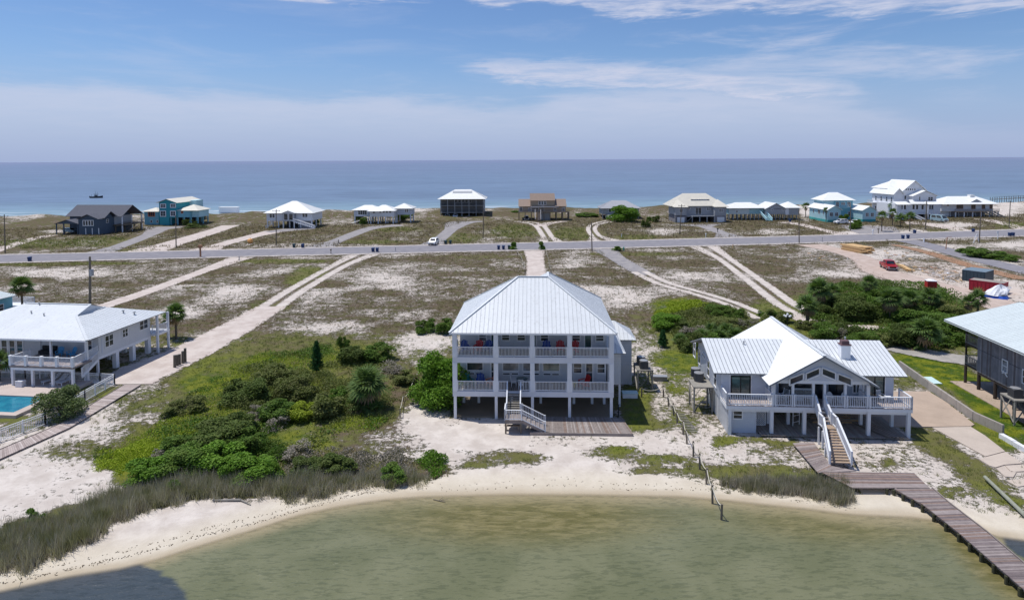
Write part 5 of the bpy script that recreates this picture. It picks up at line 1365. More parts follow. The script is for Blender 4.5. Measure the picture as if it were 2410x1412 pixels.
# ---- pool, terrace, loungers
def wq(p): return (p[0], p[1])
PT = thing('pool_terrace', 'pinkish paved terrace around the turquoise swimming pool', 'terrace', (*g(60, 930), 0), A.a)
def inv(th, x, y):
    dx, dy = x - th.location.x, y - th.location.y; c, s = math.cos(th.rotation_euler.z), math.sin(th.rotation_euler.z); return (dx * c + dy * s, -dx * s + dy * c)
def L_(th, px, py, z=0.0): return inv(th, *g(px, py, z))
zt = .30
pb = [L_(PT, *za(-350, 790), zt)[0], 0, 0, 0]
xl = -16.0
xr = L_(PT, *za(450, 815), zt)[0]; yb = L_(PT, *za(300, 808), zt)[1]; yfp = L_(PT, *za(235, 992), zt)[1]; xrf = L_(PT, *za(235, 992), zt)[0]
xr = (xr + xrf) / 2
ytop = L_(PT, *za(200, 730), zt)[1]
rim = mat('pool_coping', (.50, .42, .37), .8, .1, 1.0, grime=.15)
pt = mat('terrace_pavers', (.52, .44, .40), .85, .08, .8, grime=.2)
MB().box(xl, xr + .9, yb, ytop + 3.2, 0, zt).build('paving', pt, PT)
MB().box(xl, xr + .9, yfp - .7, yfp, 0, zt).build('coping', rim, PT)
MB().box(xr, xr + .9, yfp + .001, yb - .001, 0, zt).build('coping', rim, PT)
pw_ = bpy.data.materials.new('pool_water'); pw_.use_nodes = True
n = NT(pw_.node_tree); b = n.n['Principled BSDF']; pos = n.new('ShaderNodeTexCoord').outputs['Object']
k1 = n.noise(pos, 1.2, 3); n.put(b.inputs['Base Color'], n.mix(n.ss(k1, .35, .65), (.018, .17, .27, 1), (.03, .235, .33, 1))); b.inputs['Roughness'].default_value = .07; b.inputs['IOR'].default_value = 1.33
bp = n.new('ShaderNodeBump'); n.put(bp.inputs['Height'], n.noise(pos, 4, 2)); bp.inputs['Distance'].default_value = .02; n.put(b.inputs['Normal'], bp.outputs[0])
MB().box(xl, xr - .001, yfp + .002, yb - .002, 0.01, zt - .12).build('pool_water', pw_, PT)
def lounger(loc, rz, label):
    t = thing('sun_lounger', label, 'lounger', loc, rz, None)
    m = M_WHITE
    for i in range(6): MB().box(-.33, .33, -.95 + i * .19, -.80 + i * .19, .28, .31).build('seat_slat', m, t)
    for i in range(4): MB().slab([(-.33, .22 + i * .16, .31 + i * .13), (.33, .22 + i * .16, .31 + i * .13), (.33, .35 + i * .16, .41 + i * .13), (-.33, .35 + i * .16, .41 + i * .13)], .03).build('back_slat', m, t)
    for a in (-.3, .3):
        for y in (-.85, .15): MB().box(a - .03, a + .03, y - .03, y + .03, 0, .28).build('leg', m, t)
    return t
for i, (px_, py_, lb) in enumerate(((500, 690, 'white sun lounger under the deck, leftmost of the three'), (590, 700, 'white sun lounger under the deck, middle of the three'), (665, 700, 'white sun lounger under the deck, rightmost of the three'))):
    p = g(*za(px_, py_), zt); l0 = lounger((p[0], p[1] + 1.0, zt + .003), A.a + (-.55, -.12, -.12)[i], lb)
t = thing('cushion_stack', 'stack of pale pool cushions beside the left deck post', 'cushions', (*g(*za(230, 700), zt), zt + .003), A.a)
for i in range(5): MB().box(-.4 + .05 * (i % 2), .4, -.3, .3 - .05 * (i % 3), i * .13, i * .13 + .11).build('cushion', M_TARPW, t)
# aluminium fence round the pool
def fence_run(name, label, P, ht=1.15, gap=.14, m=M_TRIM, post=.09, step=1.9):
    t = thing(name, label, 'fence', (P[0][0], P[0][1], 0))
    for (a, b_) in zip(P[:-1], P[1:]):
        a_, b2 = Vector((a[0] - P[0][0], a[1] - P[0][1], 0)), Vector((b_[0] - P[0][0], b_[1] - P[0][1], 0))
        k = max(1, round((b2 - a_).length / step))
        for i in range(k):
            p, q_ = a_.lerp(b2, i / k), a_.lerp(b2, (i + 1) / k); u = Vector((0, 0, 1))
            mb = MB(); mb.bar(p + u * ht, q_ + u * ht, .06, .05).bar(p + u * (ht - .2), q_ + u * (ht - .2), .05, .04).bar(p + u * .1, q_ + u * .1, .05, .04)
            kk = int((q_ - p).length / gap)
            for j in range(1, kk): c = p.lerp(q_, j / kk); mb.bar(c + u * .05, c + u * ht, .028, .028, (0, 1, 0))
            mb.build('fence_panel', m, t)
            MB().bar(p, p + u * (ht + .08), post, post, (0, 1, 0)).build('post', m, t)
        MB().bar(b2, b2 + u * (ht + .08), post, post, (0, 1, 0)).build('post', m, t)
    return t
fence_run('pool_fence', 'white metal picket fence around the pool terrace', [g(-60, 1062), g(107, 1000), g(200, 945), g(270, 905), g(236, 903), g(60, 896), g(-40, 894)])

# ================================================================== TEAL HOUSE at the left edge
E_ = House('beach_house', 'turquoise house with a pale low roof at the left picture edge', 31, 742, -6)
MB().box(-9, 0, -13, 0, 0, 3.2).build('wall', M_TEALL, E_.r)
E_.roof(E_.gable(-9.5, .45, -13.4, .45, 3.22, .9, 'y'), M_ROOFG, .5)
E_.window('r', 0, -2.6, -1.7, 1.2, 2.2)
E_.box('rear_deck', -3, 1.6, .01, 2.6, 1.3, 1.5, M_WHITE)
E_.railing((-3, 2.5), (1.5, 2.5), 1.5, .95, .15); E_.railing((1.5, .2), (1.5, 2.5), 1.5, .95, .15)
for x in (-2.8, 1.4): E_.post(x, 2.4, 0, 1.3, .16)

# ================================================================== DARK HOUSE on the right
Dh = House('beach_house', 'dark weathered plank house on tall pilings with a pale metal roof', 2298, 917, -5.2)
DF, DE = 2.02, 6.75
DL = -17.0
wl_ = MB().box(0, 11, DL, -.05, DF, DE + .25).build('wall', M_DARKW, Dh.r)
DWS = [M_DARKW, M_DARKW, mat('greyer_plank_siding', (.32, .31, .33), .85, .2, 1.4, .5, 15, grime=.3), mat('browner_plank_siding', (.17, .15, .155), .85, .2, 1.4, .5, 15, grime=.4)]
# vertical boards on the long side and the rear face, every board proud of the wall
bd = MB()
y = DL
while y < -.1:
    w0 = .22 + random.uniform(-.02, .02)
    dpt = .018 + random.uniform(0, .018)
    zt_ = DF - .05 + random.uniform(-.02, .02)
    bd.m(random.choice(DWS)); bd.box(-dpt - .004, -.003, y, y + w0 - .025, zt_, 4.35 + random.uniform(-.01, .01)); bd.box(-dpt - .002, -.003, y, y + w0 - .025, 4.38, DE + .2)
    y += w0
bd.build('wall_boards', M_DARKW, Dh.r, kind='stuff')
MB().box(-.06, -.004, DL, -.1, 4.36, 4.375).build('belt_joint', M_BLACK, Dh.r)
for y in (0, -2.6, -5.4, -8.4, -11.4, -14.4):
    for x in (.15, 3.6, 7.2):
        MB().lathe([(.17, 0), (.16, DF)], 10, (x, y - .1, 0)).build('piling', M_DARKP, Dh.r)
Dh.box('floor_frame', .02, 10.9, DL, -.1, DF - .32, DF - .002, M_DARKP)
# balconies at the far end
Dh.box('balcony', -.02, 10, .0, 2.1, DF - .05, DF + .12, M_DARKP); Dh.box('balcony', -.02, 10, .0, 2.1, 4.25, 4.42, M_DARKP)
for x in (0.05,): 
    MB().lathe([(.15, 0), (.14, DF - .06)], 10, (x, 2.0, 0)).build('piling', M_DARKP, Dh.r)
    Dh.post(x, 2.0, DF + .125, DE - .1, .14, M_DARKP)
for z in (DF + .12, 4.42): Dh.railing((0, .05), (0, 2.0), z, .95, .14, m=M_GREYW); Dh.railing((0.1, 2.0), (9, 2.0), z, .95, .14, m=M_GREYW)
def zd(x, y): return 1820 + x / 3.922, 640 + y / 3.922
for (a, b_, c, d, mm) in ((2130, 600, 2168, 652, M_YELL), (2122, 815, 2168, 925, None)):
    y0, z1 = Dh.fx(*zd(a, b_), 0); y1, z0 = Dh.fx(*zd(c, d), 0); yc, zc_ = (y0 + y1) / 2, (z0 + z1) / 2
    if mm: MB().box(-.09, -.05, yc - .42, yc + .42, zc_ - .25, zc_ + .25).build('vent_cover', mat('cream_cover', (.55, .55, .40), .7), Dh.r)
    else:
        Dh.window('l', -.04, yc - .33, yc + .33, zc_ - .55, zc_ + .55, ny=2, gm_=M_GLASSB)
        MB().bar((-.14, yc - .5, zc_ - .9), (-.14, yc + .1, zc_ - .5), .05, .12).bar((-.14, yc - .45, zc_ - .5), (-.14, yc + .3, zc_ - .75), .05, .1).build('broken_shutter', M_TRIM, Dh.r)
y0, z1 = Dh.fx(*zd(2306, 900), 0); Dh.window('l', -.04, y0 - 1.0, y0 - .1, z1 - 1.2, z1, ny=2)
dov = A.w  # noqa
ex = -1.55
s_d = .26
Dh.roof([[(ex, DL - 1, DE - .15), (ex, 3.4, DE - .15), (ex + 7.8, 3.4, DE - .15 + 7.8 * s_d), (ex + 7.8, DL - 1, DE - .15 + 7.8 * s_d)],
         [(ex + 7.8, DL - 1, DE - .15 + 7.8 * s_d), (ex + 7.8, 3.4, DE - .15 + 7.8 * s_d), (ex + 15.6, 3.4, DE - .15), (ex + 15.6, DL - 1, DE - .15)]], M_ROOFG, .38, parts=True)
Dh.box('fascia', ex, ex + .05, DL - 1, 3.4, DE - .34, DE - .26, M_ROOFG)
t = thing('patio_slab', 'reddish concrete slab under the dark plank house', 'slab', Dh.w(0, 0, 0), Dh.a)
MB().prism([(-1.3, 2.4), (9, 2.4), (9, -17), (-1.0, -17)], 0.006, .07).build('slab', M_CONC, t)
t = thing('garden_chair', 'small green folding chair on the slab under the dark plank house', 'chair', Dh.w(2.6, .6, .07), Dh.a)
MB().box(-.25, .25, -.25, .25, .4, .44).build('seat', M_TEALP, t); MB().box(-.25, .25, .22, .26, .45, .9).build('backrest', M_TEALP, t)
for a in (-.22, .22):
    for b_ in (-.22, .22): MB().box(a - .02, a + .02, b_ - .02, b_ + .02, 0, .4).build('leg', M_BLACK, t)
spt = g(2400, 1003)
stand((spt[0] + .25, spt[1] + 1.0, 0), Dh.a, 'crossed timber stand at the dark plank house carrying one unit', 1.3, 2.0, 2.35, M_GREYW)
ac_unit((spt[0] + .3, spt[1] + 1.0, 2.352), Dh.a, 'white cooling unit on the stand at the dark plank house', .42)

# ================================================================== SEAWALL, SLABS, PIER, FENCES AT THE FRONT
def poly_w(name, label, cat, pts, z0, z1, m, kind=None, part='slab'):
    P = [g(a, b_, z1) for a, b_ in pts]
    if kind:
        return MB().prism(P, z0, z1).build(name, m, kind=kind)
    t = thing(name, label, cat, (P[0][0], P[0][1], 0)); MB().prism([(x - P[0][0], y - P[0][1]) for x, y in P], z0, z1).build(part, m, t); return t
def zr(x, y): return 2050 + x / 3.361, 780 + y / 3.361
poly_w('patio_slab', '', '', [(2040, 922), zr(455, 472), zr(600, 560), zr(818, 733), zr(790, 748), zr(480, 752), (2140, 1003), (1985, 1003)], 0.004, .10, M_CONC, kind='structure')
poly_w('walkway', '', '', [zr(484, 757), zr(788, 751), zr(900, 820), zr(1030, 920), zr(1060, 945)[0:2], zr(905, 985), zr(760, 905), zr(600, 820)], 0.004, .09, M_CONCW, kind='structure')
poly_w('walkway', '', '', [zr(910, 990), zr(1066, 950), zr(1195, 1040), zr(1050, 1052), zr(985, 1072), zr(940, 1060), zr(860, 1010)], 0.004, .085, M_CONCW, kind='structure')
for pts in ([zr(990, 1080), zr(1045, 1062), zr(1090, 1100), zr(1150, 1110), zr(1125, 1150), zr(1060, 1145)], [zr(1060, 1058), zr(1200, 1050), zr(1240, 1100), zr(1110, 1108)], [zr(1070, 1175), zr(1210, 1165), zr(1230, 1215), zr(1160, 1225)]):
    poly_w('broken_slab', 'cracked piece of pale concrete at the end of the walkway', 'slab', pts, 0.0, .08, M_CONCW)
for i_, o_ in enumerate([o for o in COL.objects if o.name.startswith('broken_slab')]):
    o_['label'] = ['tilted triangular piece of cracked concrete at the walkway end', 'broad cracked concrete piece at the far edge of the walkway end', 'lowest concrete piece in the grass past the walkway end'][i_]
# low concrete seawall between the plots
sw = thing('seawall', 'low stained concrete wall running between the cottage yard and the neighbouring lawn', 'wall', (*g(2122, 868), 0))
wp = [g(2117, 866), g(2185, 915), g(2292, 990), g(2362, 1022)]
for i in range(3):
    a, b_ = Vector((*wp[i], 0)), Vector((*wp[i + 1], 0)); k = max(1, round((b_ - a).length / 2.4))
    for j in range(k):
        p, q_ = a.lerp(b_, j / k), a.lerp(b_, (j + .985) / k); o = Vector((sw.location.x, sw.location.y, 0))
        MB().bar(p - o + Vector((0, 0, .42)), q_ - o + Vector((0, 0, .42)), .22, .84).build('wall_block', M_WALLC, sw)
sw2 = thing('rubble_wall', 'whitewashed broken wall end lying at the edge of the lawn', 'wall', (*g(2356, 1030), 0))
a, b_ = Vector((*g(2356, 1030), 0)), Vector((*g(2420, 1068), 0))
for j in range(4):
    p, q_ = (b_ - a) * (j / 4), (b_ - a) * ((j + .97) / 4); MB().bar(p + Vector((0, 0, .2)), q_ + Vector((0, 0, .2)), .4, .4 + .05 * (j % 2)).build('wall_block', M_TARPW, sw2)
t = thing('panel_sheet', 'pale aqua sheet of board lying flat on the lawn', 'board', (*g(2206, 895), 0))
P = [g(a, b_, .08) for a, b_ in (zr(405, 357), zr(478, 357), zr(565, 412), zr(497, 412))]
MB().prism([(x - t.location.x, y - t.location.y) for x, y in P], .03, .08).build('sheet', M_SKIN, t)
t = thing('fallen_pole', 'long grey green pole lying on the grass at the right edge', 'pole', (*g(2316, 1125), 0))
a, b_ = g(2318, 1122, .3), g(2440, 1235, .3)
MB().tube((a[0] - t.location.x, a[1] - t.location.y, .30), (b_[0] - t.location.x, b_[1] - t.location.y, .22), .13, .15, 10).build('pole', mat('grey_green_timber', (.26, .27, .22), .9, .15, 3, .5, 20, grime=.3), t)
# boardwalk and pier
PZ = .45
def G3(px, py, z): return Vector((*g(px, py, z), z))
pier = thing('wooden_pier', 'weathered timber pier and boardwalk leading from the cottage stairs out over the water', 'pier', (*g(1920, 1100), 0))
O = Vector((pier.location.x, pier.location.y, 0))
zp = lambda x, y: (1600 + x / 2.975, 980 + y / 2.975)
def pq(*pts): return [G3(*zp(x, y), z) - O for x, y, z in pts]
planks(pier, pq((935, 176, .3), (1062, 345, .42), (968, 393, .42), (790, 185, .3))[:4], 24, DSET, .05, .08)
planks(pier, [v for v in pq((1062, 345, .43), (1240, 380, .43), (975, 392, .43), (965, 389, .43))], 2, DSET, .05, .08)
planks(pier, pq((1210, 498, PZ), (985, 384, PZ), (1640, 394, PZ), (1752, 500, PZ)), 15, DSET, .05, .08)
ra = [(1766, 502), (1885, 605), (2145, 805), (2400, 1020), (2690, 1270)]; la = [(1500, 504), (1700, 612), (1955, 812), (2200, 1026), (2485, 1275)]
PZ2 = .47
for i in range(4):
    planks(pier, pq((*la[i], PZ2), (*la[i + 1], PZ2), (*ra[i + 1], PZ2), (*ra[i], PZ2)), [14, 24, 26, 30][i], DSET, .05, .08)
    for e in (la, ra):
        p, q_ = pq((*e[i], PZ2 - .12))[0], pq((*e[i + 1], PZ2 - .12))[0]
        MB().bar(p, q_, .08, .2).build('stringer', M_WOOD, pier)
    for t_ in (0.0, .33, .66):
        for e in (la, ra):
            p = pq((*e[i], PZ2))[0].lerp(pq((*e[i + 1], PZ2))[0], t_)
            MB().tube((p.x, p.y, -1.2), (p.x, p.y, PZ2 - .1), .11, .11, 8).build('piling', M_WATERLINE, pier)
for x, y in ((1230, 480), (1000, 395), (1450, 500), (1640, 400)):
    p = pq((x, y, PZ))[0]; MB().tube((p.x, p.y, -.5), (p.x, p.y, PZ - .06), .1, .1, 8).build('piling', M_WATERLINE, pier)
gw_ = thing('gangplank', 'short sloping timber ramp beside the pier above the beach', 'ramp', (*g(2104, 1150), 0)); O2 = Vector((gw_.location.x, gw_.location.y, 0))
r_ = [G3(*zp(x, y), z) - O2 for x, y, z in ((1490, 502, .35), (1540, 500, .38), (1722, 605, .10), (1700, 622, .07))]
planks(gw_, [r_[0], r_[3], r_[2], r_[1]], 10, DSET, .06, .08)
bw = thing('boardwalk', 'narrow pinkish timber boardwalk crossing the sand left of the pool fence', 'boardwalk', (*g(160, 990), 0)); O3 = Vector((bw.location.x, bw.location.y, 0))
z_ = .18
L1 = [(-140, 1118), (0, 1058), (140, 998), (293, 905)]; R1 = [(-100, 1128), (0, 1079), (165, 1005), (331, 905)]
for i in range(3):
    planks(bw, [G3(*L1[i], z_) - O3, G3(*L1[i + 1], z_) - O3, G3(*R1[i + 1], z_) - O3, G3(*R1[i], z_) - O3], [26, 34, 52][i], PSET, .05, .08)
    for e in (L1, R1): MB().bar(G3(*e[i], .08) - O3, G3(*e[i + 1], .08) - O3, .06, .14).build('edge_board', M_WOOD, bw)

# rope fences on wooden posts
def rope_fence(label, P, h0=.9, sag=.22, r=.07, m=M_POST, rope=True, hs=None, white=False):
    t = thing('rope_fence', label, 'fence', (P[0][0], P[0][1], 0)); tops = []
    for i, p in enumerate(P):
        hh = hs[i] if hs else h0 * random.uniform(.9, 1.08); q_ = Vector((p[0] - P[0][0], p[1] - P[0][1], 0))
        ln = Vector((random.uniform(-.07, .07), random.uniform(-.07, .07), 0))
        MB().tube(q_ - Vector((0, 0, .5)), q_ + ln + Vector((0, 0, hh)), r, r * .9, 8).build('post', m, t); tops.append(q_ + ln + Vector((0, 0, hh - .1)))
    if rope:
        for a, b_ in zip(tops[:-1], tops[1:]):
            mb = MB(); prev = a
            for k in range(1, 9):
                f = k / 8; c = a.lerp(b_, f); c.z -= sag * 4 * f * (1 - f); mb.tube(prev, c, .03, .03, 5, False); prev = c
            mb.build('rope', M_ROPE, t)
    return t
rf = lambda L: [g(1460 + x / 3.209, 800 + y / 3.209) for x, y in L]
rope_fence('rope and post line running down the sand between the two front houses into the water', rf([(160, 432), (328, 432), (365, 500), (405, 570), (430, 628), (472, 712), (505, 785), (552, 882), (600, 975), (648, 1082), (697, 1222), (762, 1342)]), 1.15, .3, .085,
           hs=[1.0, 1.2, 1.1, 1.2, 1.1, 1.3, 1.25, 1.3, 1.3, 1.2, 1.25, 1.0])
z2 = lambda x, y: (480 + x / 3.53, 740 + y / 3.53)
rope_fence('white rope line on posts beside the path left of the big house', [g(*z2(a, b_)) for a, b_ in ((1630, 860), (1655, 720), (1690, 690), (1745, 560), (1820, 450), (1900, 420))], .9, .12, .06, hs=[.95, .6, .5, .6, .7, .7])
rope_fence('rope and post line along the right side of the sand drive behind the big house', [g(a, b_) for a, b_ in ((1296, 645), (1293, 632), (1291, 618), (1288, 606), (1285, 596))], 1.0, .15, .09)
rope_fence('rope and post line along the left side of the sand drive behind the big house', [g(a, b_) for a, b_ in ((1236, 645), (1232, 628), (1227, 612), (1218, 600))], 1.0, .15, .09)
t = thing('piling_stubs', '', '', (*g(425, 865), 0)); bpy.data.objects.remove(t)
for i, (px_, py_, lb) in enumerate(((1262, 692, 'leftmost'), (1280, 680, 'second'), (1297, 672, 'third'), (1320, 662, 'fourth'), (1338, 655, 'rightmost'))):
    x, y = g(px_ / 3.07, 640 + py_ / 3.07); hh = (1.5, 1.35, 1.3, 1.5, 1.75)[i]
    t = thing('mooring_stub', 'short dark timber post beside the sand track, ' + lb + ' of the row of five', 'post', (x, y, 0), 0, 'short posts beside the sand track')
    MB().tube((0, 0, -.3), (0.04, 0, hh), .17, .15, 10).build('post', M_POST, t); MB().lathe([(.155, 0), (.13, .05)], 10, (.04, 0, hh + .002)).build('post_cap', M_GREYW, t)
# steps of landscape timber between the two houses
t = thing('path_steps', 'row of small weathered timbers laid as steps in the sand between the houses', 'steps', (*g(1620, 985), 0))
for i in range(12):
    a = g(1460 + (455 + i * 9) / 3.209, 800 + (560 + i * 12) / 3.209); MB().box(a[0] - t.location.x - .45, a[0] - t.location.x + .35, a[1] - t.location.y - .05, a[1] - t.location.y + .05, 0, .06).build('step_timber', M_GREYW, t)
t = thing('utility_box', 'small grey box on the sand behind, between the two front houses', 'box', (*g(1553, 895), 0), -.07)
MB().box(-.75, .75, -.3, .3, 0, .45).build('body', M_GREYW, t); MB().box(-.8, .8, -.35, .35, .455, .52).build('lid', M_GREYM, t)
t = thing('driftwood_log', 'thin bleached log lying at the foot of the reeds on the left beach', 'driftwood', (*g(505, 1180), 0))
a = [g(500, 1177, .1), g(567, 1176, .1), g(590, 1186, .1)]
MB().tube((a[0][0] - t.location.x, a[0][1] - t.location.y, .1), (a[1][0] - t.location.x, a[1][1] - t.location.y, .12), .06, .08, 7).build('trunk', M_GREYW, t)
MB().tube((a[1][0] - t.location.x, a[1][1] - t.location.y, .1), (a[2][0] - t.location.x, a[2][1] - t.location.y, .05), .06, .03, 7).build('branch', M_GREYW, t)
t = thing('driftwood_branch', 'small dark forked branch in the shallows below the big house', 'driftwood', (*g(1020, 1172), WZ))
MB().tube((0, 0, .03), (.9, -.4, .06), .035, .02, 6).tube((.4, -.2, .05), (.7, .15, .12), .025, .012, 6).tube((.5, -.2, .05), (1.1, -.1, .1), .02, .01, 6).build('branch', M_POST, t)
# globe lamp behind the cottage
t = thing('street_lamp', 'black garden lamp with a ring of white globes behind the gabled cottage', 'lamp', (*g(1853, 777), 0))
MB().tube((0, 0, 0), (0, 0, 2.1), .06, .045, 8).build('pole', M_BLACK, t)
for k in range(5):
    a = k * 1.257; ar = MB().bar((0, 0, 1.75), (.42 * math.cos(a), .42 * math.sin(a), 1.85), .03).build('arm', M_BLACK, t)
    MB().lathe([(.02, 0), (.13, .08), (.16, .18), (.12, .28), (.02, .33)], 10, (.42 * math.cos(a), .42 * math.sin(a), 1.87)).build('globe', M_TARPW, t)
MB().lathe([(.02, 0), (.13, .08), (.16, .18), (.12, .28), (.02, .33)], 10, (0, 0, 2.12)).build('globe', M_TARPW, t)
# ================================================================== THE ROW OF HOUSES BEYOND THE ROAD
def blk(H, c, px0, py0, px1, py1, depth, m, name='wall', z0=None, z1=None):
    """box whose front face lies on local plane y=c and spans the photo rectangle px0,py0 (left top) .. px1,py1 (right bottom)"""
    a, zt_ = H.fy(px0, py0, c); b_, zb_ = H.fy(px1, py1, c)
    if z0 is not None: zb_ = z0
    if z1 is not None: zt_ = z1
    zb_ = max(zb_, 0) if z0 is None else zb_
    MB().box(a, b_, c, c + depth, zb_, zt_).build(name, m, H.r); return a, b_, zb_, zt_
def posts(H, xs_, ys_, z1, m, w_=.3):
    for y in ys_:
        for x in xs_: H.post(x, y, 0, z1, w_, m)
def fwin(H, c, rects, **k):
    k.setdefault('fw', .14)
    for r_ in rects: H.winpx('f', c, *r_, **k)

zz = lambda x, y: (120 + x / 6.342, 440 + y / 6.342)
# --- navy gabled house
H = House('beach_house', 'navy blue gabled beach house with slate roof, carport and white bay windows', *zz(405, 715), -4)
x0, x1, z0, z1 = blk(H, 0, *zz(405, 480), *zz(720, 715), 7.5, M_NAVY)
zlow = z1 * .42
for px_ in (518, 615, 712): 
    a = H.fy(*zz(px_, 600), 0)[0]; MB().box(a - .13, a + .13, -.05, -.004, 0, zlow).build('corner_board', M_TRIM, H.r)
fwin(H, 0, [(*zz(480 + i * 40, 505), *zz(510 + i * 40, 575)) for i in range(4)], ny=1, fw=.2)
mid = (x0 + x1) / 2; w_ = (x1 - x0)
H.gable_end('f', -.004, x0 + .4, x1 - .2, z1, 1.5, M_NAVY)
H.roof([[(x0 - .3, -.6, z1), (mid, -.6, z1 + 1.6), (mid, 5.2, z1 + 1.6), (x0 - .3, 5.2, z1)], [(x1 + .3, -.6, z1), (x1 + .3, 5.2, z1), (mid, 5.2, z1 + 1.6), (mid, -.6, z1 + 1.6)]], M_ROOFN, 0)
H.roof(H.gable(x0 - .7, x1 + .9, 1.6, 8.0, z1 + .15, 2.1, 'x'), M_ROOFN, 0)
H.gable_end('r', x1 + .01, 1.8, 7.4, z1, 1.9, M_NAVY)
H.window('r', x1, 3.6, 4.6, z1 - 1.6, z1 - .5)
xa = H.fy(*zz(230, 450), 7)[0]; xb = H.fy(*zz(1135, 450), 9)[0]
MB().box(xa + .8, x1 - .01, 7.51, 17, 0, z1 + .2).build('wall', M_NAVY, H.r); MB().box(x1 + .0, xb - 4.4, 7.51, 17, 2.0, z1 + .2).build('wall', M_GREYS, H.r)
H.roof(H.gable(xa, xb, 6.4, 18, z1 + .3, 3.6, 'x'), M_ROOFN, 0)
H.gable_end('r', xb - 4.39, 7.4, 17, z1 + .2, 3.0, M_NAVY)
H.roof([[(mid - 1.4, 6.6, z1 + .55), (mid + 2.0, 6.6, z1 + 2.2), (mid + 2.0, 9.5, z1 + 2.2), (mid - 1.4, 9.5, z1 + .8)], [(mid + 5.4, 6.6, z1 + .55), (mid + 2.0, 6.6, z1 + 2.2), (mid + 2.0, 9.5, z1 + 2.2), (mid + 5.4, 9.5, z1 + .8)]], M_ROOFN, 0, name='dormer_roof')
for y in (7.0, 12.0, 17.4): H.post(xb - .4, y, 0, z1 + .3, .3, M_WHITE)
H.box('side_deck', xb - 4.3, xb + .2, 6.8, 17.8, 2.4, 2.7, M_POST); H.railing((xb + .1, 7), (xb + .1, 17.6), 2.7, 1.0, .5, m=M_POST, bal=.08)
posts(H, [xb - 3, xb - .5], [7.2, 12.0, 17], 2.4, M_POST)
ramp = MB()
for i in range(8):
    t = i / 8; ramp.box(xb + .3 + t * 3.6, xb + .8 + t * 3.6, 7.4, 9.0, 2.5 * t * .9, 2.5 * t * .9 + .15)
ramp.bar((xb + .2, 7.3, 1.0), (xb + 4.0, 7.3, 3.3), .1, .1).bar((xb + .2, 9.1, 1.0), (xb + 4.0, 9.1, 3.3), .1, .1); ramp.build('long_stairs', M_POST, H.r)
# carport
ca, cz = H.fy(*zz(70, 550), 0.5); cb = x0 - .01
H.roof(H.gable(ca, cb + .3, -.3, 7.0, cz, 1.4, 'y'), M_ROOFN, 0); H.gable_end('f', .2, ca + .3, cb, cz - .05, 1.3, M_NAVY)
posts(H, [ca + .4, cb - .5, (ca + cb) / 2 - 1.2], [.3, 6.5], cz, M_NAVY, .3)

# --- teal house
H = House('beach_house', 'bright teal three storey beach house with lighter side wings and cream roofs', *zz(1620, 578), -3)
x0, x1, z0, z1 = blk(H, 0, *zz(1610, 235), *zz(1880, 578), 9, M_TEAL, z0=3.0)
xg = H.fy(*zz(1765, 500), 0)[0]; MB().box(x0, xg, 0.001, 8, 0, 3.0).build('wall', M_TEAL, H.r)
mid = (x0 + x1) / 2
H.gable_end('f', -.003, x0, x1, z1, 1.25, M_TEAL); H.roof(H.gable(x0 - .9, x1 + .7, -.7, 17, z1 - .1, 1.5, 'y'), M_ROOFC, 0)
MB().box(x1 - 3, x1 + 2.2, 9.01, 15, 3.0, z1 + .2).build('wall', M_AQUA, H.r)
fwin(H, 0, [(*zz(1638, 262), *zz(1708, 308)), (*zz(1790, 262), *zz(1855, 302)), (*zz(1638, 365), *zz(1708, 435)), (*zz(1790, 368), *zz(1855, 432))], nx=3, fw=.28)
xl_, xr_, zl0, zl1 = blk(H, 1.0, *zz(1390, 368), *zz(1612, 585), 7, M_TEALL, z0=0)
H.roof(H.hipfaces(xl_ - .7, xr_ + .2, .4, 8.6, zl1, 1.3, 'x'), M_ROOFC, 0)
fwin(H, 1.0, [(*zz(1455, 370), *zz(1545, 435))], nx=3, fw=.25, fm=M_ORANP); fwin(H, 1.0, [(*zz(1485, 500), *zz(1512, 530)), (*zz(1575, 500), *zz(1600, 530))])
xa, xb, za0, za1 = blk(H, .6, *zz(1880, 352), *zz(2085, 455), 8, M_TEALL)
H.roof(H.hipfaces(xa - .2, xb + 3.5, 0, 9.4, za1, 2.0, 'x'), M_ROOFC, 0)
MB().box(xb + .01, xb + 2.9, 1.4, 8.4, za0, za1).build('wall', M_AQUA, H.r)
fwin(H, .6, [(*zz(1945, 365), *zz(1970, 392))], fm=M_ORANP)
posts(H, np.linspace(xg + .3, xb + 2.7, 5), [.8, 4.5, 8.0], za0, M_TEALL, .35)
H.box('shade_backing', xg + .1, xb, 5.2, 5.4, 0, za0, M_DKIN)  # near-black sheet standing in for the shade between the stilts

# --- white hip-roofed house with twin stairs  (region 2: 3.887 px/px, origin 600,430)
z2_ = lambda x, y: (600 + x / 3.887, 430 + y / 3.887)
H = House('beach_house', 'small white house under a bright pyramid roof with forked white stairs', *z2_(110, 415), -2)
x0, x1, z0, z1 = blk(H, 0, *z2_(105, 278), *z2_(525, 350), 11, M_WHITE)
xm = H.fy(*z2_(330, 180), 5.5)[0]
H.roof([[(x0 - .9, -.9, z1), (x1 + .9, -.9, z1), ((x0 + x1) / 2 + .8, 5.5, z1 + 4.0), ((x0 + x1) / 2 - .8, 5.5, z1 + 4.0)], [(x0 - .9, 12, z1), (x0 - .9, -.9, z1), ((x0 + x1) / 2 - .8, 5.5, z1 + 4.0)],
        [(x1 + .9, -.9, z1), (x1 + .9, 12, z1), ((x0 + x1) / 2 + .8, 5.5, z1 + 4.0)], [(x1 + .9, 12, z1), (x0 - .9, 12, z1), ((x0 + x1) / 2 - .8, 5.5, z1 + 4.0), ((x0 + x1) / 2 + .8, 5.5, z1 + 4.0)]], M_ROOF2, .6)
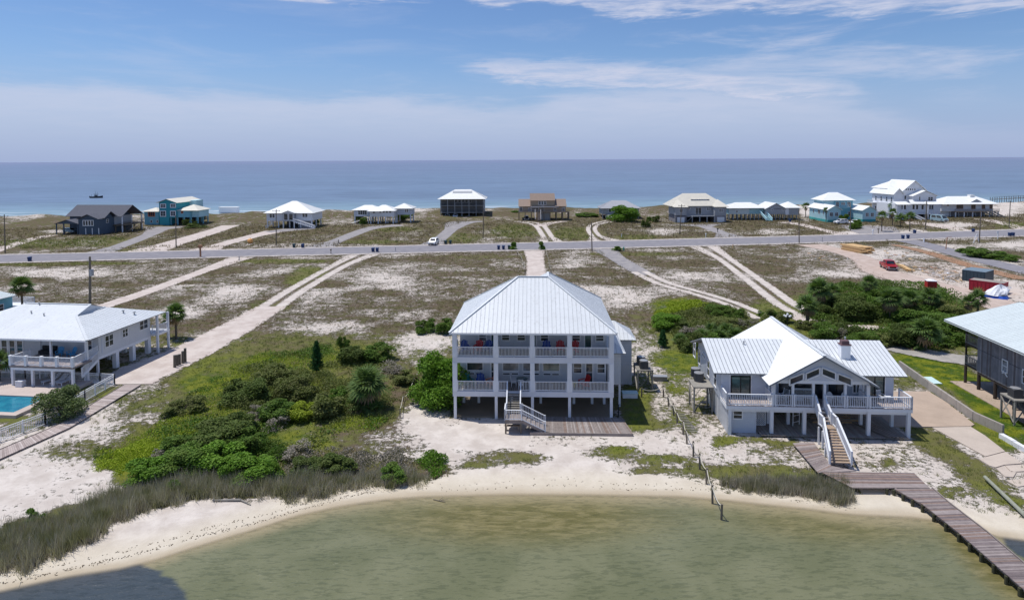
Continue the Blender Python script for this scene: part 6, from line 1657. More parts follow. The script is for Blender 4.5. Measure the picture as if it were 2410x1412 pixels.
fwin(H, 0, [(*z2_(135, 290), *z2_(155, 320)), (*z2_(160, 290), *z2_(180, 320)), (*z2_(435, 285), *z2_(455, 315)), (*z2_(460, 285), *z2_(480, 315))])
a, _ = H.fy(*z2_(255, 340), -1.8); b_, zf = H.fy(*z2_(360, 345), -1.8)
MB().box(a, b_, -1.8, -.005, z0, z1 + .1).build('porch_wall', M_GREYS, H.r); fwin(H, -1.8, [(*z2_(265, 285), *z2_(300, 342)), (*z2_(312, 285), *z2_(348, 342))], ny=1)
H.gable_end('f', -1.81, a, b_, z1 + .1, .8, M_WHITE); H.roof(H.gable(a - .4, b_ + .4, -2.3, 2.5, z1 + .1, .95, 'y'), M_ROOF2, 0)
posts(H, np.linspace(x0 + .3, x1 - .3, 5), [.2, 5, 10], z0, M_WHITE, .35)
H.box('shaded_wall', a, b_, 2, 2.2, 0, z0, M_DKIN); H.box('lattice_skirt', b_ + .3, x1 - .2, 1.2, 1.3, 0, z0, M_GREYS)  # the near-black wall paints the shade below the porch
H.railing((b_, -1.7), (b_ + 7.5, -1.9), z0, 1, .5, z2=.1, m=M_TRIM, rail=.16, bal=.07); H.railing((b_, -2.9), (b_ + 7.5, -3.0), z0, 1, .5, z2=.1, m=M_TRIM, rail=.16, bal=.07)
H.steps(-3.0, -1.8, b_ + 7.5, b_, .1, z0, 9, M_TRIM, along='x')
H.railing((x0 + 2.4, -1.2), (x0 + .2, -1.2), z0 * .6, 1, .5, z2=0, m=M_TRIM, rail=.16, bal=.07)
posts(H, [a + .1, b_ - .1], [-1.7], z0, M_WHITE, .3)

# --- white house of three pavilions
H = House('beach_house', 'low white house of three small hip roofed pavilions on stilts, ringed by bushes', *z2_(1060, 378), -2)
x0, x1, z0, z1 = blk(H, 0, *z2_(1050, 258), *z2_(1270, 312), 8, M_WHITE)
xa, xb, _, _ = blk(H, 1.5, *z2_(905, 250), *z2_(1048, 312), 7, M_SIDEB, z0=z0); xc, xd, _, _ = blk(H, 4, *z2_(1272, 240), *z2_(1430, 290), 7, M_SIDEB, z0=z0 + .4)
H.roof(H.hipfaces(x0 - .6, x1 + .8, -.8, 8.5, z1, 2.0, 'x'), M_ROOF2, .7); H.roof(H.hipfaces(xa - .8, x0 + 4, .7, 9, z1 + .2, 1.7, 'x'), M_ROOF2, .7); H.roof(H.hipfaces(xc - .8, xd + .8, 3, 11.5, z1 + .6, 1.8, 'x'), M_ROOF2, .7)
H.roof([[(x0 - .9, -1.4, z1 - .1), (x0 + 5.5, -1.4, z1 - .1), (x0 + 2.6, 2.0, z1 + 1.5)], [(x0 - .9, -1.4, z1 - .1), (x0 + 2.6, 2.0, z1 + 1.5), (x0 - .9, 4, z1 - .1)], [(x0 + 5.5, -1.4, z1 - .1), (x0 + 5.5, 4, z1 - .1), (x0 + 2.6, 2.0, z1 + 1.5)]], M_ROOF2, 0)
fwin(H, 0, [(*z2_(1078, 262), *z2_(1098, 280))] + [(*z2_(1138 + i * 30, 258), *z2_(1156 + i * 30, 276)) for i in range(4)]); fwin(H, 1.5, [(*z2_(945 + i * 20, 258), *z2_(962 + i * 20, 292)) for i in range(4)]); fwin(H, 4, [(*z2_(1375, 245), *z2_(1385, 270)), (*z2_(1390, 245), *z2_(1400, 270))])
posts(H, np.linspace(x0 + .3, x1 - .3, 4), [.2, 4, 7.5], z0, M_WHITE, .4); posts(H, [xa + .3, xb - .5], [1.8, 8], z0, M_WHITE, .4); posts(H, [xc + 1, xd - .3], [4.2, 10], z0 + .4, M_WHITE, .4)
H.steps(-1.2, 0.1, xa - .5, x0 - .1, 0.2, z0, 8, M_TRIM, along='x')

# --- dark galleried house with white hip roof and solar panel
H = House('beach_house', 'tall house with dark screened galleries under a broad white hip roof with solar panel', *z2_(1712, 328), -1)
x0, x1, z0, z1 = blk(H, 2.2, *z2_(1700, 148), *z2_(2095, 268), 9, M_GREYS)
zf1 = z0; zf2 = (z0 + z1) / 2 + .1
H.roof(H.hipfaces(x0 - 1.1, x1 + 1.1, -1.0, 12.6, z1, 3.7, 'x'), M_ROOF2, .6)
rp = MB(); pa = [H.fy(*z2_(1812, 104), 4.4), H.fy(*z2_(1988, 104), 4.4)]
s_ = 3.7 / 6.8
rp.slab([(pa[0][0], 3.1, z1 + 4.1 * s_ + .12), (pa[1][0], 3.1, z1 + 4.1 * s_ + .12), (pa[1][0], 4.5, z1 + 5.5 * s_ + .12), (pa[0][0], 4.5, z1 + 5.5 * s_ + .12)], .06); rp.build('solar_panel', M_GREYS, H.r)
for z in (zf1, zf2):
    H.box('gallery_floor', x0, x1, 0, 2.19, z - .2, z, M_GREYM); H.railing((x0 + .1, .05), (x1 - .1, .05), z, 1.0, .35, m=M_BLACK, bal=.05)
H.box('screen_wall', x0 + .2, x1 - .2, 2.1, 2.18, zf1, z1 - .02, M_ACG)
for x in np.linspace(x0 + .15, x1 - .15, 7): H.post(x, .12, 0, z1, .22, M_GREYS)
fwin(H, 2.1, [(*z2_(1830 + i * 32, 150), *z2_(1850 + i * 32, 180)) for i in range(5)], ny=1, fm=M_GREYS)
H.box('garage_shade_backing', x0 + .2, x1 - .2, 6.5, 6.7, 0, zf1 - .21, M_DKIN); posts(H, np.linspace(x0 + .3, x1 - .3, 5), [4.5, 10.5], zf1, M_GREYS, .4)  # near-black backing paints the darkness of the open ground floor
H.steps(-1.4, 0, x1 - .2, x1 - 4.5, .1, zf2, 14, M_POST, along='x')

# --- tan flat-topped house (region 3 origin 1200,430)
z3 = lambda x, y: (1200 + x / 3.887, 430 + y / 3.887)
H = House('beach_house', 'tan stepped house with a raised flat topped centre and a brown deck on stilts', *z3(120, 350), -1)
x0, x1, z0, z1 = blk(H, 1.6, *z3(85, 215), *z3(512, 263), 8, M_TAN)
a, b_, c_, d_ = blk(H, 2.2, *z3(188, 160), *z3(410, 215), 6.5, M_TAN, name='upper_wall')
def shed(H, xa, xb, ya, yb, z, rise, m): H.roof([[(xa, ya, z), (xb, ya, z), (xb, yb, z + rise), (xa, yb, z + rise)]], m, 0)
shed(H, x0 - .3, a - .01, 1.0, 7, z1 - .1, 2.6, M_ROOFT); shed(H, b_ + .01, x1 + .3, 1.0, 7, z1 - .1, 2.6, M_ROOFT); shed(H, a - .2, b_ + .2, 1.7, 8, d_ - .2, 2.6, M_ROOFT)
shed(H, a - .1, b_ + 1.6, .4, 2.15, z1 - .5, .5, M_ROOFN)
fwin(H, 2.2, [(*z3(264 + i * 24, 172), *z3(282 + i * 24, 200)) for i in range(3)]); fwin(H, 1.6, [(*z3(88, 228), *z3(112, 260)), (*z3(170, 235), *z3(188, 260)), (*z3(202 + 0, 232), *z3(262, 262)), (*z3(405, 235), *z3(425, 260)), (*z3(480, 230), *z3(500, 260))], nx=2); 
H.window('f', 1.6, (x0 + x1) / 2 - .5, (x0 + x1) / 2 + .5, z0, z0 + 2.1, ny=1, name='door')
xa, xb = x0 - .3, H.fy(*z3(545, 280), 0)[0]
H.box('deck', xa, xb, -.2, 1.59, z0 - .3, z0 - .02, M_POST); H.railing((xa, -.1), (xb, -.1), z0, 1.0, .3, m=M_WOOD, bal=.06)
posts(H, np.linspace(xa + .2, xb - .2, 9), [0, 2.5, 7], z0 - .3, M_POST, .3); H.box('storage_wall', (x0 + x1) / 2 - 2, (x0 + x1) / 2 + 3, 2.0, 5, 0, z0 - .31, M_GREYS)
H.steps((x0 + x1) / 2 - 3, (x0 + x1) / 2 - .8, -3.6, -.3, .2, z0 - .1, 9, M_WOODT)
MB().bar(((x0 + x1) / 2 - 3, -3.6, 1.0), ((x0 + x1) / 2 - 3, -.3, z0 + .9), .1).bar(((x0 + x1) / 2 - .8, -3.6, 1.0), ((x0 + x1) / 2 - .8, -.3, z0 + .9), .1).build('handrail', M_WHITE, H.r)

# --- grey-roofed house behind the big bush
H = House('beach_house', 'low house with a grey hip roof half hidden by a round green bush', *z3(850, 335), 0)
x0, x1, z0, z1 = blk(H, 0, *z3(845, 235), *z3(1180, 290), 9, M_GREYS)
H.roof(H.hipfaces(x0 - .8, x1 + .8, -.8, 9.8, z1, 2.9, 'x'), M_ROOFY, .7); posts(H, np.linspace(x0 + .2, x1 - .2, 6), [.2, 8.5], z0, M_GREYS, .3)
H.box('shaded_wall', x0 + 2, x1, 4, 4.2, 0, z0, M_DKIN); fwin(H, 0, [(*z3(905, 240), *z3(930, 270)), (*z3(960, 238), *z3(980, 285)), (*z3(1100, 238), *z3(1120, 270))])  # near-black wall paints the shade below the raised floor

# --- big grey house with long dormer (zoom: 6.694, origin 1560,440)
z8 = lambda x, y: (1560 + x / 6.694, 440 + y / 6.694)
H = House('beach_house', 'large grey house with cream hip roof, long dormer and two white garage doors', *z8(205, 565), 1)
xl0, xl1, _, ze_ = blk(H, 0, *z8(200, 318), *z8(375, 450), 10, M_GREYS); xr0, xr1, zf, _ = blk(H, 0, *z8(822, 318), *z8(1000, 455), 10, M_GREYS)
MB().box(xl0, xl1 - .02, .05, 9.9, 0, zf - .002).build('garage_wall', M_DARKW, H.r); MB().box(xr0, xr1, .05, 9.9, 0, zf - .002).build('garage_wall', M_DARKW, H.r)
MB().box(xl1, xr0, 3.0, 9.9, zf, ze_ + .3).build('wall', M_GREYS, H.r); MB().box(xl1, xr0, 6, 6.2, 0, zf).build('shade_backing', M_DKIN, H.r)  # near-black backing under the centre paints its shade
for a, c in ((228, 340), (856, 968)):
    p, q_ = H.fy(*z8(a, 470), .05)[0], H.fy(*z8(c, 560), .05)[0]
    MB().box(p, q_, -.0, .045, .05, zf - .5).build('garage_door', M_TRIM, H.r)
zr_ = 4.6
W0, W1 = xl0 - 1.6, xr1 + .8
H.roof(H.hipfaces(W0, W1, 1.8, 13.2, ze_ + .2, zr_, 'x', run=6.4), M_ROOFC, .6)
for a, b_ in ((xl0 - .8, xl1 + .5), (xr0 - .5, xr1 + .8)):
    m_ = (a + b_) / 2; H.roof([[(a, -.8, ze_), (b_, -.8, ze_), (m_, 4.2, ze_ + 2.6)], [(a, -.8, ze_), (m_, 4.2, ze_ + 2.6), (a, 6, ze_ + .3)], [(b_, -.8, ze_), (b_, 6, ze_ + .3), (m_, 4.2, ze_ + 2.6)]], M_ROOFC, .6)
da, dz1 = H.fy(*z8(450, 195), 4.5); db, dz0 = H.fy(*z8(715, 275), 4.5)
MB().box(da, db, 4.5, 7.5, dz0 - .3, dz1).build('dormer_wall', M_GREYS, H.r); H.roof([[(da - .3, 4.2, dz1 + .05), (db + .3, 4.2, dz1 + .05), (db + .3, 8.5, dz1 + .8), (da - .3, 8.5, dz1 + .8)]], M_ROOFC, .6, name='dormer_roof')
fwin(H, 4.5, [(*z8(a, 205), *z8(a + 20, 248)) for a in (482, 507, 558, 584, 635, 661)]); fwin(H, 0, [(*z8(262, 345), *z8(283, 398)), (*z8(293, 345), *z8(312, 398)), (*z8(890, 348), *z8(912, 398)), (*z8(922, 348), *z8(942, 398))]); fwin(H, 3.0, [(*z8(697, 330), *z8(713, 372)), (*z8(720, 330), *z8(735, 372)), (*z8(388, 325), *z8(405, 350)), (*z8(412, 325), *z8(430, 350))])
H.window('f', 3.0, (xl1 + xr0) / 2 - 1.1, (xl1 + xr0) / 2 + 1.1, zf + .3, zf + 2.9, nx=2, ny=1, name='door')
H.box('balcony', xl1 + .05, xr0 - .05, -.1, 2.99, zf - .3, zf, M_GREYS); H.railing((xl1 + .1, -.1), (xr0 - .1, -.1), zf, 1.0, .25, m=M_GREYS, bal=.05)
posts(H, np.linspace(xl1 + 2.2, xr0 - .2, 4), [0], zf - .3, M_GREYS, .3); H.steps(-.9, -.2, xl1 - .2, xl1 + 2.2, .2, zf, 11, M_GREYS, along='x')

# --- long white house
H = House('beach_house', 'long low white house on pale stilts with a straight white stair in front', *z8(1110, 530), 1)
x0, x1, z0, z1 = blk(H, 1.5, *z8(1040, 335), *z8(1360, 430), 7, M_AQUA); MB().box(x0, x1, 1.46, 1.495, z0, z1 - .002).build('front_cladding', mat('pale_aqua_white', (.60, .68, .70), .7), H.r)
xb, xc, _, _ = blk(H, 2.4, *z8(1362, 345), *z8(1620, 435), 6, M_AQUA, z0=z0); 
xd, xe, zd0, zd1 = blk(H, 0, *z8(1622, 350), *z8(1930, 435), 8, M_GREYS, z0=z0)
xf_, xg_, _, _ = blk(H, 0, *z8(1985, 330), *z8(2150, 455), 8, M_GREYS, z0=z0 - .3); MB().box(xe, xf_, .0, 7, z0 - .2, z1).build('side_room_wall', M_WHITE, H.r)
H.roof(H.hipfaces(x0 - .7, xd + .6, .6, 10, z1, 2.0, 'x'), M_ROOF2, .7)
mid = (xd + xe) / 2; H.gable_end('f', -.003, xd, xe, z1 - .2, 2.0, M_GREYS); H.roof(H.gable(xd - .5, xe + .5, -.5, 10, z1 - .3, 2.3, 'y'), M_ROOF2, .7)
H.roof(H.hipfaces(xe - .3, xg_ + .6, -.6, 9, z1 + .1, 2.2, 'x'), M_ROOF2, .7)
fwin(H, 0, [(*z8(1710, 345), *z8(1732, 372)), (*z8(1882, 345), *z8(1905, 372))]); fwin(H, 1.455, [(*z8(1155, 375), *z8(1178, 400))])
posts(H, np.linspace(x0 + .2, xg_ - .3, 17), [1.7, 7.5], z0, M_GREYS, .35)
sa, sb = H.fy(*z8(1570, 500), 0)[0], H.fy(*z8(1660, 500), 0)[0]
H.steps(sa, sb, -3.8, 0.9, .1, z0 + .3, 12, M_AQUA)
for x in (sa, sb): H.railing((x, -3.8), (x - .6, 1.2), .2, .9, .5, z2=z0 + .5, m=M_AQUA, rail=.2, bal=.06)

# --- light blue trio (zoom 4.82, origin 1880,410)
zt9 = lambda x, y: (1880 + x / 4.82, 410 + y / 4.82)
H = House('beach_house', 'light blue house with sea green base and tower', *zt9(330, 548), 0)
x0, x1, z0, z1 = blk(H, 0, *zt9(330, 405), *zt9(475, 548), 15, M_AQUA, z0=0)
MB().box(x0 - .03, x1 + .02, -.04, 15, 0.0, z1 * .2).build('skirt', M_AQUAD, H.r)
H.gable_end('f', -.003, x0, x1, z1, 1.6, M_AQUA); H.roof(H.gable(x0 - .5, x1 + .5, -.6, 16, z1 - .1, 1.8, 'y'), M_ROOF2, .7)
fwin(H, 0, [(*zt9(a, 438), *zt9(a + 14, 475)) for a in (352, 370, 412, 430)])
for y in (3, 6.0, 6.9, 11): H.window('l', x0, y, y + .7, z1 - 2.0, z1 - .6)
xa, xb, za_, zb_ = blk(H, 1, *zt9(725, 410), *zt9(870, 562), 13, M_AQUA, z0=0); MB().box(xa - .02, xb + .02, .95, 14, 0, zb_ * .22).build('skirt', M_AQUAD, H.r)
H.gable_end('f', .99, xa, xb, zb_, 1.5, M_AQUA); H.roof(H.gable(xa - .5, xb + .5, .4, 15, zb_ - .1, 1.7, 'y'), M_ROOF2, .7); fwin(H, 1, [(*zt9(a, 442), *zt9(a + 13, 480)) for a in (760, 776, 818, 835)])
xc, xd, zc_, zd_ = blk(H, 9, *zt9(400, 297), *zt9(610, 500), 8, M_TEALL, z0=0); MB().box(xc - 4, xc - .01, 9.2, 17, 0, zd_).build('wall', M_AQUA, H.r)
H.roof(H.hipfaces(xc - 5, xd + .8, 8.2, 18, zd_, 2.9, 'x'), M_ROOF2, .7); fwin(H, 9, [(*zt9(a, 320), *zt9(a + 12, 368)) for a in (424, 440, 552, 568)]); fwin(H, 9, [(*zt9(482, 325), *zt9(522, 352))], nx=3)
H.railing((xc + 2, 8.6), (xd - 2, 8.6), zd_ - 2.8, 1.0, .3, m=M_AQUA, bal=.05); H.box('balcony', xc + 2, xd - 2, 8.5, 8.99, zd_ - 2.95, zd_ - 2.81, M_AQUA)
fwin(H, 9, [(*zt9(560, 428), *zt9(580, 478))], ny=1)

# --- the big white mansion
H = House('beach_house', 'white three storey mansion with many gables and porches, tallest of the far row', *zt9(1105, 515), 3)
x0, x1, z0, z1 = blk(H, 0, *zt9(1100, 335), *zt9(1600, 445), 12, M_WHITE)
MB().box(x0, x1, 2.5, 2.7, 0, z0).build('shade_backing', M_DKIN, H.r); posts(H, np.linspace(x0 + .2, x1 - .2, 7), [.2, 4], z0, M_GREYS, .5)  # near-black backing paints the shade behind the stilts
for a, b_ in ((1108, 1255), (1462, 1600)):
    p, q_ = H.fy(*zt9(a, 440), -2)[0], H.fy(*zt9(b_, 440), -2)[0]
    H.box('porch_floor', p, q_, -2.2, -.01, z0 - .2, z0, M_WHITE); H.railing((p, -2.1), (q_, -2.1), z0, 1.0, .3, m=M_TRIM, bal=.06); H.roof([[(p - .3, -2.6, z1 - .2), (q_ + .3, -2.6, z1 - .2), (q_ + .1, .3, z1 + .8), (p - .1, .3, z1 + .8)]], M_ROOF2, .7)
    for x in (p + .15, (p + q_) / 2, q_ - .15): H.post(x, -2.05, 0, z1 - .2, .3)
p, q_ = H.fy(*zt9(1262, 430), -1)[0], H.fy(*zt9(1455, 430), -1)[0]
H.roof([[(p, -1.4, z1 - .1), (q_, -1.4, z1 - .1), (q_ - 1, 1.5, z1 + 1.4), (p + 1, 1.5, z1 + 1.4)]], M_ROOF2, .7); H.box('porch_floor', p, q_, -1.1, -.01, z0 - .2, z0, M_WHITE); H.railing((p, -1.0), (q_, -1.0), z0, 1.0, .3, m=M_TRIM, bal=.06)
fwin(H, 0, [(*zt9(a, 350), *zt9(a + 22, 400)) for a in (1165, 1192, 1290, 1330, 1392, 1480, 1500)], ny=1)
MB().bar((p + 1.2, -1.2, z0), (p + 4.2, -4.5, .2), .1, .5).bar((p - .6, -1.2, z0), (p + 2.4, -4.5, .2), .1, .5).build('entrance_stairs', M_TRIM, H.r)
# left wing
la_, lz1 = H.fy(*zt9(1080, 230), 2); MB().box(la_, x0 + 4.2, 2.0, 16, 0, lz1).build('wing_wall', M_WHITE, H.r)
H.gable_end('f', 1.99, la_, x0 + 4.2, lz1, 2.2, M_WHITE); H.roof(H.gable(la_ - .7, x0 + 4.7, 1.3, 17, lz1 - .1, 2.5, 'y'), M_ROOF2, .7)
for y in (3, 6, 9.5, 13):
    for z in (lz1 - 3, lz1 - 7.2): H.window('l', la_, y, y + .8, z, z + 1.7, fw=.14)
H.box('side_balcony', la_ - 2.0, la_ - .01, 12.5, 16, lz1 - 4.2, lz1 - 3.9, M_WHITE); H.railing((la_ - 2, 12.5), (la_ - 2, 16), lz1 - 3.9, 1, .3, bal=.06)
# centre gable block
ca_, cz1 = H.fy(*zt9(1185, 225), 4); cb_, _ = H.fy(*zt9(1400, 225), 4)
MB().box(ca_ - .5, cb_ + 1.5, 4.0, 16, z1 - .3, cz1 + 1.0).build('centre_wall', M_WHITE, H.r)
H.gable_end('f', 3.99, ca_ - .5, cb_ + 1.5, cz1 + 1.0, 4.2, M_WHITE); H.roof(H.gable(ca_ - 1.2, cb_ + 2.2, 3.3, 18, cz1 + .8, 4.6, 'y'), M_ROOF2, .7)
fwin(H, 3.99, [(*zt9(1210 + i * 25, 165), *zt9(1222 + i * 25, 185)) for i in range(5)], ny=1, fw=.1); fwin(H, 4, [(*zt9(1198, 245), *zt9(1216, 285)), (*zt9(1090, 255), *zt9(1100, 278))])
H.roof(H.hipfaces(la_ + 1, cb_ + 4.2, 8, 19, cz1 + 2.0, 3.0, 'x'), M_ROOF2, .7)
# right block
ra_, rz1 = H.fy(*zt9(1420, 245), 1); rb_, _ = H.fy(*zt9(1562, 245), 1)
MB().box(ra_ - 4.5, rb_, 1.0, 10, z1 + .01, rz1).build('right_wall', M_WHITE, H.r); H.roof(H.gable(ra_ - 5.0, rb_ + .5, .4, 11, rz1 - .1, 2.2, 'y'), M_ROOF2, .7); H.gable_end('f', .99, ra_ - 4.5, rb_, rz1 - .05, 1.9, M_WHITE)
fwin(H, 1, [(*zt9(1468, 262), *zt9(1490, 300)), (*zt9(1496, 262), *zt9(1518, 300)), (*zt9(1365, 258), *zt9(1377, 298))])

# --- white roofed house with brown deck at the far right
H = House('beach_house', 'white hip roofed house with a brown deck and crossed stairs, rightmost of the far row', *zt9(1780, 490), 2)
x0, x1, z0, z1 = blk(H, 1.8, *zt9(1620, 340), *zt9(2200, 418), 9, M_WHITE)
H.roof(H.hipfaces(x0 - .6, x1 + 1.4, -.2, 12, z1, 2.9, 'x', run=6.0), M_ROOF2, .7)
a = H.fy(*zt9(2010, 300), 1.5)[0]; H.roof([[(a - 2.6, 1.2, z1 + .7), (a, 1.2, z1 + 2.0), (a, 4, z1 + 2.0), (a - 2.6, 4, z1 + 1.7)], [(a + 2.6, 1.2, z1 + .7), (a, 1.2, z1 + 2.0), (a, 4, z1 + 2.0), (a + 2.6, 4, z1 + 1.7)]], M_ROOF2, 0, name='dormer_roof'); H.gable_end('f', 1.3, a - 2.2, a + 2.2, z1 + .7, 1.1, M_GREYS)
a = H.fy(*zt9(1950, 255), 6)[0]; MB().box(a - .9, a + .9, 5, 6.8, z1 + 2.6, z1 + 3.5).build('cupola', M_ROOF2, H.r)
fwin(H, 1.8, [(*zt9(1792, 348), *zt9(1860, 390)), (*zt9(1960, 350), *zt9(2000, 392)), (*zt9(2080, 352), *zt9(2110, 390)), (*zt9(2168, 352), *zt9(2192, 390)), (*zt9(1685, 342), *zt9(1698, 358))], nx=2, fm=M_CLAY)
xa, xb = H.fy(*zt9(1770, 420), 0)[0], H.fy(*zt9(2270, 420), 0)[0]
H.box('deck', xa, xb, -.3, 1.79, z0 - .25, z0 - .02, M_WOODT); H.railing((xa, -.2), (xb, -.2), z0, 1.0, .3, m=M_WOODT, bal=.07)
posts(H, np.linspace(xa + .3, xb - .3, 6), [0, 3, 9], z0 - .25, M_WHITE, .35); H.box('shaded_wall', xa, x1 - 2, 3.4, 3.6, 0, z0 - .26, M_DARKW); MB().box(x0, xa - .1, 3, 9, 0, z0 - .01).build('lower_wall', M_TRIM, H.r)
for k in range(3): MB().bar((xb - 7 + k * 1.2, -1.0 - k, z0), (xb - 2 + k * 1.2, -1.0 - k, 0), .15, .5).build('crossed_stairs', M_GREYW, H.r)

# --- small things along the far beach
H = House('beach_hut', 'plain white flat roofed hut standing on the far beach beyond the dunes', *(515, 503), 0, 'hut')
o = g(515, 500, 0.0); H.r.location = (o[0], o[1], -.3)
MB().box(0, 8.6, 0, 3, 0, 2.6).build('wall', M_TRIM, H.r); MB().box(-.2, 8.8, -.3, 3.3, 2.602, 2.75).build('roof', M_ROOF2, H.r)
t = thing('beach_walkover', 'dark timber walkover with railing on the dune at the far right', 'walkover', (*g(2352, 484), 0), rad(6))
for i in range(12):
    MB().box(i * 2.6 - 4, i * 2.6 - 1.45, 0, 1.4, 3.0 + .1 * i, 3.14 + .1 * i).build('deck_section', M_POST, t)
    for y in (.06, 1.34): MB().bar((i * 2.6 - 3.9, y, 0), (i * 2.6 - 3.9, y, 4.2 + .1 * i), .16).build('post', M_POST, t)
    MB().bar((i * 2.6 - 4, .05, 4.1 + .1 * i), (i * 2.6 - 1.4, .05, 4.2 + .1 * i), .1).build('handrail', M_POST, t)
# boat out at sea
bt = thing('fishing_boat', 'small grey fishing boat with masts out on the calm sea', 'boat', (*g(227, 466, -.4), -.42), rad(4))
hull = MB(); st_ = [(-4.0, 1.1, .2), (-2.5, 1.25, .25), (0, 1.3, .3), (2.2, 1.0, .45), (3.6, .45, .7), (4.3, .05, .9)]
vs_, fs = [], []
for x, hw_, sh in st_: vs_ += [(x, -hw_ * .6, -.1), (x, -hw_, .75 + sh), (x, hw_, .75 + sh), (x, hw_ * .6, -.1)]
for i in range(len(st_) - 1):
    for j in range(4): a = i * 4 + j; b_ = i * 4 + (j + 1) % 4; fs.append((a, b_, b_ + 4, a + 4))
fs += [(0, 3, 2, 1), tuple(len(vs_) - 4 + k for k in range(4))]
hull.add(vs_, fs).build('hull', M_CARD, bt); MB().box(-1.0, .6, -.55, .55, .9, 2.1).build('console', M_ACG, bt); MB().box(-1.3, 1.0, -.8, .8, 2.85, 2.95).build('canopy', M_CARD, bt)
for x, z in ((-1.2, 2.85), (.9, 2.85)): MB().bar((x, -.6, .9), (x, -.6, z), .07).bar((x, .6, .9), (x, .6, z), .07).build('canopy_post', M_GREYM, bt)
for x, z in ((-.6, 4.6), (.6, 4.2), (-3.2, 2.4)): MB().bar((x, 0, 1.0), (x, 0, z), .09).build('mast', M_CARD, bt)
MB().box(-4.6, -4.05, -.25, .25, .2, 1.3).build('outboard_motor', M_BLACK, bt)

# ================================================================== POLES, BINS, POSTS, VEHICLES
def upole(base, toppx, label, arm=True, r=.16, rz=0):
    x, y = g(*base); t = thing('utility_pole', label, 'utility pole', (x, y, 0), rz)
    d = ray(*toppx); tt = y / d[1]; h_ = CAMH + d[2] * tt; lx_ = d[0] * tt - x
    MB().tube((0, 0, -.5), (lx_, 0, h_), r, r * .68, 9).build('pole', M_POST, t)
    if arm:
        MB().bar((lx_ - 1.1, -.02, h_ - .5), (lx_ + 1.1, -.02, h_ - .5), .12).build('crossarm', M_POST, t)
        for k in (-1, 0, 1): MB().lathe([(.05, 0), (.08, .08), (.05, .18)], 6, (lx_ + k, -.02, h_ - .44)).build('insulator', M_GREYM, t)
    return t
upole((12, 596), (10, 505), 'brown timber utility pole leftmost in the picture beside the far road')
upole((414.5, 584), (413.5, 507), 'timber utility pole in front of the teal house', False)
tp = upole((212, 792), (211.5, 604), 'tall bare timber pole rising behind the pale roof of the left house', False, .2)
MB().lathe([(.28, -.45), (.3, .0), (.28, .45)], 12, (.55, 0, 9.0)).build('transformer', M_GREYM, tp)
MB().bar((0, 0, 10.7), (1.3, 0, 10.75), .06).build('lamp_arm', M_GREYM, tp)
upole((650, 577), (650, 493), 'timber utility pole before the small white pyramid roofed house')
upole((1137, 562), (1138, 490), 'timber utility pole right of the dark galleried house', False)
upole((1393.5, 592), (1392, 522), 'timber utility pole on the near side of the road, straight behind the big house roof', False)
upole((1599.5, 552), (1604.5, 481), 'leaning timber utility pole before the large grey house')
upole((1881, 573), (1880, 493), 'timber utility pole at the near road edge before the light blue house', False)
upole((2001.5, 543), (2002.5, 476), 'timber utility pole beside the light blue house with sea green base', False)
upole((2178, 540), (2181, 473), 'timber utility pole before the tall white mansion', False, .2)
upole((2304.5, 572), (2308.5, 496), 'pale utility pole with a leaning brace at the side road', False)
upole((2374.5, 537), (2378, 473), 'timber utility pole rightmost in the picture near the far dunes')
t = thing('pole_brace', 'white forked brace standing beside the pale utility pole', 'post', (*g(2300, 572), 0)); MB().bar((-1.1, 0, 0), (-.2, 0, 2.6), .14).bar((.5, 0, 0), (-.1, 0, 2.6), .14).build('brace', M_TRIM, t)

def bin_(label, px, py, m=M_BIN, rz=0.):
    t = thing('wheelie_bin', label, 'bin', (*g(px, py), 0), rz, None)
    mb = MB(); vs_ = [(-.26, -.28, .08), (.26, -.28, .08), (.26, .28, .08), (-.26, .28, .08), (-.34, -.38, 1.12), (.34, -.38, 1.12), (.34, .36, 1.12), (-.34, .36, 1.12)]
    mb.add(vs_, [(0, 3, 2, 1), (4, 5, 6, 7), (0, 1, 5, 4), (1, 2, 6, 5), (2, 3, 7, 6), (3, 0, 4, 7)]).build('body', m, t)
    MB().slab([(-.37, -.43, 1.15), (.37, -.43, 1.15), (.37, .40, 1.22), (-.37, .40, 1.22)], .05).build('lid', m, t)
    for s_ in (-1, 1): MB().tube((s_ * .26, .3, .13), (s_ * .32, .3, .13), .13, None, 10).build('wheel', M_TYRE, t)
    MB().bar((-.25, .46, 1.08), (.25, .46, 1.08), .05).build('handle', m, t)
    return t
for px_, py_, lb, m in ((70, 616, 'blue wheelie bin alone at the left end of the road', M_BIN), (692, 584, 'dark blue wheelie bin across the road, left of the pair before the pyramid roofed house', M_BIND), (712.5, 584, 'dark blue wheelie bin across the road, right of the pair before the pyramid roofed house', M_BIN),
                        (878, 594, 'blue wheelie bin at the near road edge, left one of a close pair', M_BIN), (888, 594, 'blue wheelie bin at the near road edge, right one of a close pair', M_BIN), (1049, 576, 'dark green bin right of the white car, left one', M_BIND), (1060, 575.5, 'dark green bin right of the white car, right one', M_BIND),
                        (1173.5, 588.5, 'blue wheelie bin left of the rope drive, leftmost of three', M_BIN), (1185, 588.5, 'blue wheelie bin left of the rope drive, middle of three', M_BIN), (1198, 588, 'greenish bin beside the bush at the rope drive', M_BIND), (2125, 563, 'blue bin at the side road junction, left one', M_BIN), (2137, 562.5, 'blue bin at the side road junction, right one', M_BIN),
                        (2152.5, 550, 'blue bin below the palm on the far road edge', M_BIN), (2290.5, 547, 'blue bin on the far road edge before the deck house', M_BIN), (2376, 557, 'blue bin near the right picture edge, left one', M_BIN), (2384, 556.5, 'blue bin near the right picture edge, right one', M_BIN), (1859, 523, 'blue bin under the long white stilt house', M_BIN)):
    bin_(lb, px_, py_, m, random.uniform(-.3, .3))
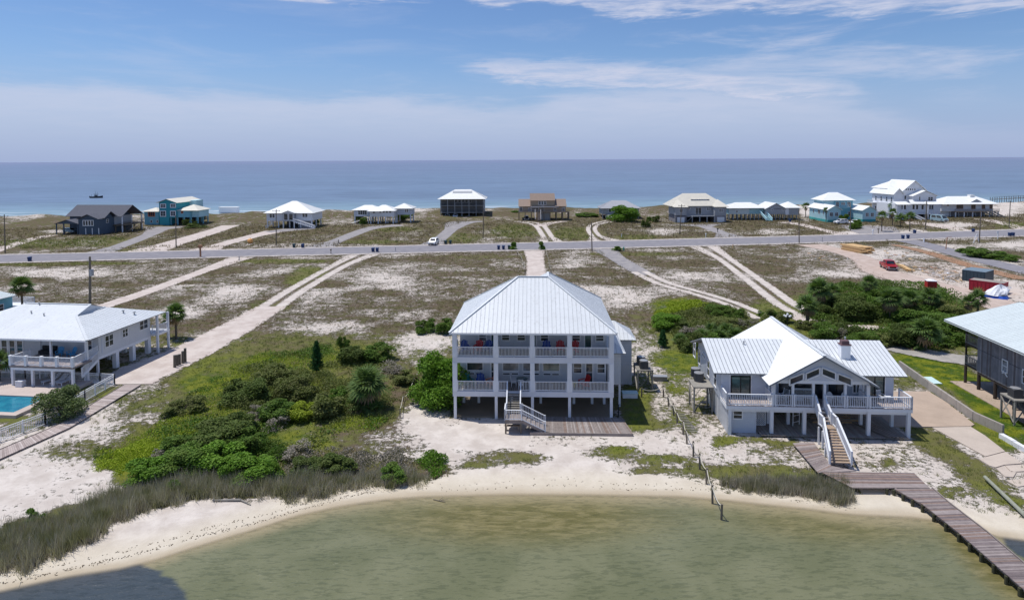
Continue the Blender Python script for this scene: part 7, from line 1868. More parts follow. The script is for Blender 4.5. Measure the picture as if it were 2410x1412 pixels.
def post_thing(name, label, cat, px, py, h_, m, r=.07, head=None):
    t = thing(name, label, cat, (*g(px, py), 0)); MB().bar((0, 0, -.2), (0, 0, h_), r * 2).build('post', m, t)
    if head: MB().box(-head[0], head[0], -head[1], head[1], h_ + .003, h_ + head[2]).build('box', head[3], t)
    return t
post_thing('mailbox', 'reddish brown mailbox post at the near road edge, left of the sandy lane', 'mailbox', 472, 606, 2.4, M_CLAY, .16, (.45, .3, .7, M_CLAY))
post_thing('marker_post', 'short pale marker post beside the sandy lane mouth', 'post', 563, 614, 1.1, M_GREYM, .09)
post_thing('mailbox', 'small dark mailbox at the road left of the two track lane', 'mailbox', 779, 599, 1.1, M_POST, .08, (.15, .3, .3, M_POST))
post_thing('marker_post', 'dark marker post where the drive to the pavilion house leaves the road', 'post', 797, 573, 1.1, M_POST, .10)
post_thing('marker_post', 'thin pale marker post on the near road edge, middle of the picture', 'post', 931, 592, 1.1, M_GREYM, .07)
post_thing('mailbox', 'small white mailbox before the large grey house', 'mailbox', 1661, 560, 1.1, M_TRIM, .08, (.15, .25, .3, M_TRIM))
post_thing('marker_post', 'white marker stub in the grass left of the grey house pole', 'post', 1463, 558, 1.0, M_TRIM, .09)
post_thing('mailbox', 'dark mailbox beside the drive of the large grey house', 'mailbox', 1689, 547, 1.0, M_BLACK, .08, (.2, .3, .35, M_BLACK))
post_thing('marker_post', 'thin marker post at the near road edge before the long white house', 'post', 1935, 571, 1.6, M_GREYM, .07)
post_thing('mailbox', 'white mailbox at the drive of the light blue house', 'mailbox', 2054, 553, 1.3, M_TRIM, .09, (.18, .3, .4, M_TRIM))
post_thing('mailbox', 'dark mailbox between the light blue house and the palms', 'mailbox', 2067, 550, 1.3, M_POST, .09, (.18, .3, .4, M_POST))
post_thing('marker_post', 'white post between the two bins at the side road', 'post', 2131, 564, 1.5, M_TRIM, .12)
post_thing('marker_post', 'white box post beside the sandy verge of the side road', 'post', 2174, 571, 1.2, M_TRIM, .14)
post_thing('marker_post', 'white post with small sign on the right roadside', 'post', 2348, 563, 1.9, M_TRIM, .1, (.3, .06, .5, M_TRIM))
post_thing('marker_post', 'wooden stake in the grass right of the curved track', 'post', 1725, 586, 1.2, M_LUMB, .1)
t = thing('fire_hydrant', 'green fire hydrant on the near road verge right of the pole', 'hydrant', (*g(1468, 590), 0))
MB().lathe([(.24, 0), (.24, .08), (.15, .1), (.15, .75), (.19, .78), (.17, .95), (.05, 1.08)], 10).build('body', mat('hydrant_green', (.03, .32, .26), .4), t)
for s_ in (-1, 1): MB().tube((s_ * .14, 0, .55), (s_ * .27, 0, .55), .09, None, 8).build('outlet', MATS['hydrant_green'], t)
t = thing('buoy', 'round orange buoy lying in the grass before the pyramid roofed house', 'buoy', (*g(589, 573), 0))
MB().lathe([(.1, .0), (.55, .18), (.78, .55), (.8, .85), (.62, 1.25), (.25, 1.48), (.05, 1.52)], 14).build('ball', M_ORNG, t); MB().lathe([(.12, 1.5), (.12, 1.65)], 8).build('eye', M_GREYM, t)

def wheel_(t, x, y, r=.36, w_=.22):
    o = MB().tube((x - w_ / 2, y, r), (x + w_ / 2, y, r), r, None, 14).build('wheel', M_TYRE, t)
    s_ = 1 if x > 0 else -1
    MB().tube((x + s_ * w_ / 2, y, r), (x + s_ * (w_ / 2 + .015), y, r), r * .6, None, 10).build('rim', M_GREYM, o)
def car(label, px, py, rz, m, kind='suv', L=4.6, Wd=1.85, Hh=1.7, scale=1.0):
    """front of the car towards -y"""
    t = thing('parked_car', label, 'car', (*g(px, py), .13), rad(rz)); h2 = Wd / 2
    hL = L / 2
    if kind == 'van': low = [(-hL, .35), (-hL, .95), (-hL + .5, 1.1), (hL, 1.1), (hL, .35)]; cab = [(-hL + .35, 1.1), (-hL + 1.1, Hh), (hL - .1, Hh), (hL, 1.1)]
    elif kind == 'pickup': low = [(-hL, .42), (-hL, 1.0), (-hL + .35, 1.12), (-hL + 1.5, 1.18), (hL, 1.2), (hL, .5)]; cab = [(-hL + 1.35, 1.18), (-hL + 2.0, Hh), (-hL + 3.6, Hh), (-hL + 3.95, 1.19)]
    else: low = [(-hL, .35), (-hL, .8), (-hL + .25, .95), (-hL + 1.2, 1.05), (hL, 1.08), (hL, .38)]; cab = [(-hL + 1.05, 1.05), (-hL + 1.85, Hh), (hL - .45, Hh), (hL - .05, 1.08)]
    MB().extr(low, 0, -h2, h2).build('body', m, t)
    c = MB(); n_ = len(cab); bot, topi = h2 * .96, h2 * .80
    V_ = []
    for sx_ in (-1, 1):
        for y, z in cab: V_.append((sx_ * (topi if z > 1.3 else bot), y, z + .002))
    c.add(V_, [tuple(range(n_)), tuple(range(2 * n_ - 1, n_ - 1, -1))] + [(i, i + n_, (i + 1) % n_ + n_, (i + 1) % n_) for i in range(n_)]); cb_ = c.build('cabin', m, t)
    # glass: windscreen, rear window, side windows set just proud of the cabin
    (y0, z0), (y1, z1), (y2, z2), (y3, z3) = cab
    def lerp2(a, b_, f): return (a[0] + (b_[0] - a[0]) * f, a[1] + (b_[1] - a[1]) * f)
    a, b_ = lerp2(cab[0], cab[1], .12), lerp2(cab[0], cab[1], .92)
    nrm = Vector((0, -(z1 - z0), (y1 - y0))).normalized() * .012
    for (p, q_, nm, sg) in ((a, b_, 'windscreen', 1), (lerp2(cab[3], cab[2], .2), lerp2(cab[3], cab[2], .9), 'rear_window', -1)):
        nn = Vector((0, -sg * abs(q_[1] - p[1]), abs(q_[0] - p[0]))).normalized() * .014
        f = lambda xx, yy, zz_: (xx, yy + nn.y, zz_ + nn.z)
        mb = MB().add([f(-bot * .86, *p), f(bot * .86, *p), f(topi * .86, *q_), f(-topi * .86, *q_)], [(0, 1, 2, 3)]); mb.build(nm, M_CARG, t)
    for s_ in (-1, 1):
        for f0, f1 in ((.10, .47), (.53, .90)):
            yb0, yb1 = cab[0][0] + (cab[3][0] - cab[0][0]) * f0, cab[0][0] + (cab[3][0] - cab[0][0]) * f1
            yt0, yt1 = cab[1][0] + (cab[2][0] - cab[1][0]) * f0, cab[1][0] + (cab[2][0] - cab[1][0]) * f1
            fr = lambda y, k: (s_ * (bot + (topi - bot) * k + .012), y, 1.1 + (Hh - 1.1) * k)
            MB().add([fr(yb0, .12), fr(yb1, .12), fr(yt1, .86), fr(yt0, .86)], [(0, 1, 2, 3)]).build('side_window', M_CARG, t)
        for y in (-hL + .85, hL - .85): wheel_(t, s_ * (h2 - .08), y, .40 if kind == 'pickup' else .35)
        MB().box(s_ * h2 * .82 - .18, s_ * h2 * .82 + .18, -hL - .02, -hL + .01, .68, .84).build('headlight', M_TRIM, t)
        MB().box(s_ * h2 * .88 - .1, s_ * h2 * .88 + .1, hL - .01, hL + .02, .75, 1.0).build('tail_light', M_RED, t)
        MB().box(s_ * (h2 + .1) - .09, s_ * (h2 + .1) + .09, cab[0][0] + .35, cab[0][0] + .5, 1.08, 1.24).build('mirror', m, t)
    MB().box(-h2 * .6, h2 * .6, -hL - .03, -hL + .01, .5, .78).build('radiator_grille', M_BLACK, t); MB().box(-h2, h2, -hL - .08, -hL - .032, .38, .52).build('bumper', M_GREYM, t)
    if kind == 'pickup':
        MB().box(-h2 * .85, h2 * .85, -hL + 4.05, hL - .12, 1.195, 1.215).build('cargo_bed', M_BLACK, t)
    t.scale = (scale,) * 3; return t
car('white car seen from behind, leaving the road up the grey drive of the galleried house', 1020.5, 577, -8, M_CARW, scale=1.08)
for o_ in [COL.objects[-1]]: pass
car('dark red crew cab pickup truck parked on the sandy building site', 2091, 634, -14, M_RED, 'pickup', 5.8, 2.0, 1.95)
car('white estate car parked broadside before the light blue house', 1979, 528, -80, M_CARW, scale=1.05)
car('pale car half hidden by palms before the light blue house', 2012, 529, -60, M_CARW)
car('pale blue white van parked right of the tall white mansion', 2210, 522.5, 14, M_CARB, 'van', 5.2, 2.0, 2.2, 1.15)
car('white car in the shade under the galleried house, left one', 1053, 514, 0, M_CARW, 'suv', 4.6, 1.85, 1.6)
car('white car in the shade under the galleried house, right one', 1072, 514, 0, M_CARW, 'suv', 4.6, 1.85, 1.6)
car('dark car under the deck of the tan house', 1239, 519, 0, M_CARD, scale=1.0)
car('silver car under the grey roofed house left of the round bush', 1434, 516.5, 10, M_CARW)
car('pale car inside the carport of the navy house', 166, 549, 75, M_CARB)

# building site
t = thing('lumber_stack', 'long stack of fresh tan boards and plywood on the sand beside the road', 'lumber', (*g(1984, 590), 0)); a = Vector((*g(1984, 588), 0)); b_ = Vector((*g(2036, 598), 0)); d = b_ - a
dn_ = d.normalized(); sd_ = Vector((-dn_.y, dn_.x, 0)); O4 = Vector((t.location.x, t.location.y, 0))
for r_ in range(3):
    for k in range(9):
        p = a - O4 + sd_ * (r_ * 1.3 + random.uniform(-.1, .1)) + dn_ * random.uniform(-.6, .6) + Vector((0, 0, .12 + k * .17))
        MB().bar(p, p + dn_ * (d.length * random.uniform(.85, 1.0)), 1.15, .14).build('board_bundle', M_LUMB, t)
t = thing('lumber_stack', 'flat pile of pale planks right behind the red pickup', 'lumber', (*g(2120, 626), 0)); a = Vector((*g(2118, 626), 0)) - Vector((t.location.x, t.location.y, 0)); b_ = Vector((*g(2142, 639), 0)) - Vector((t.location.x, t.location.y, 0))
for k in range(10):
    o = Vector((random.uniform(-.5, .5), random.uniform(-.5, .5) + (k % 3) * .5, .06 + (k // 3) * .13)); MB().bar(a + o, b_ + o, .4, .1).build('plank', M_LUMB, t)
t = thing('scrap_pile', 'low untidy pile of offcut boards beside the dark container', 'scrap', (*g(2245, 655), 0))
for k in range(34):
    a = random.uniform(0, 6.28); p = Vector((random.uniform(-3.6, 3.2), random.uniform(-2.2, 2.2), random.uniform(.03, .4))); MB().bar(p, p + Vector((math.cos(a), math.sin(a), random.uniform(-.05, .1))) * random.uniform(1, 3), .14, .06).build('offcut', [M_LUMB, M_GREYW, M_TARPW, M_WOODT][k % 4], t)
for i, (px_, py_, sx_, lb) in enumerate(((1945, 608, 8, 'scattered dark scraps and boards on the sand left of the site track'), (2180, 634, 6, 'scattered white and tan debris right of the red pickup'), (2215, 640, 5, 'flat light sheets and scraps on the sand before the dark container'), (2100, 600, 7, 'thin scattered debris on the sand behind the red pickup'))):
    t = thing('scrap_pile', lb, 'scrap', (*g(px_, py_), 0))
    for k in range(26):
        a = random.uniform(0, 6.28); p = Vector((random.gauss(0, sx_ / 2), random.gauss(0, sx_ / 2), random.uniform(.03, .12))); MB().bar(p, p + Vector((math.cos(a), math.sin(a), 0)) * random.uniform(.4, 1.8), random.uniform(.1, .5), .05).build('offcut', [M_LUMB, M_GREYW, M_TARPW, M_CLAY, M_WOOD][k % 5], t)
def gbox(name, label, cat, pa, pb, depth, h_, m, mt, base=0.0, rib=True):
    a, b_ = Vector((*g(*pa), 0)), Vector((*g(*pb), 0)); d = b_ - a; t = thing(name, label, cat, tuple(a), math.atan2(d.y, d.x)); L = d.length
    MB().box(0, L, 0, depth, base, h_).build('body', m, t); MB().box(-.04, L + .04, -.04, depth + .04, h_ + .003, h_ + .09).build('top', mt, t)
    if rib:
        for i in range(int(L / .6) + 1): MB().box(i * .6, i * .6 + .12, -.06, -.003, base + .1, h_ - .08).build('rib', m, t)
    return t, L
gbox('storage_container', 'dark slate storage container with paler lid on the building site', 'container', (2264, 660), (2318, 667), 4.6, 2.1, M_BOX, M_BOXT)
dt, DLn = gbox('dumpster', 'long dark red roll off dumpster with worn white lettering at the edge of the site', 'dumpster', (2280, 683), (2362, 694), 2.6, 1.9, M_DUMP, M_DUMP, .15)
dt.children[1].name = 'rim'
MB().box(.08, DLn - .08, .08, 2.52, 1.995, 2.0).build('fill', M_GREYW, dt)
for k, (x, w_) in enumerate(((4.4, .35), (4.85, .2), (5.15, .45), (5.7, .25), (6.05, .3), (4.5, .6), (5.25, .3), (5.7, .5))):
    z = 1.35 if k < 5 else .95; MB().box(x, x + w_, -.075, -.065, z, z + .24).build('faded_mark', M_TRIM, dt)
t = thing('portable_toilet', 'red portable toilet with white roof on the building site', 'toilet', (*g(2190, 688), 0), -.25)
MB().box(-.75, .75, -.75, .75, 0, 2.1).build('body', M_REDP, t); MB().box(-.80, .80, -.80, .80, 2.103, 2.2).lathe([(.75, 2.2), (.5, 2.36), (.1, 2.4)], 12).build('roof', M_TRIM, t); MB().box(-.4, .4, -.78, -.755, .15, 1.95).build('door', M_RED, t)
for s_ in (-.45, .45): MB().box(.755, .77, s_ - .2, s_ + .2, 1.7, 1.95).build('vent', M_TRIM, t)
t = thing('covered_heap', 'heap under a white tarp with blue underside beside the dumpster', 'tarp', (*g(2345, 700), 0))
pr = MB(); n_ = 18
rings = []
for j in range(7):
    f = j / 6; r_ = 1.5 * math.cos(f * 1.45) ** .6 if f < 1 else .05
    rings.append((max(r_, .06), f * 2.3))
vs_ = []; fs = []
for r_, z in rings:
    for i in range(n_):
        a = i / n_ * 6.283; rr_ = r_ * (1 + .22 * math.sin(2 * a + 1 + z) + .12 * math.sin(5 * a + z * 2)); vs_.append((rr_ * math.cos(a) + z * .3, rr_ * math.sin(a), .5 + z * (.62 + .2 * math.sin(a * 2 + 1))))
for j in range(6):
    for i in range(n_): fs.append((j * n_ + i, j * n_ + (i + 1) % n_, (j + 1) * n_ + (i + 1) % n_, (j + 1) * n_ + i))
fs.append(tuple(range(6 * n_, 7 * n_))); pr.add(vs_, fs).build('white_cover', M_TARPW, t)
pr = MB(); 
vs_ = []
for z, k in ((0, 1.25), (.53, 1.03)):
    for i in range(n_): a = i / n_ * 6.283; rr_ = 1.5 * k * (1 + .12 * math.sin(3 * a) + .08 * math.sin(7 * a)); vs_.append((rr_ * math.cos(a), rr_ * math.sin(a), z))
pr.add(vs_, [(i, (i + 1) % n_, n_ + (i + 1) % n_, n_ + i) for i in range(n_)]).build('blue_sheet', M_TARPB, t)
t = thing('barrier_gate', 'thin rusty pipe frame standing in the sand right of the side road', 'barrier', (*g(2226, 587), 0), .1)
MB().bar((0, 0, 0), (.3, 0, 3.2), .16).bar((.3, 0, 3.2), (1.6, 0, 3.2), .12).build('pipe', M_CLAY, t)
# ================================================================== VEGETATION
def fol_mat(name, c1, c2, c3, sub=0.0):
    m = bpy.data.materials.new(name); m.use_nodes = True
    n = NT(m.node_tree); b = n.n['Principled BSDF']; b.inputs['Roughness'].default_value = 0.75; b.inputs['Specular IOR Level'].default_value = 0.2
    tone = n.sep(n.new('ShaderNodeVertexColor', layer_name='tone').outputs['Color'])
    pos = n.new('ShaderNodeNewGeometry').outputs['Position']
    nz = n.noise(pos, 0.9, 3, .6)
    c = n.mix(tone[0], c1 + (1,), c2 + (1,)); c = n.mix(n.m('MULTIPLY', n.ss(nz, .42, .68), .8), c, c3 + (1,))
    oi = n.m('MULTIPLY_ADD', n.new('ShaderNodeObjectInfo').outputs['Random'], .35, .82)
    n.put(b.inputs['Base Color'], n.mix(1.0, c, n.comb(oi, oi, oi), 'MULTIPLY'))
    tr = n.new('ShaderNodeBsdfTranslucent'); n.put(tr.inputs[0], n.mix(1.0, c, (1.3, 1.5, .6, 1), 'MULTIPLY'))
    mx = n.new('ShaderNodeMixShader'); mx.inputs[0].default_value = .22
    n.l.new(b.outputs[0], mx.inputs[1]); n.l.new(tr.outputs[0], mx.inputs[2]); n.l.new(mx.outputs[0], n.n['Material Output'].inputs[0])
    return m
F_DARK = fol_mat('dark_olive_leaves', (0.052, 0.086, 0.021), (0.121, 0.164, 0.038), (0.103, 0.129, 0.038))
F_MID = fol_mat('mid_green_leaves', (0.060, 0.128, 0.021), (0.143, 0.232, 0.039), (0.112, 0.158, 0.033))
F_BRI = fol_mat('bright_green_leaves', (0.075, 0.169, 0.018), (0.150, 0.269, 0.027), (0.125, 0.213, 0.031))
F_YEL = fol_mat('yellow_green_leaves', (0.203, 0.270, 0.024), (0.338, 0.405, 0.034), (0.254, 0.320, 0.034))
F_OLI = fol_mat('olive_leaves', (0.095, 0.124, 0.034), (0.190, 0.216, 0.066), (0.147, 0.155, 0.061))
F_GREY = fol_mat('grey_dead_twigs', (0.194, 0.172, 0.158), (0.329, 0.299, 0.269), (0.209, 0.194, 0.135))
F_PALM = fol_mat('palm_leaves', (0.056, 0.109, 0.032), (0.136, 0.200, 0.054), (0.104, 0.152, 0.048))
F_DEAD = fol_mat('dry_palm_leaves', (0.220, 0.149, 0.088), (0.352, 0.253, 0.154), (0.275, 0.198, 0.121))
F_PINE = fol_mat('pine_needles', (0.019, 0.072, 0.023), (0.039, 0.117, 0.039), (0.033, 0.091, 0.026))
F_REED = fol_mat('reed_blades', (0.213, 0.188, 0.160), (0.537, 0.481, 0.413), (0.188, 0.188, 0.088))

def leaves(name, pts, nrm, size, asp=1.6, seed=0, tone=None, flat=.5):
    """one leaf-sized quad per point"""
    r = np.random.default_rng(seed); n_ = len(pts)
    d = nrm * flat + r.normal(size=(n_, 3)) * (1 - flat * .6); d /= np.linalg.norm(d, axis=1)[:, None]
    a = np.cross(d, r.normal(size=(n_, 3))); a /= np.linalg.norm(a, axis=1)[:, None]; b = np.cross(d, a)
    s = (size * r.uniform(.6, 1.3, n_))[:, None]
    V = np.stack([pts - a * s * asp / 2, pts - b * s / 2, pts + a * s * asp / 2, pts + b * s / 2], 1).reshape(-1, 3)
    Fq = np.arange(n_ * 4).reshape(-1, 4)
    tn = np.repeat(r.uniform(0, 1, n_) if tone is None else tone, 4)
    return V, Fq, tn
def add_tone(me, tn):
    a = me.color_attributes.new('tone', 'FLOAT_COLOR', 'POINT'); c = np.stack([tn, tn, tn, np.ones_like(tn)], 1); a.data.foreach_set('color', c.astype(np.float32).ravel())
def crown_mesh(name, seed, n_, lobes=13, leaf=.055, low=.12, spread=.43, airy=0.06):
    """rounded shrub crown ~1 wide, 1 high, base at z=0, uneven lobes with gaps"""
    r = np.random.default_rng(seed); P, Nn = [], []
    L = []
    for i in range(lobes):
        a = r.uniform(0, 6.283); rr = spread * math.sqrt(r.uniform(0.02, 1)); z = r.uniform(.22, .80) - rr * .5
        L.append((rr * math.cos(a), rr * math.sin(a), z, r.uniform(.09, .25)))
    w_ = np.array([l[3] ** 2 for l in L]); w_ /= w_.sum()
    for (x, y, z, q_), k in zip(L, (w_ * n_).astype(int)):
        d = r.normal(size=(k, 3)); d /= np.linalg.norm(d, axis=1)[:, None]
        d[:, 2] = np.where(d[:, 2] < -.35, -d[:, 2], d[:, 2])
        rad_ = q_ * (1 - np.abs(r.normal(0, .16 + airy, k)))
        bump_ = 1 + .18 * np.sin(d[:, 0] * 9 + seed) * np.sin(d[:, 1] * 8 + 1) * np.sin(d[:, 2] * 7)
        p = np.array([x, y, z]) + d * (rad_ * bump_)[:, None]; P.append(p); Nn.append(d)
    k = n_ // 6                       # skirt down to the ground
    a = r.uniform(0, 6.283, k); rr = r.uniform(.18, .42, k); z = r.uniform(.0, .35, k)
    P.append(np.stack([rr * np.cos(a), rr * np.sin(a), z + .02], 1)); Nn.append(np.stack([np.cos(a), np.sin(a), np.full(k, .4)], 1))
    P = np.concatenate(P); Nn = np.concatenate(Nn); P[:, 2] = np.maximum(P[:, 2], .01)
    P[:, 2] /= P[:, 2].max()
    V, Fq, tn = leaves(name, P, Nn, leaf, 1.5, seed)
    me = npmesh(name, V, Fq, F_DARK); add_tone(me, tn); return me
CR = [crown_mesh('shrub_crown', s, 5600, lobes=13 + s % 4, leaf=.041) for s in range(1, 6)]
CRB = [crown_mesh('large_crown', 20 + s, 9000, lobes=24, leaf=.030, spread=.44) for s in range(2)]
CRT = [crown_mesh('twiggy_crown', 40 + s, 1500, lobes=12, leaf=.035, airy=.35) for s in range(2)]
CRS = [crown_mesh('small_crown', 60 + s, 900, lobes=6, leaf=.10, spread=.25) for s in range(3)]
def trunkset(seed, h_=.55, k=5):
    r = random.Random(seed); mb = MB()
    for i in range(k):
        a = r.uniform(0, 6.28); p = Vector((0, 0, 0)); q_ = Vector((math.cos(a) * r.uniform(.08, .3), math.sin(a) * r.uniform(.08, .3), h_ * r.uniform(.7, 1.1))); m_ = p.lerp(q_, .5) + Vector((r.uniform(-.05, .05), r.uniform(-.05, .05), .03))
        mb.tube(p, m_, .022, .016, 5, False).tube(m_, q_, .016, .006, 5, False)
    return mb.mesh('trunk', M_BARK)
TR = [trunkset(s) for s in range(3)]
def shrub(name, label, px, py, wd, ht, fm, big=False, kind='shrub', group=None, depth=None, tw=False, small=False):
    x, y = g(px, py); t = thing(name, label, kind, (x, y, 0), random.uniform(0, 6.28), group)
    src = CRB if big else CRT if tw else CRS if small else CR
    me = random.choice(src)
    o = bpy.data.objects.new('crown', me); COL.objects.link(o); o.parent = t
    o.scale = (wd * 1.2, (depth or wd) * 1.2, ht * 1.04); o.material_slots[0].link = 'OBJECT'; o.material_slots[0].material = fm
    if not small:
        o2 = bpy.data.objects.new('trunk', random.choice(TR)); COL.objects.link(o2); o2.parent = t; o2.scale = (wd, wd, ht)
    return t
F_FEN = fol_mat('grey_green_leaves', (.09, .13, .05), (.20, .25, .11), (.15, .19, .09))
SHR = [
 # left lot
 (810, 818, 1.3, 1.7, F_MID, 'small round green bush behind the shrubs of the left lot, near the lone pine'),
 (828, 852, 3.0, 2.0, F_DARK, 'dark green bush right of the lone pine'),
 (890, 846, 3.4, 2.0, F_MID, 'broad green bush at the back right of the overgrown lot'),
 (650, 908, 3.6, 2.6, F_OLI, 'tall olive bush in the middle of the overgrown lot'),
 (700, 938, 3.6, 2.6, F_OLI, 'dense olive bush right in front of the tallest olive one'),
 (577, 942, 4.2, 2.3, F_DARK, 'very dark rounded bush at the left of the overgrown lot'),
 (548, 935, 2.4, 1.8, F_DARK, 'small very dark bush at the far left of the overgrown lot'),
 (765, 978, 3.0, 2.3, F_OLI, 'olive green bush left of the palmetto thicket'),
 (655, 985, 3.2, 1.9, F_MID, 'mid green bush below the olive pair'),
 (706, 985, 2.8, 1.6, F_YEL, 'yellow green bush below the olive pair'),
 (800, 950, 2.0, 1.7, F_MID, 'small green bush touching the left side of the palmetto'),
 (560, 1020, 2.8, 2.0, F_DARK, 'dark bush in the centre of the lower thicket'),
 (515, 1045, 4.2, 2.3, F_DARK, 'wide dark bush at the top of the lower thicket'),
 (585, 1058, 2.6, 1.7, F_MID, 'mid green bush at the right of the lower thicket'),
 (505, 1100, 3.4, 2.0, F_BRI, 'bright green bush low in the thicket above the reeds, centre'),
 (590, 1122, 3.2, 1.9, F_BRI, 'bright green bush low in the thicket above the reeds, right'),
 (560, 1132, 1.8, 1.5, F_BRI, 'small bright green bush at the reed edge, left one of two'),
 (628, 1132, 1.7, 1.5, F_BRI, 'small bright green bush at the reed edge, right one of two'),
 (350, 1130, 2.8, 1.7, F_BRI, 'bright green bush alone at the left end of the lower thicket'),
 (395, 1085, 2.0, 1.4, F_GREY, 'grey leafless bush at the left end of the lower thicket'),
 (430, 1112, 3.6, 2.1, F_MID, 'wide mid green bush between the two bright green ones'),
 (460, 1060, 3.4, 1.8, F_MID, 'mid green bush at the upper left of the lower thicket'),
 (430, 970, 2.8, 1.5, F_OLI, 'low olive bush at the upper left edge of the lot'),
 (82, 1232, 1.0, 1.0, F_BRI, 'tiny bright green bush in the sand at the far left reeds'),
 (408, 1158, .8, 1.0, F_BRI, 'tiny bright green bush poking out of the reeds'),
 (928, 1130, 1.8, 1.2, F_MID, 'small round green bush low in the brown grass'),
 (795, 1108, 2.2, 1.3, F_DARK, 'small dark green bush in the brown grass below the lot'),
 (726, 1108, 2.2, 1.2, F_DARK, 'low very dark bush in the brown grass below the lot'),
 (610, 985, 2.2, 1.4, F_GREY, 'grey leafless bush in the middle of the lot, left one'),
 (650, 1008, 2.0, 1.2, F_GREY, 'grey leafless bush in the middle of the lot, right one'),
 (700, 1075, 2.6, 1.3, F_GREY, 'grey leafless bush low in the lot above the brown grass'),
 (930, 880, 3.6, 1.4, F_GREY, 'wide grey brushy bush right of the palmetto thicket'),
 (950, 900, 2.6, 1.2, F_OLI, 'low brownish olive bush near the white rope'),
 # behind the middle house
 (1002, 782, 2.7, 1.9, F_MID, 'green bush behind the big house at its left, left one of two'),
 (1045, 782, 3.0, 1.9, F_MID, 'green bush behind the big house at its left, right one of two'),
 # between the houses
 (1570, 772, 4.4, 2.2, F_BRI, 'bright green mound left in the thicket between the houses'),
 (1598, 775, 3.4, 1.9, F_DARK, 'dark bush in front of the bright green mound'),
 (1690, 742, 3.6, 1.8, F_MID, 'green bush at the far end of the thicket between the houses'),
 (1728, 750, 2.8, 1.6, F_MID, 'second green bush at the far end of the thicket between the houses'),
 (1760, 772, 3.4, 1.6, F_GREY, 'grey leafless bush just left of the cottage ridge'),
 (1632, 790, 3.4, 1.6, F_GREY, 'grey leafless bush in the middle of the thicket between the houses'),
 (1712, 775, 3.6, 1.8, F_OLI, 'olive bush before the grey ones left of the cottage roof'),
 (1622, 822, 2.8, 2.2, F_DARK, 'dark green bush at the left corner of the cottage'),
 (1670, 812, 2.8, 2.0, F_MID, 'mid green bush behind the left roof of the cottage'),
 (1830, 757, 3.4, 1.8, F_OLI, 'olive bush between the two sand tracks right of the cottage ridge'),
 (1808, 748, 2.4, 1.5, F_MID, 'green bush between the two sand tracks, the smaller one'),
 (1644, 895, 1.4, 1.2, F_DARK, 'small dark bush beside the cooling units of the cottage'),
 # big thicket on the right
 (1975, 740, 4.6, 3.2, F_DARK, 'big dark bush at the left of the large right hand thicket'),
 (2015, 752, 5.4, 3.8, F_DARK, 'largest dark bush in the centre left of the right hand thicket'),
 (2050, 740, 4.4, 3.0, F_MID, 'green bush behind the central palm of the right hand thicket'),
 (2062, 712, 4.0, 2.6, F_MID, 'green bush at the top edge of the right hand thicket, centre'),
 (2110, 712, 4.6, 2.8, F_MID, 'wide green bush at the top edge of the right hand thicket'),
 (2150, 728, 4.6, 2.8, F_MID, 'green bush right of the top edge in the right hand thicket'),
 (2200, 735, 4.0, 2.4, F_OLI, 'olive bush at the right of the thicket near the red toilet'),
 (2245, 745, 4.0, 2.0, F_OLI, 'low olive bush at the right end of the thicket'),
 (2150, 765, 4.8, 2.8, F_MID, 'green bush on the front slope of the thicket, centre right'),
 (2200, 775, 4.8, 2.6, F_MID, 'green bush on the front slope of the thicket, right'),
 (2120, 745, 4.2, 2.8, F_DARK, 'dark bush right of the central palm'),
 (1945, 797, 3.6, 2.4, F_MID, 'round green bush right behind the cottage roof'),
 (1990, 795, 3.4, 2.2, F_DARK, 'dark round bush behind the cottage roof, second from the left'),
 (1968, 805, 2.6, 2.0, F_GREY, 'grey twiggy bush behind the cottage roof'),
 (2035, 810, 4.0, 1.8, F_MID, 'low green bush behind the right roof of the cottage'),
 (2080, 812, 3.0, 1.6, F_OLI, 'low olive bush at the right corner of the cottage roof'),
 (2130, 812, 4.2, 3.0, F_DARK, 'tall dark bush at the left of the front group by the gravel drive'),
 (2160, 800, 3.6, 2.6, F_MID, 'green bush behind the palm by the gravel drive'),
 (2235, 805, 4.8, 3.0, F_MID, 'wide green tree like bush by the gravel drive near the dark house'),
 (2265, 790, 4.0, 2.6, F_OLI, 'olive bush behind the roof of the dark house'),
 (1900, 775, 2.4, 1.5, F_OLI, 'low olive bush at the foot of the left palms'),
 (1925, 745, 3.2, 2.4, F_DARK, 'dark bush under the tall left palm of the thicket'),
 (2090, 690, 3.0, 1.5, F_MID, 'low green bush at the very top edge of the thicket, left'),
 (2140, 698, 3.4, 1.6, F_MID, 'low green bush at the very top edge of the thicket, right'),
]
for (a, b_, w_, h_, m, lb) in SHR:
    shrub('shrub', lb, a, b_, w_, h_ * .9, m, big=(w_ >= 3.6 and m not in (F_GREY,)), tw=(m is F_GREY))
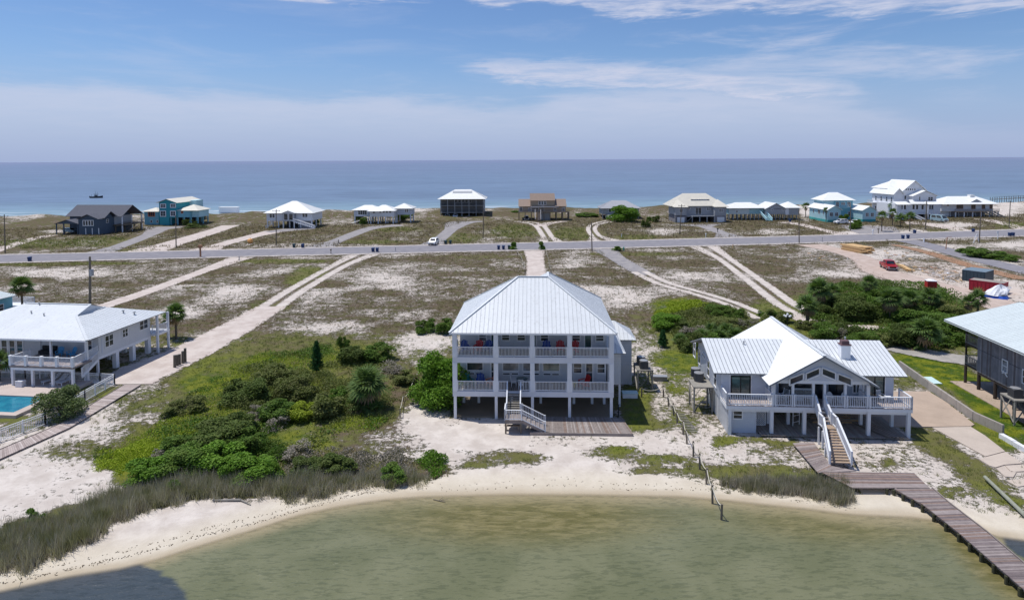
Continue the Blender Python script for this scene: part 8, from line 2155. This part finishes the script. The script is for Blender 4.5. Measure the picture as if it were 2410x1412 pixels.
# the hedge-like bush at the corner of the middle house
shrub('shrub', 'tall dense bright green bush against the left corner of the big house', 1034, 946, 4.6, 5.0, F_BRI, big=True, depth=6.0)
shrub('shrub', 'lower part of the dense green growth at the left pillar of the big house', 1036, 955, 4.0, 3.4, F_BRI, big=True)
shrub('shrub', 'grey green flowering bush beside the pool fence', 150, 984, 3.5, 3.0, F_FEN, big=True)
shrub('shrub', 'round bright green bush before the low grey roofed house', 1468, 521, 10.5, 6.2, F_BRI, big=True)
for (a, b_, w_, h_, lb) in ((1519, 535, 3.4, 2.6, 'small dark bush in the field right of the round bush, nearer one'), (1543, 523, 3.0, 2.4, 'small dark bush in the field right of the round bush, farther one'), (1530, 520, 3, 1.6, 'low bush beside the far one in the field'), (845, 524, 3.4, 4.0, 'green bush at the left of the pavilion house'), (855, 528, 3.0, 2.6, 'low green bush at the stair foot of the pavilion house'),
                            (942, 520, 3.5, 3.4, 'green bush under the right pavilion'), (955, 517, 4.5, 2.4, 'low green bush right of the right pavilion'), (742, 530, 3, 2.4, 'low bush at the right wall of the pyramid roofed house'), (450, 533, 4, 2.6, 'dark bush at the right stilts of the teal house'), (462, 536, 6, 1.2, 'low dark heap in the grass right of the teal house'),
                            (2320, 606, 7, 1.8, 'low wide green bush right of the side road, nearer one'), (2290, 596, 5, 1.6, 'low green bush right of the side road, farther one'), (2360, 612, 5, 1.4, 'low green bush right of the side road, rightmost'), (1207, 588, 2.4, 2.0, 'small bush at the left mouth of the rope drive'), (1276, 588, 2.0, 2.2, 'small bush at the right mouth of the rope drive'), (1452, 590, 3.0, 1.2, 'low bush beside the hydrant'),
                            (1985, 526, 3, 3.4, 'green bush between the wings of the light blue house'), (2018, 538, 3.4, 3.0, 'bush before the light blue house beside the pole'), (2008, 540, 3.0, 2.2, 'low bush at the foot of the pole of the light blue house'), (1955, 522, 3, 1.2, 'low bush along the sea green base'), (1215, 505, 10, 2.0, 'scrub at the left of the tan house'), (1380, 512, 8, 2.0, 'scrub between the tan and the grey roofed house')):
    shrub('shrub', lb, a, b_, w_, h_, F_DARK if 'dark' in lb else F_MID, small=(w_ < 3.2))
# lone pine and cypress
def conifer(label, px, py, wd, ht, seed, m):
    x, y = g(px, py); t = thing('pine_tree', label, 'tree', (x, y, 0)); r = np.random.default_rng(seed); P, Nn = [], []
    for i in range(34):
        f = i / 34; z = ht * (.10 + .88 * f); R_ = wd / 2 * (1.05 - f) ** .8 * (1 + .3 * r.uniform(-1, 1)); a0 = r.uniform(0, 6.28)
        for b_ in range(5):
            a = a0 + b_ * 1.257 + r.uniform(-.3, .3); k = 60; u = r.uniform(.12, 1, k) * R_
            P.append(np.stack([u * math.cos(a) + r.normal(0, .05, k), u * math.sin(a) + r.normal(0, .05, k), z + u * .28 + r.normal(0, .05, k)], 1)); Nn.append(np.tile([0, 0, 1.], (k, 1)))
    P = np.concatenate(P); Nn = np.concatenate(Nn); V_, Fq, tn = leaves('c', P, Nn, .05, 3.2, seed, flat=.2); me = npmesh('crown', V_, Fq, m); add_tone(me, tn)
    o = bpy.data.objects.new('crown', me); COL.objects.link(o); o.parent = t
    MB().tube((0, 0, 0), (0, 0, ht * .95), .08, .02, 7).build('trunk', M_BARK, t)
conifer('slim young pine tree standing alone in the overgrown lot', 746, 880, 1.9, 3.9, 3, F_PINE)
conifer('dark narrow cypress between the big house and the cottage', 1560, 817, 1.3, 2.3, 5, F_PINE)

# palms: every frond is a part
def frond_mesh(name, m, n_=13, L=1.0, stalk=.7, droop=.35):
    V_, Fc, tn = [], [], []
    def quad(a, b_, c, d, t_): o = len(V_); V_.extend([a, b_, c, d]); Fc.append((o, o + 1, o + 2, o + 3)); tn.extend([t_] * 4)
    quad((0, -.012, 0), (0, .012, 0), (stalk, .008, .06), (stalk, -.008, .06), .3)
    for i in range(n_):
        f = i / (n_ - 1) * 2 - 1; a = f * 1.75; l_ = L * (1 - .32 * abs(f)); w_ = .07
        d = Vector((math.cos(a), math.sin(a), 0)); s = Vector((-d.y, d.x, 0)); b0 = Vector((stalk, 0, .06)); m1 = b0 + d * l_ * .55 + Vector((0, 0, .05 - .05 * abs(f))); e = b0 + d * l_ + Vector((0, 0, -droop * l_ * (.6 + .4 * abs(f)))); tt = random.random()
        quad(b0, b0 + s * .004, m1 + s * w_, m1 - s * w_, tt); quad(m1 - s * w_, m1 + s * w_, e + s * .006, e - s * .006, tt)
    me = npmesh(name, np.array([tuple(v) for v in V_]), np.array(Fc), m); add_tone(me, np.array(tn)); return me
FR = frond_mesh('frond', F_PALM); FRD = frond_mesh('dry_frond', F_DEAD, 10, .8, .6, .8)
def palm(label, px, py, trunk_h, R_, n_=26, dead=7, lean=(0, 0), name='palm_tree', tr=.16):
    x, y = g(px, py); t = thing(name, label, 'palm', (x, y, 0), 0); top = Vector((lean[0], lean[1], trunk_h))
    if trunk_h > .3:
        mb = MB(); seg = 7
        for i in range(seg):
            a, b_ = Vector((0, 0, 0)).lerp(top, i / seg), Vector((0, 0, 0)).lerp(top, (i + 1) / seg); mb.tube(a, b_, tr * (1.15 if i == 0 else 1.0), tr * .92, 9)
        mb.build('trunk', M_BARK, t)
        bo = MB()
        for i in range(18): a = i * 2.4; z = trunk_h - .05 - .05 * i; bo.bar((lean[0] * z / trunk_h + tr * .8 * math.cos(a), tr * .8 * math.sin(a), z), (lean[0] * z / trunk_h + tr * 1.9 * math.cos(a), tr * 1.9 * math.sin(a), z + .25), .07, .03)
        bo.build('leaf_bases', M_BARK, t)
    for i in range(n_ + dead):
        me = FR if i < n_ else FRD
        o = bpy.data.objects.new('frond', me); COL.objects.link(o); o.parent = t; f = i / n_
        el_ = math.radians(80 - 105 * f + random.uniform(-8, 8)) if i < n_ else math.radians(random.uniform(-70, -35))
        if name == 'palmetto': el_ = math.radians(78 - 70 * f + random.uniform(-8, 8)) if i < n_ else math.radians(-8)
        az_ = i * 2.399 + random.uniform(-.2, .2)
        o.rotation_euler = (random.uniform(-.5, .5), -el_, az_); o.location = top; s_ = R_ / 1.55 * random.uniform(.85, 1.12); o.scale = (s_, s_, s_)
    return t
palm('tall cabbage palm with ragged crown behind the roof of the left house', 54, 754, 5.2, 1.9, 30, 10, name='palm_tree')
palm('cabbage palm at the back corner of the left house', 415, 798, 3.4, 1.75, 28, 6, name='palm_tree')
palm('smaller palm half hidden behind the back porch of the left house', 398, 795, 2.6, 1.2, 18, 5)
palm('palm crown cut by the left picture edge beside the pool', -2, 903, 2.4, 1.5, 22, 5)
palm('large palmetto thicket with dry fronds right of the olive bushes', 865, 965, 2.3, 2.1, 34, 12)
palm('low palmetto at the front right foot of the large one', 880, 972, .25, 1.3, 16, 3, name='palmetto'); palm('low palmetto at the left foot of the large one', 838, 968, .3, 1.4, 16, 5, name='palmetto')
palm('tall palm at the upper left of the right hand thicket', 1926, 738, 3.6, 2.2, 30, 8)
palm('palm with a thick bare trunk at the sand track', 1900, 768, 2.9, 1.9, 26, 8, tr=.24)
palm('central palm with brown skirt in the right hand thicket', 2094, 758, 3.2, 2.2, 32, 12)
palm('palm by the gravel drive with many drooping fronds', 2178, 826, 2.4, 2.1, 32, 6)
palm('palm at the top right of the thicket beside the red toilet', 2187, 738, 2.6, 1.8, 24, 5)
palm('palm behind the roof corner of the dark house, right one', 2301, 742, 2.4, 1.8, 24, 4); palm('palm behind the roof corner of the dark house, left one', 2278, 744, 2.0, 1.5, 20, 4)
palm('palm at the top edge of the thicket, left of the centre', 2045, 708, 2.8, 1.8, 22, 4); palm('palm low in the thicket right of the centre', 2140, 748, 2.8, 1.7, 22, 6); palm('small palm at the left slope of the thicket', 1960, 722, 2.4, 1.6, 20, 4)
for (a, b_, R_, lb) in ((1690, 803, 1.6, 'palmetto clump behind the left roof of the cottage, middle one'), (1652, 797, 1.4, 'palmetto clump behind the left roof of the cottage, left one'), (1730, 798, 1.5, 'palmetto clump behind the left roof of the cottage, right one'), (1710, 785, 1.4, 'palmetto clump farther behind the cottage roof'), (1672, 785, 1.4, 'palmetto clump beside the grey bushes'), (2215, 815, 1.4, 'palmetto beside the wide tree like bush at the gravel drive'), (2150, 822, 1.3, 'palmetto at the left foot of the drooping palm'), (1600, 808, 1.2, 'palmetto left of the cottage corner')):
    palm(lb, a, b_, .2, R_, 20, 3, name='palmetto')
# street palms near the mansion
for (a, b_, th_, R_, lb) in ((2075, 545, 5.0, 2.1, 'palm on the verge before the tall white mansion, leftmost'), (2100, 531, 4.6, 1.9, 'palm beside the mansion stair, second from left'), (2119, 534, 2.6, 2.5, 'broad low palm before the mansion'), (2141, 545, 4.8, 2.1, 'palm on the verge above the blue bin'), (1896, 511, 4.2, 2.2, 'palm between the long white and the light blue house'), (2120, 512, 4.8, 1.6, 'slim palm against the mansion porch'), (1944, 523, 4.4, 1.5, 'slim palm at the corner of the light blue house'), (2097, 515, 5.0, 1.6, 'slim palm at the left mansion porch')):
    palm(lb, a, b_, th_, R_, 15, 2)

# ---- grasses (nobody could count them)
def blades(name, X_, Y_, Zb, hgt, wid, lean, tone, material, seed):
    r = np.random.default_rng(seed); n_ = len(X_); a = r.uniform(0, 6.283, n_); la = r.uniform(0, 6.283, n_)
    dx, dy = np.cos(a) * wid / 2, np.sin(a) * wid / 2; tx, ty = X_ + np.cos(la) * lean * hgt, Y_ + np.sin(la) * lean * hgt
    V_ = np.stack([np.stack([X_ - dx, Y_ - dy, Zb], 1), np.stack([X_ + dx, Y_ + dy, Zb], 1), np.stack([tx, ty, Zb + hgt], 1)], 1).reshape(-1, 3)
    me = npmesh(name, V_, np.arange(n_ * 3).reshape(-1, 3), material, tri=True); add_tone(me, np.repeat(tone, 3))
    o = bpy.data.objects.new(name, me); COL.objects.link(o); return o
def scatter(poly, n_, seed):
    P = np.array([g(a, b_) for a, b_ in poly]); r = np.random.default_rng(seed); lo, hi = P.min(0), P.max(0); out_ = np.zeros((0, 2))
    while len(out_) < n_:
        q_ = r.uniform(lo, hi, (n_ * 3, 2)); out_ = np.concatenate([out_, q_[inpoly(q_[:, 0], q_[:, 1], P)]])
    return out_[:n_]
reed_poly = [(-60, 1290), (0, 1262), (146, 1225), (204, 1190), (292, 1158), (380, 1150), (452, 1132), (671, 1138), (800, 1128), (905, 1112), (985, 1118), (1000, 1135), (930, 1142), (860, 1138), (800, 1160), (700, 1176), (640, 1166), (580, 1168), (467, 1174), (350, 1198), (309, 1216), (250, 1236), (225, 1268), (163, 1300), (110, 1318), (58, 1338), (0, 1336), (-60, 1350)]
Cn = scatter(reed_poly, 1500, 5); r = np.random.default_rng(6); Cn = Cn + r.normal(0, .3, Cn.shape)
k = 34; bx2 = np.repeat(Cn[:, 0], k) + r.normal(0, .17, len(Cn) * k); by2 = np.repeat(Cn[:, 1], k) + r.normal(0, .17, len(Cn) * k)
hh = np.repeat(r.uniform(.55, 1.4, len(Cn)) * (1 + .45 * fbm(Cn[:, 0], Cn[:, 1], .5, 2.2, 2)), k) * r.uniform(.5, 1.1, len(Cn) * k)
ppx, _ = proj(bx2, by2, np.zeros_like(bx2)); hh *= np.where(ppx > 760, .72, 1.0)
tn = np.clip(np.repeat(r.uniform(0, 1, len(Cn)), k) * .6 + r.uniform(0, .4, len(bx2)), 0, 1)
tag(blades('shore_reeds', bx2, by2, np.full_like(bx2, -.05), hh, .04, r.uniform(.05, .6, len(bx2)), tn, F_REED, 7), 'tall grey brown reeds along the left shore', 'reeds', kind='stuff')
rp2 = [(1700, 1135), (1990, 1130), (2010, 1178), (1985, 1190), (1930, 1178), (1870, 1165), (1800, 1158), (1755, 1160), (1740, 1148), (1700, 1145)]
Cn = scatter(rp2, 420, 8); k = 30; bx2 = np.repeat(Cn[:, 0], k) + r.normal(0, .15, len(Cn) * k); by2 = np.repeat(Cn[:, 1], k) + r.normal(0, .15, len(Cn) * k)
tag(blades('shore_reeds', bx2, by2, np.full_like(bx2, -.05), np.repeat(r.uniform(.5, 1.05, len(Cn)), k) * r.uniform(.6, 1.1, len(bx2)), .035, r.uniform(.05, .4, len(bx2)), r.uniform(0, 1, len(bx2)), F_REED, 9), 'brown reeds at the shore left of the pier', 'reeds', kind='stuff')
# tufts over the open land, thicker where the growth is thick
def tufts(name, x0, x1, y0, y1, n_, hmin, hmax, per, seed, wid=.03, sp_=.09):
    r = np.random.default_rng(seed); X_ = r.uniform(x0, x1, n_); Y_ = r.uniform(y0, y1, n_)
    ppx, ppy = proj(X_, Y_, np.zeros(n_)); ok = (ppx > -120) & (ppx < 2530); X_, Y_ = X_[ok], Y_[ok]
    ix = np.clip(np.searchsorted(xs, X_), 0, len(xs) - 1); iy = np.clip(np.searchsorted(ys, Y_), 0, len(ys) - 1)
    c, gg, ll = C[iy, ix], G[iy, ix], L[iy, ix]
    nz = fbm(X_, Y_, .55, 9.1, 2)
    keep_ = r.uniform(0, 1, len(X_)) < np.clip((c - .12) * 1.5 * (1 + 1.2 * nz), 0, 1); keep_ &= (Y_ - shore(X_)) > .9
    for rx_ in ROADM: keep_ &= ~rx_(X_, Y_)
    X_, Y_, gg, ll, c = X_[keep_], Y_[keep_], gg[keep_], ll[keep_], c[keep_]
    h_ = r.uniform(hmin, hmax, len(X_)) * (1 - .45 * ll); tn = r.uniform(0, 1, len(X_))
    for (nm, sel, mt_) in ((name, (gg + r.normal(0, .12, len(gg)) < .42), F_DRY), (name, (gg + 0 * gg >= .42) & (ll < .5), F_OLI2), (name, ll >= .5, F_LUSH)):
        q_ = np.where(sel)[0]
        if len(q_) == 0: continue
        bx_ = np.repeat(X_[q_], per) + r.normal(0, sp_, len(q_) * per); by_ = np.repeat(Y_[q_], per) + r.normal(0, sp_, len(q_) * per)
        tag(blades(nm, bx_, by_, np.full_like(bx_, -.02), np.repeat(h_[q_], per) * r.uniform(.6, 1.2, len(bx_)), wid, r.uniform(.2, .9, len(bx_)), np.repeat(tn[q_], per), mt_, seed + 1), 'scattered low dune grass on the sand', 'grass', kind='stuff')
F_DRY = fol_mat('dry_dune_grass', (0.138, 0.103, 0.076), (0.276, 0.218, 0.149), (0.172, 0.149, 0.081)); F_OLI2 = fol_mat('green_dune_grass', (0.094, 0.125, 0.034), (0.235, 0.258, 0.077), (0.173, 0.188, 0.062)); F_LUSH = fol_mat('lush_grass', (0.067, 0.145, 0.015), (0.193, 0.266, 0.024), (0.133, 0.206, 0.018))
def rect_world(H_, x0, x1, y0, y1):
    ox, oy = H_.o; c, s = H_.c, H_.s
    return lambda X_, Y_: (lambda lx_, ly_: (lx_ > x0) & (lx_ < x1) & (ly_ > y0) & (ly_ < y1))((X_ - ox) * c + (Y_ - oy) * s, -(X_ - ox) * s + (Y_ - oy) * c)
HM = type('o', (), {})()
def near_strip(pts, w_):
    P = [np.array(g(a, b_)) for a, b_ in pts]
    def f(X_, Y_):
        m = np.zeros(X_.shape, bool)
        for a, b_ in zip(P[:-1], P[1:]):
            d = b_ - a; t = np.clip(((X_ - a[0]) * d[0] + (Y_ - a[1]) * d[1]) / (d @ d), 0, 1); m |= np.hypot(X_ - a[0] - t * d[0], Y_ - a[1] - t * d[1]) < w_
        return m
    return f
def polyx(pts):
    P = [g(a, b_) for a, b_ in pts]; return lambda X_, Y_: inpoly(X_, Y_, P)
ROADM = [rect_world(MAINH, -.4, 16.2, -3.8, 11), rect_world(B, -.3, 15.4, -.7, 11), rect_world(A, -19, wx_ + .2, -.3, wfar + 1), near_strip([(855, 600), (700, 682), (620, 735), (540, 780)], 2.1), near_strip([(540, 780), (440, 832), (350, 870), (285, 905)], 3.6),
         near_strip([(560, 607), (480, 638), (350, 686), (230, 726)], 1.6), near_strip([(1256, 588), (1263, 660), (1264, 700)], 2.0), near_strip([(1420, 586), (1470, 620), (1560, 667), (1640, 690), (1720, 715), (1800, 750)], 1.7), near_strip([(1660, 578), (1705, 610), (1790, 672), (1860, 723), (1935, 757)], 2.1),
         near_strip([(1905, 576), (2035, 612), (2100, 645), (2260, 690), (2410, 735)], 3.4), near_strip([(2110, 562), (2280, 605), (2410, 637)], 3.4), near_strip([(2030, 800), (2180, 834), (2420, 862)], 2.2), near_strip([(-200, 615), (620, 595), (1200, 582), (1800, 566), (2500, 545)], 8.5), near_strip([(400, 575), (500, 545), (600, 511)], 4), near_strip([(520, 576), (650, 544), (735, 537)], 3.5), near_strip([(280, 580), (350, 553), (400, 534)], 4), near_strip([(790, 568), (860, 541), (945, 531)], 3.5), near_strip([(1035, 563), (1062, 540), (1135, 521)], 4), near_strip([(1288, 556), (1270, 532)], 3), near_strip([(1402, 555), (1392, 538)], 3), near_strip([(1700, 549), (1660, 534)], 3.5), near_strip([(-100, 1105), (0, 1068), (150, 1002), (312, 905)], .75),
         polyx([(2040, 915), (2187, 918), (2292, 1002), (2412, 1090), (2400, 1110), (2330, 1100), (2195, 1006), (1985, 1006)]), polyx([(1865, 1040), (1925, 1040), (2020, 1105), (2155, 1110), (2440, 1340), (2380, 1360), (2195, 1200), (2008, 1150)]), polyx([(-200, 890), (170, 890), (290, 900), (110, 995), (-200, 1090)])]
tufts('dune_grass', -60, 60, 40, 76, 26000, .12, .34, 9, 21)
tufts('dune_grass', -85, 85, 76, 112, 26000, .15, .40, 7, 31, .045, .12)
tufts('dune_grass', -125, 135, 112, 176, 30000, .2, .5, 5, 41, .07, .18)
tufts('dune_grass', -230, 240, 178, 330, 60000, .3, .8, 4, 51, .16, .35)
# low leafy undergrowth between the shrubs
def undergrowth(label, poly, n_, hmax, fm, seed, sc_=.22, size=.12, thr=.0):
    P_ = scatter(poly, n_, seed); f = fbm(P_[:, 0], P_[:, 1], sc_, seed * 1.7, 3); ok = f > thr + np.random.default_rng(seed).normal(0, .12, len(f)); P_, f = P_[ok], f[ok]
    W_ = [np.array(g(*p)) for p in poly]; dd = np.full(len(P_), 99.)
    for a_, b2 in zip(W_, W_[1:] + W_[:1]): d_ = b2 - a_; t_ = np.clip(((P_ - a_) @ d_) / (d_ @ d_), 0, 1); dd = np.minimum(dd, np.hypot(*(P_ - a_ - t_[:, None] * d_).T))
    ef = np.clip(dd / 1.9 + 1.6 * fbm(P_[:, 0], P_[:, 1], .6, 4.4, 2), 0, 1); ok = np.random.default_rng(seed + 5).uniform(0, 1, len(ef)) < ef; P_, f, ef = P_[ok], f[ok], ef[ok]
    r = np.random.default_rng(seed + 1); z = hmax * np.clip(.35 + 1.3 * (f - thr), .08, 1.3) * r.uniform(0, 1, len(f)) ** .6 * (.25 + .75 * ef)
    V_, Fq, tn = leaves('u', np.stack([P_[:, 0], P_[:, 1], z], 1), np.tile([0, -.2, 1.], (len(P_), 1)), size, 1.8, seed, flat=.35); me = npmesh('undergrowth', V_, Fq, fm); add_tone(me, tn)
    o = bpy.data.objects.new('undergrowth', me); COL.objects.link(o); tag(o, label, 'undergrowth', kind='stuff')
lot = [(230, 1120), (215, 1065), (330, 1010), (470, 905), (600, 830), (820, 800), (930, 850), (975, 900), (930, 960), (900, 1010), (800, 1030), (790, 1110), (900, 1125), (560, 1145), (350, 1155)]
undergrowth('tangled green undergrowth of the overgrown lot', lot, 60000, .7, F_MID, 3, thr=.22)
undergrowth('olive undergrowth of the overgrown lot', lot, 60000, .6, F_OLI, 9, thr=.16)
undergrowth('yellow green creeping growth of the overgrown lot', lot, 90000, .30, F_YEL, 15, .10, .07, -.02)
undergrowth('yellow green patch at the left end of the lot', [(205, 1110), (240, 1060), (330, 1035), (440, 1015), (400, 1060), (340, 1110), (260, 1130)], 30000, .32, F_YEL, 17, .3, .07, -.4)
undergrowth('ragged green thicket joining the lower bushes of the lot', [(325, 1135), (325, 1085), (440, 1035), (545, 985), (650, 1005), (680, 1090), (630, 1140), (480, 1120)], 60000, 1.5, F_MID, 31, .35, .085, -.1)
undergrowth('ragged olive thicket joining the upper bushes of the lot', [(520, 955), (560, 905), (660, 870), (790, 880), (930, 925), (935, 985), (740, 1000), (590, 985)], 60000, 1.4, F_OLI, 33, .35, .085, -.05)
undergrowth('bright green grass tangle at the end of the left reeds', [(965, 1130), (975, 1085), (1010, 1050), (1050, 1065), (1062, 1100), (1035, 1130)], 9000, .7, F_BRI, 35, .4, .09, -.3)
undergrowth('grey brown herbs above the left reeds', [(600, 1120), (640, 1050), (760, 1050), (960, 1060), (1000, 1110), (900, 1130), (700, 1140)], 26000, .6, F_GREY, 19, .3, .09, -.05)
undergrowth('thick green growth filling the right hand thicket', [(1890, 770), (1880, 700), (1950, 668), (2120, 662), (2210, 672), (2290, 725), (2290, 790), (2240, 825), (2110, 815), (2000, 765)], 60000, 1.7, F_MID, 23, .2, .17, -.05)
undergrowth('dark growth filling the right hand thicket', [(1890, 780), (1880, 710), (1950, 675), (2120, 670), (2230, 690), (2290, 790), (2240, 825), (2110, 815), (1930, 800)], 40000, 1.5, F_DARK, 25, .25, .16, -.05)
undergrowth('growth filling the thicket between the two front houses', [(1520, 770), (1560, 735), (1680, 715), (1760, 735), (1800, 770), (1760, 800), (1640, 825), (1590, 800)], 42000, 1.0, F_OLI, 27, .3, .14, -.1)
undergrowth('yellow green growth behind the thicket between the two front houses', [(1535, 740), (1570, 712), (1650, 708), (1680, 722), (1600, 745), (1550, 760)], 16000, .6, F_YEL, 29, .3, .13, -.4)
# fallen leaves of wrack along the beach line
r = np.random.default_rng(77); n_ = 1500; X_ = r.uniform(-40, 24, n_); off_ = np.where(r.uniform(0, 1, n_) < .6, .75, 1.5) + r.normal(0, .12, n_) + .3 * np.sin(X_ * .5)
Y_ = shore(X_) + off_; keep_ = r.uniform(0, 1, n_) < (0.25 + .75 * (X_ < -10)); X_, Y_ = X_[keep_], Y_[keep_]
P = np.stack([X_, Y_, np.maximum(-.12 + .04 * (Y_ - shore(X_)), -.12) + .012], 1)
V_, Fq, tn = leaves('w', P, np.tile([0, 0, 1.], (len(P), 1)), .07, 2.0, 5, flat=.95); me = npmesh('beach_wrack', V_, Fq, mat('dry_seaweed', (.10, .075, .05), .95)); add_tone(me, tn)
o = bpy.data.objects.new('beach_wrack', me); COL.objects.link(o); tag(o, 'thin line of dry seaweed scraps on the beach', 'seaweed', kind='stuff')
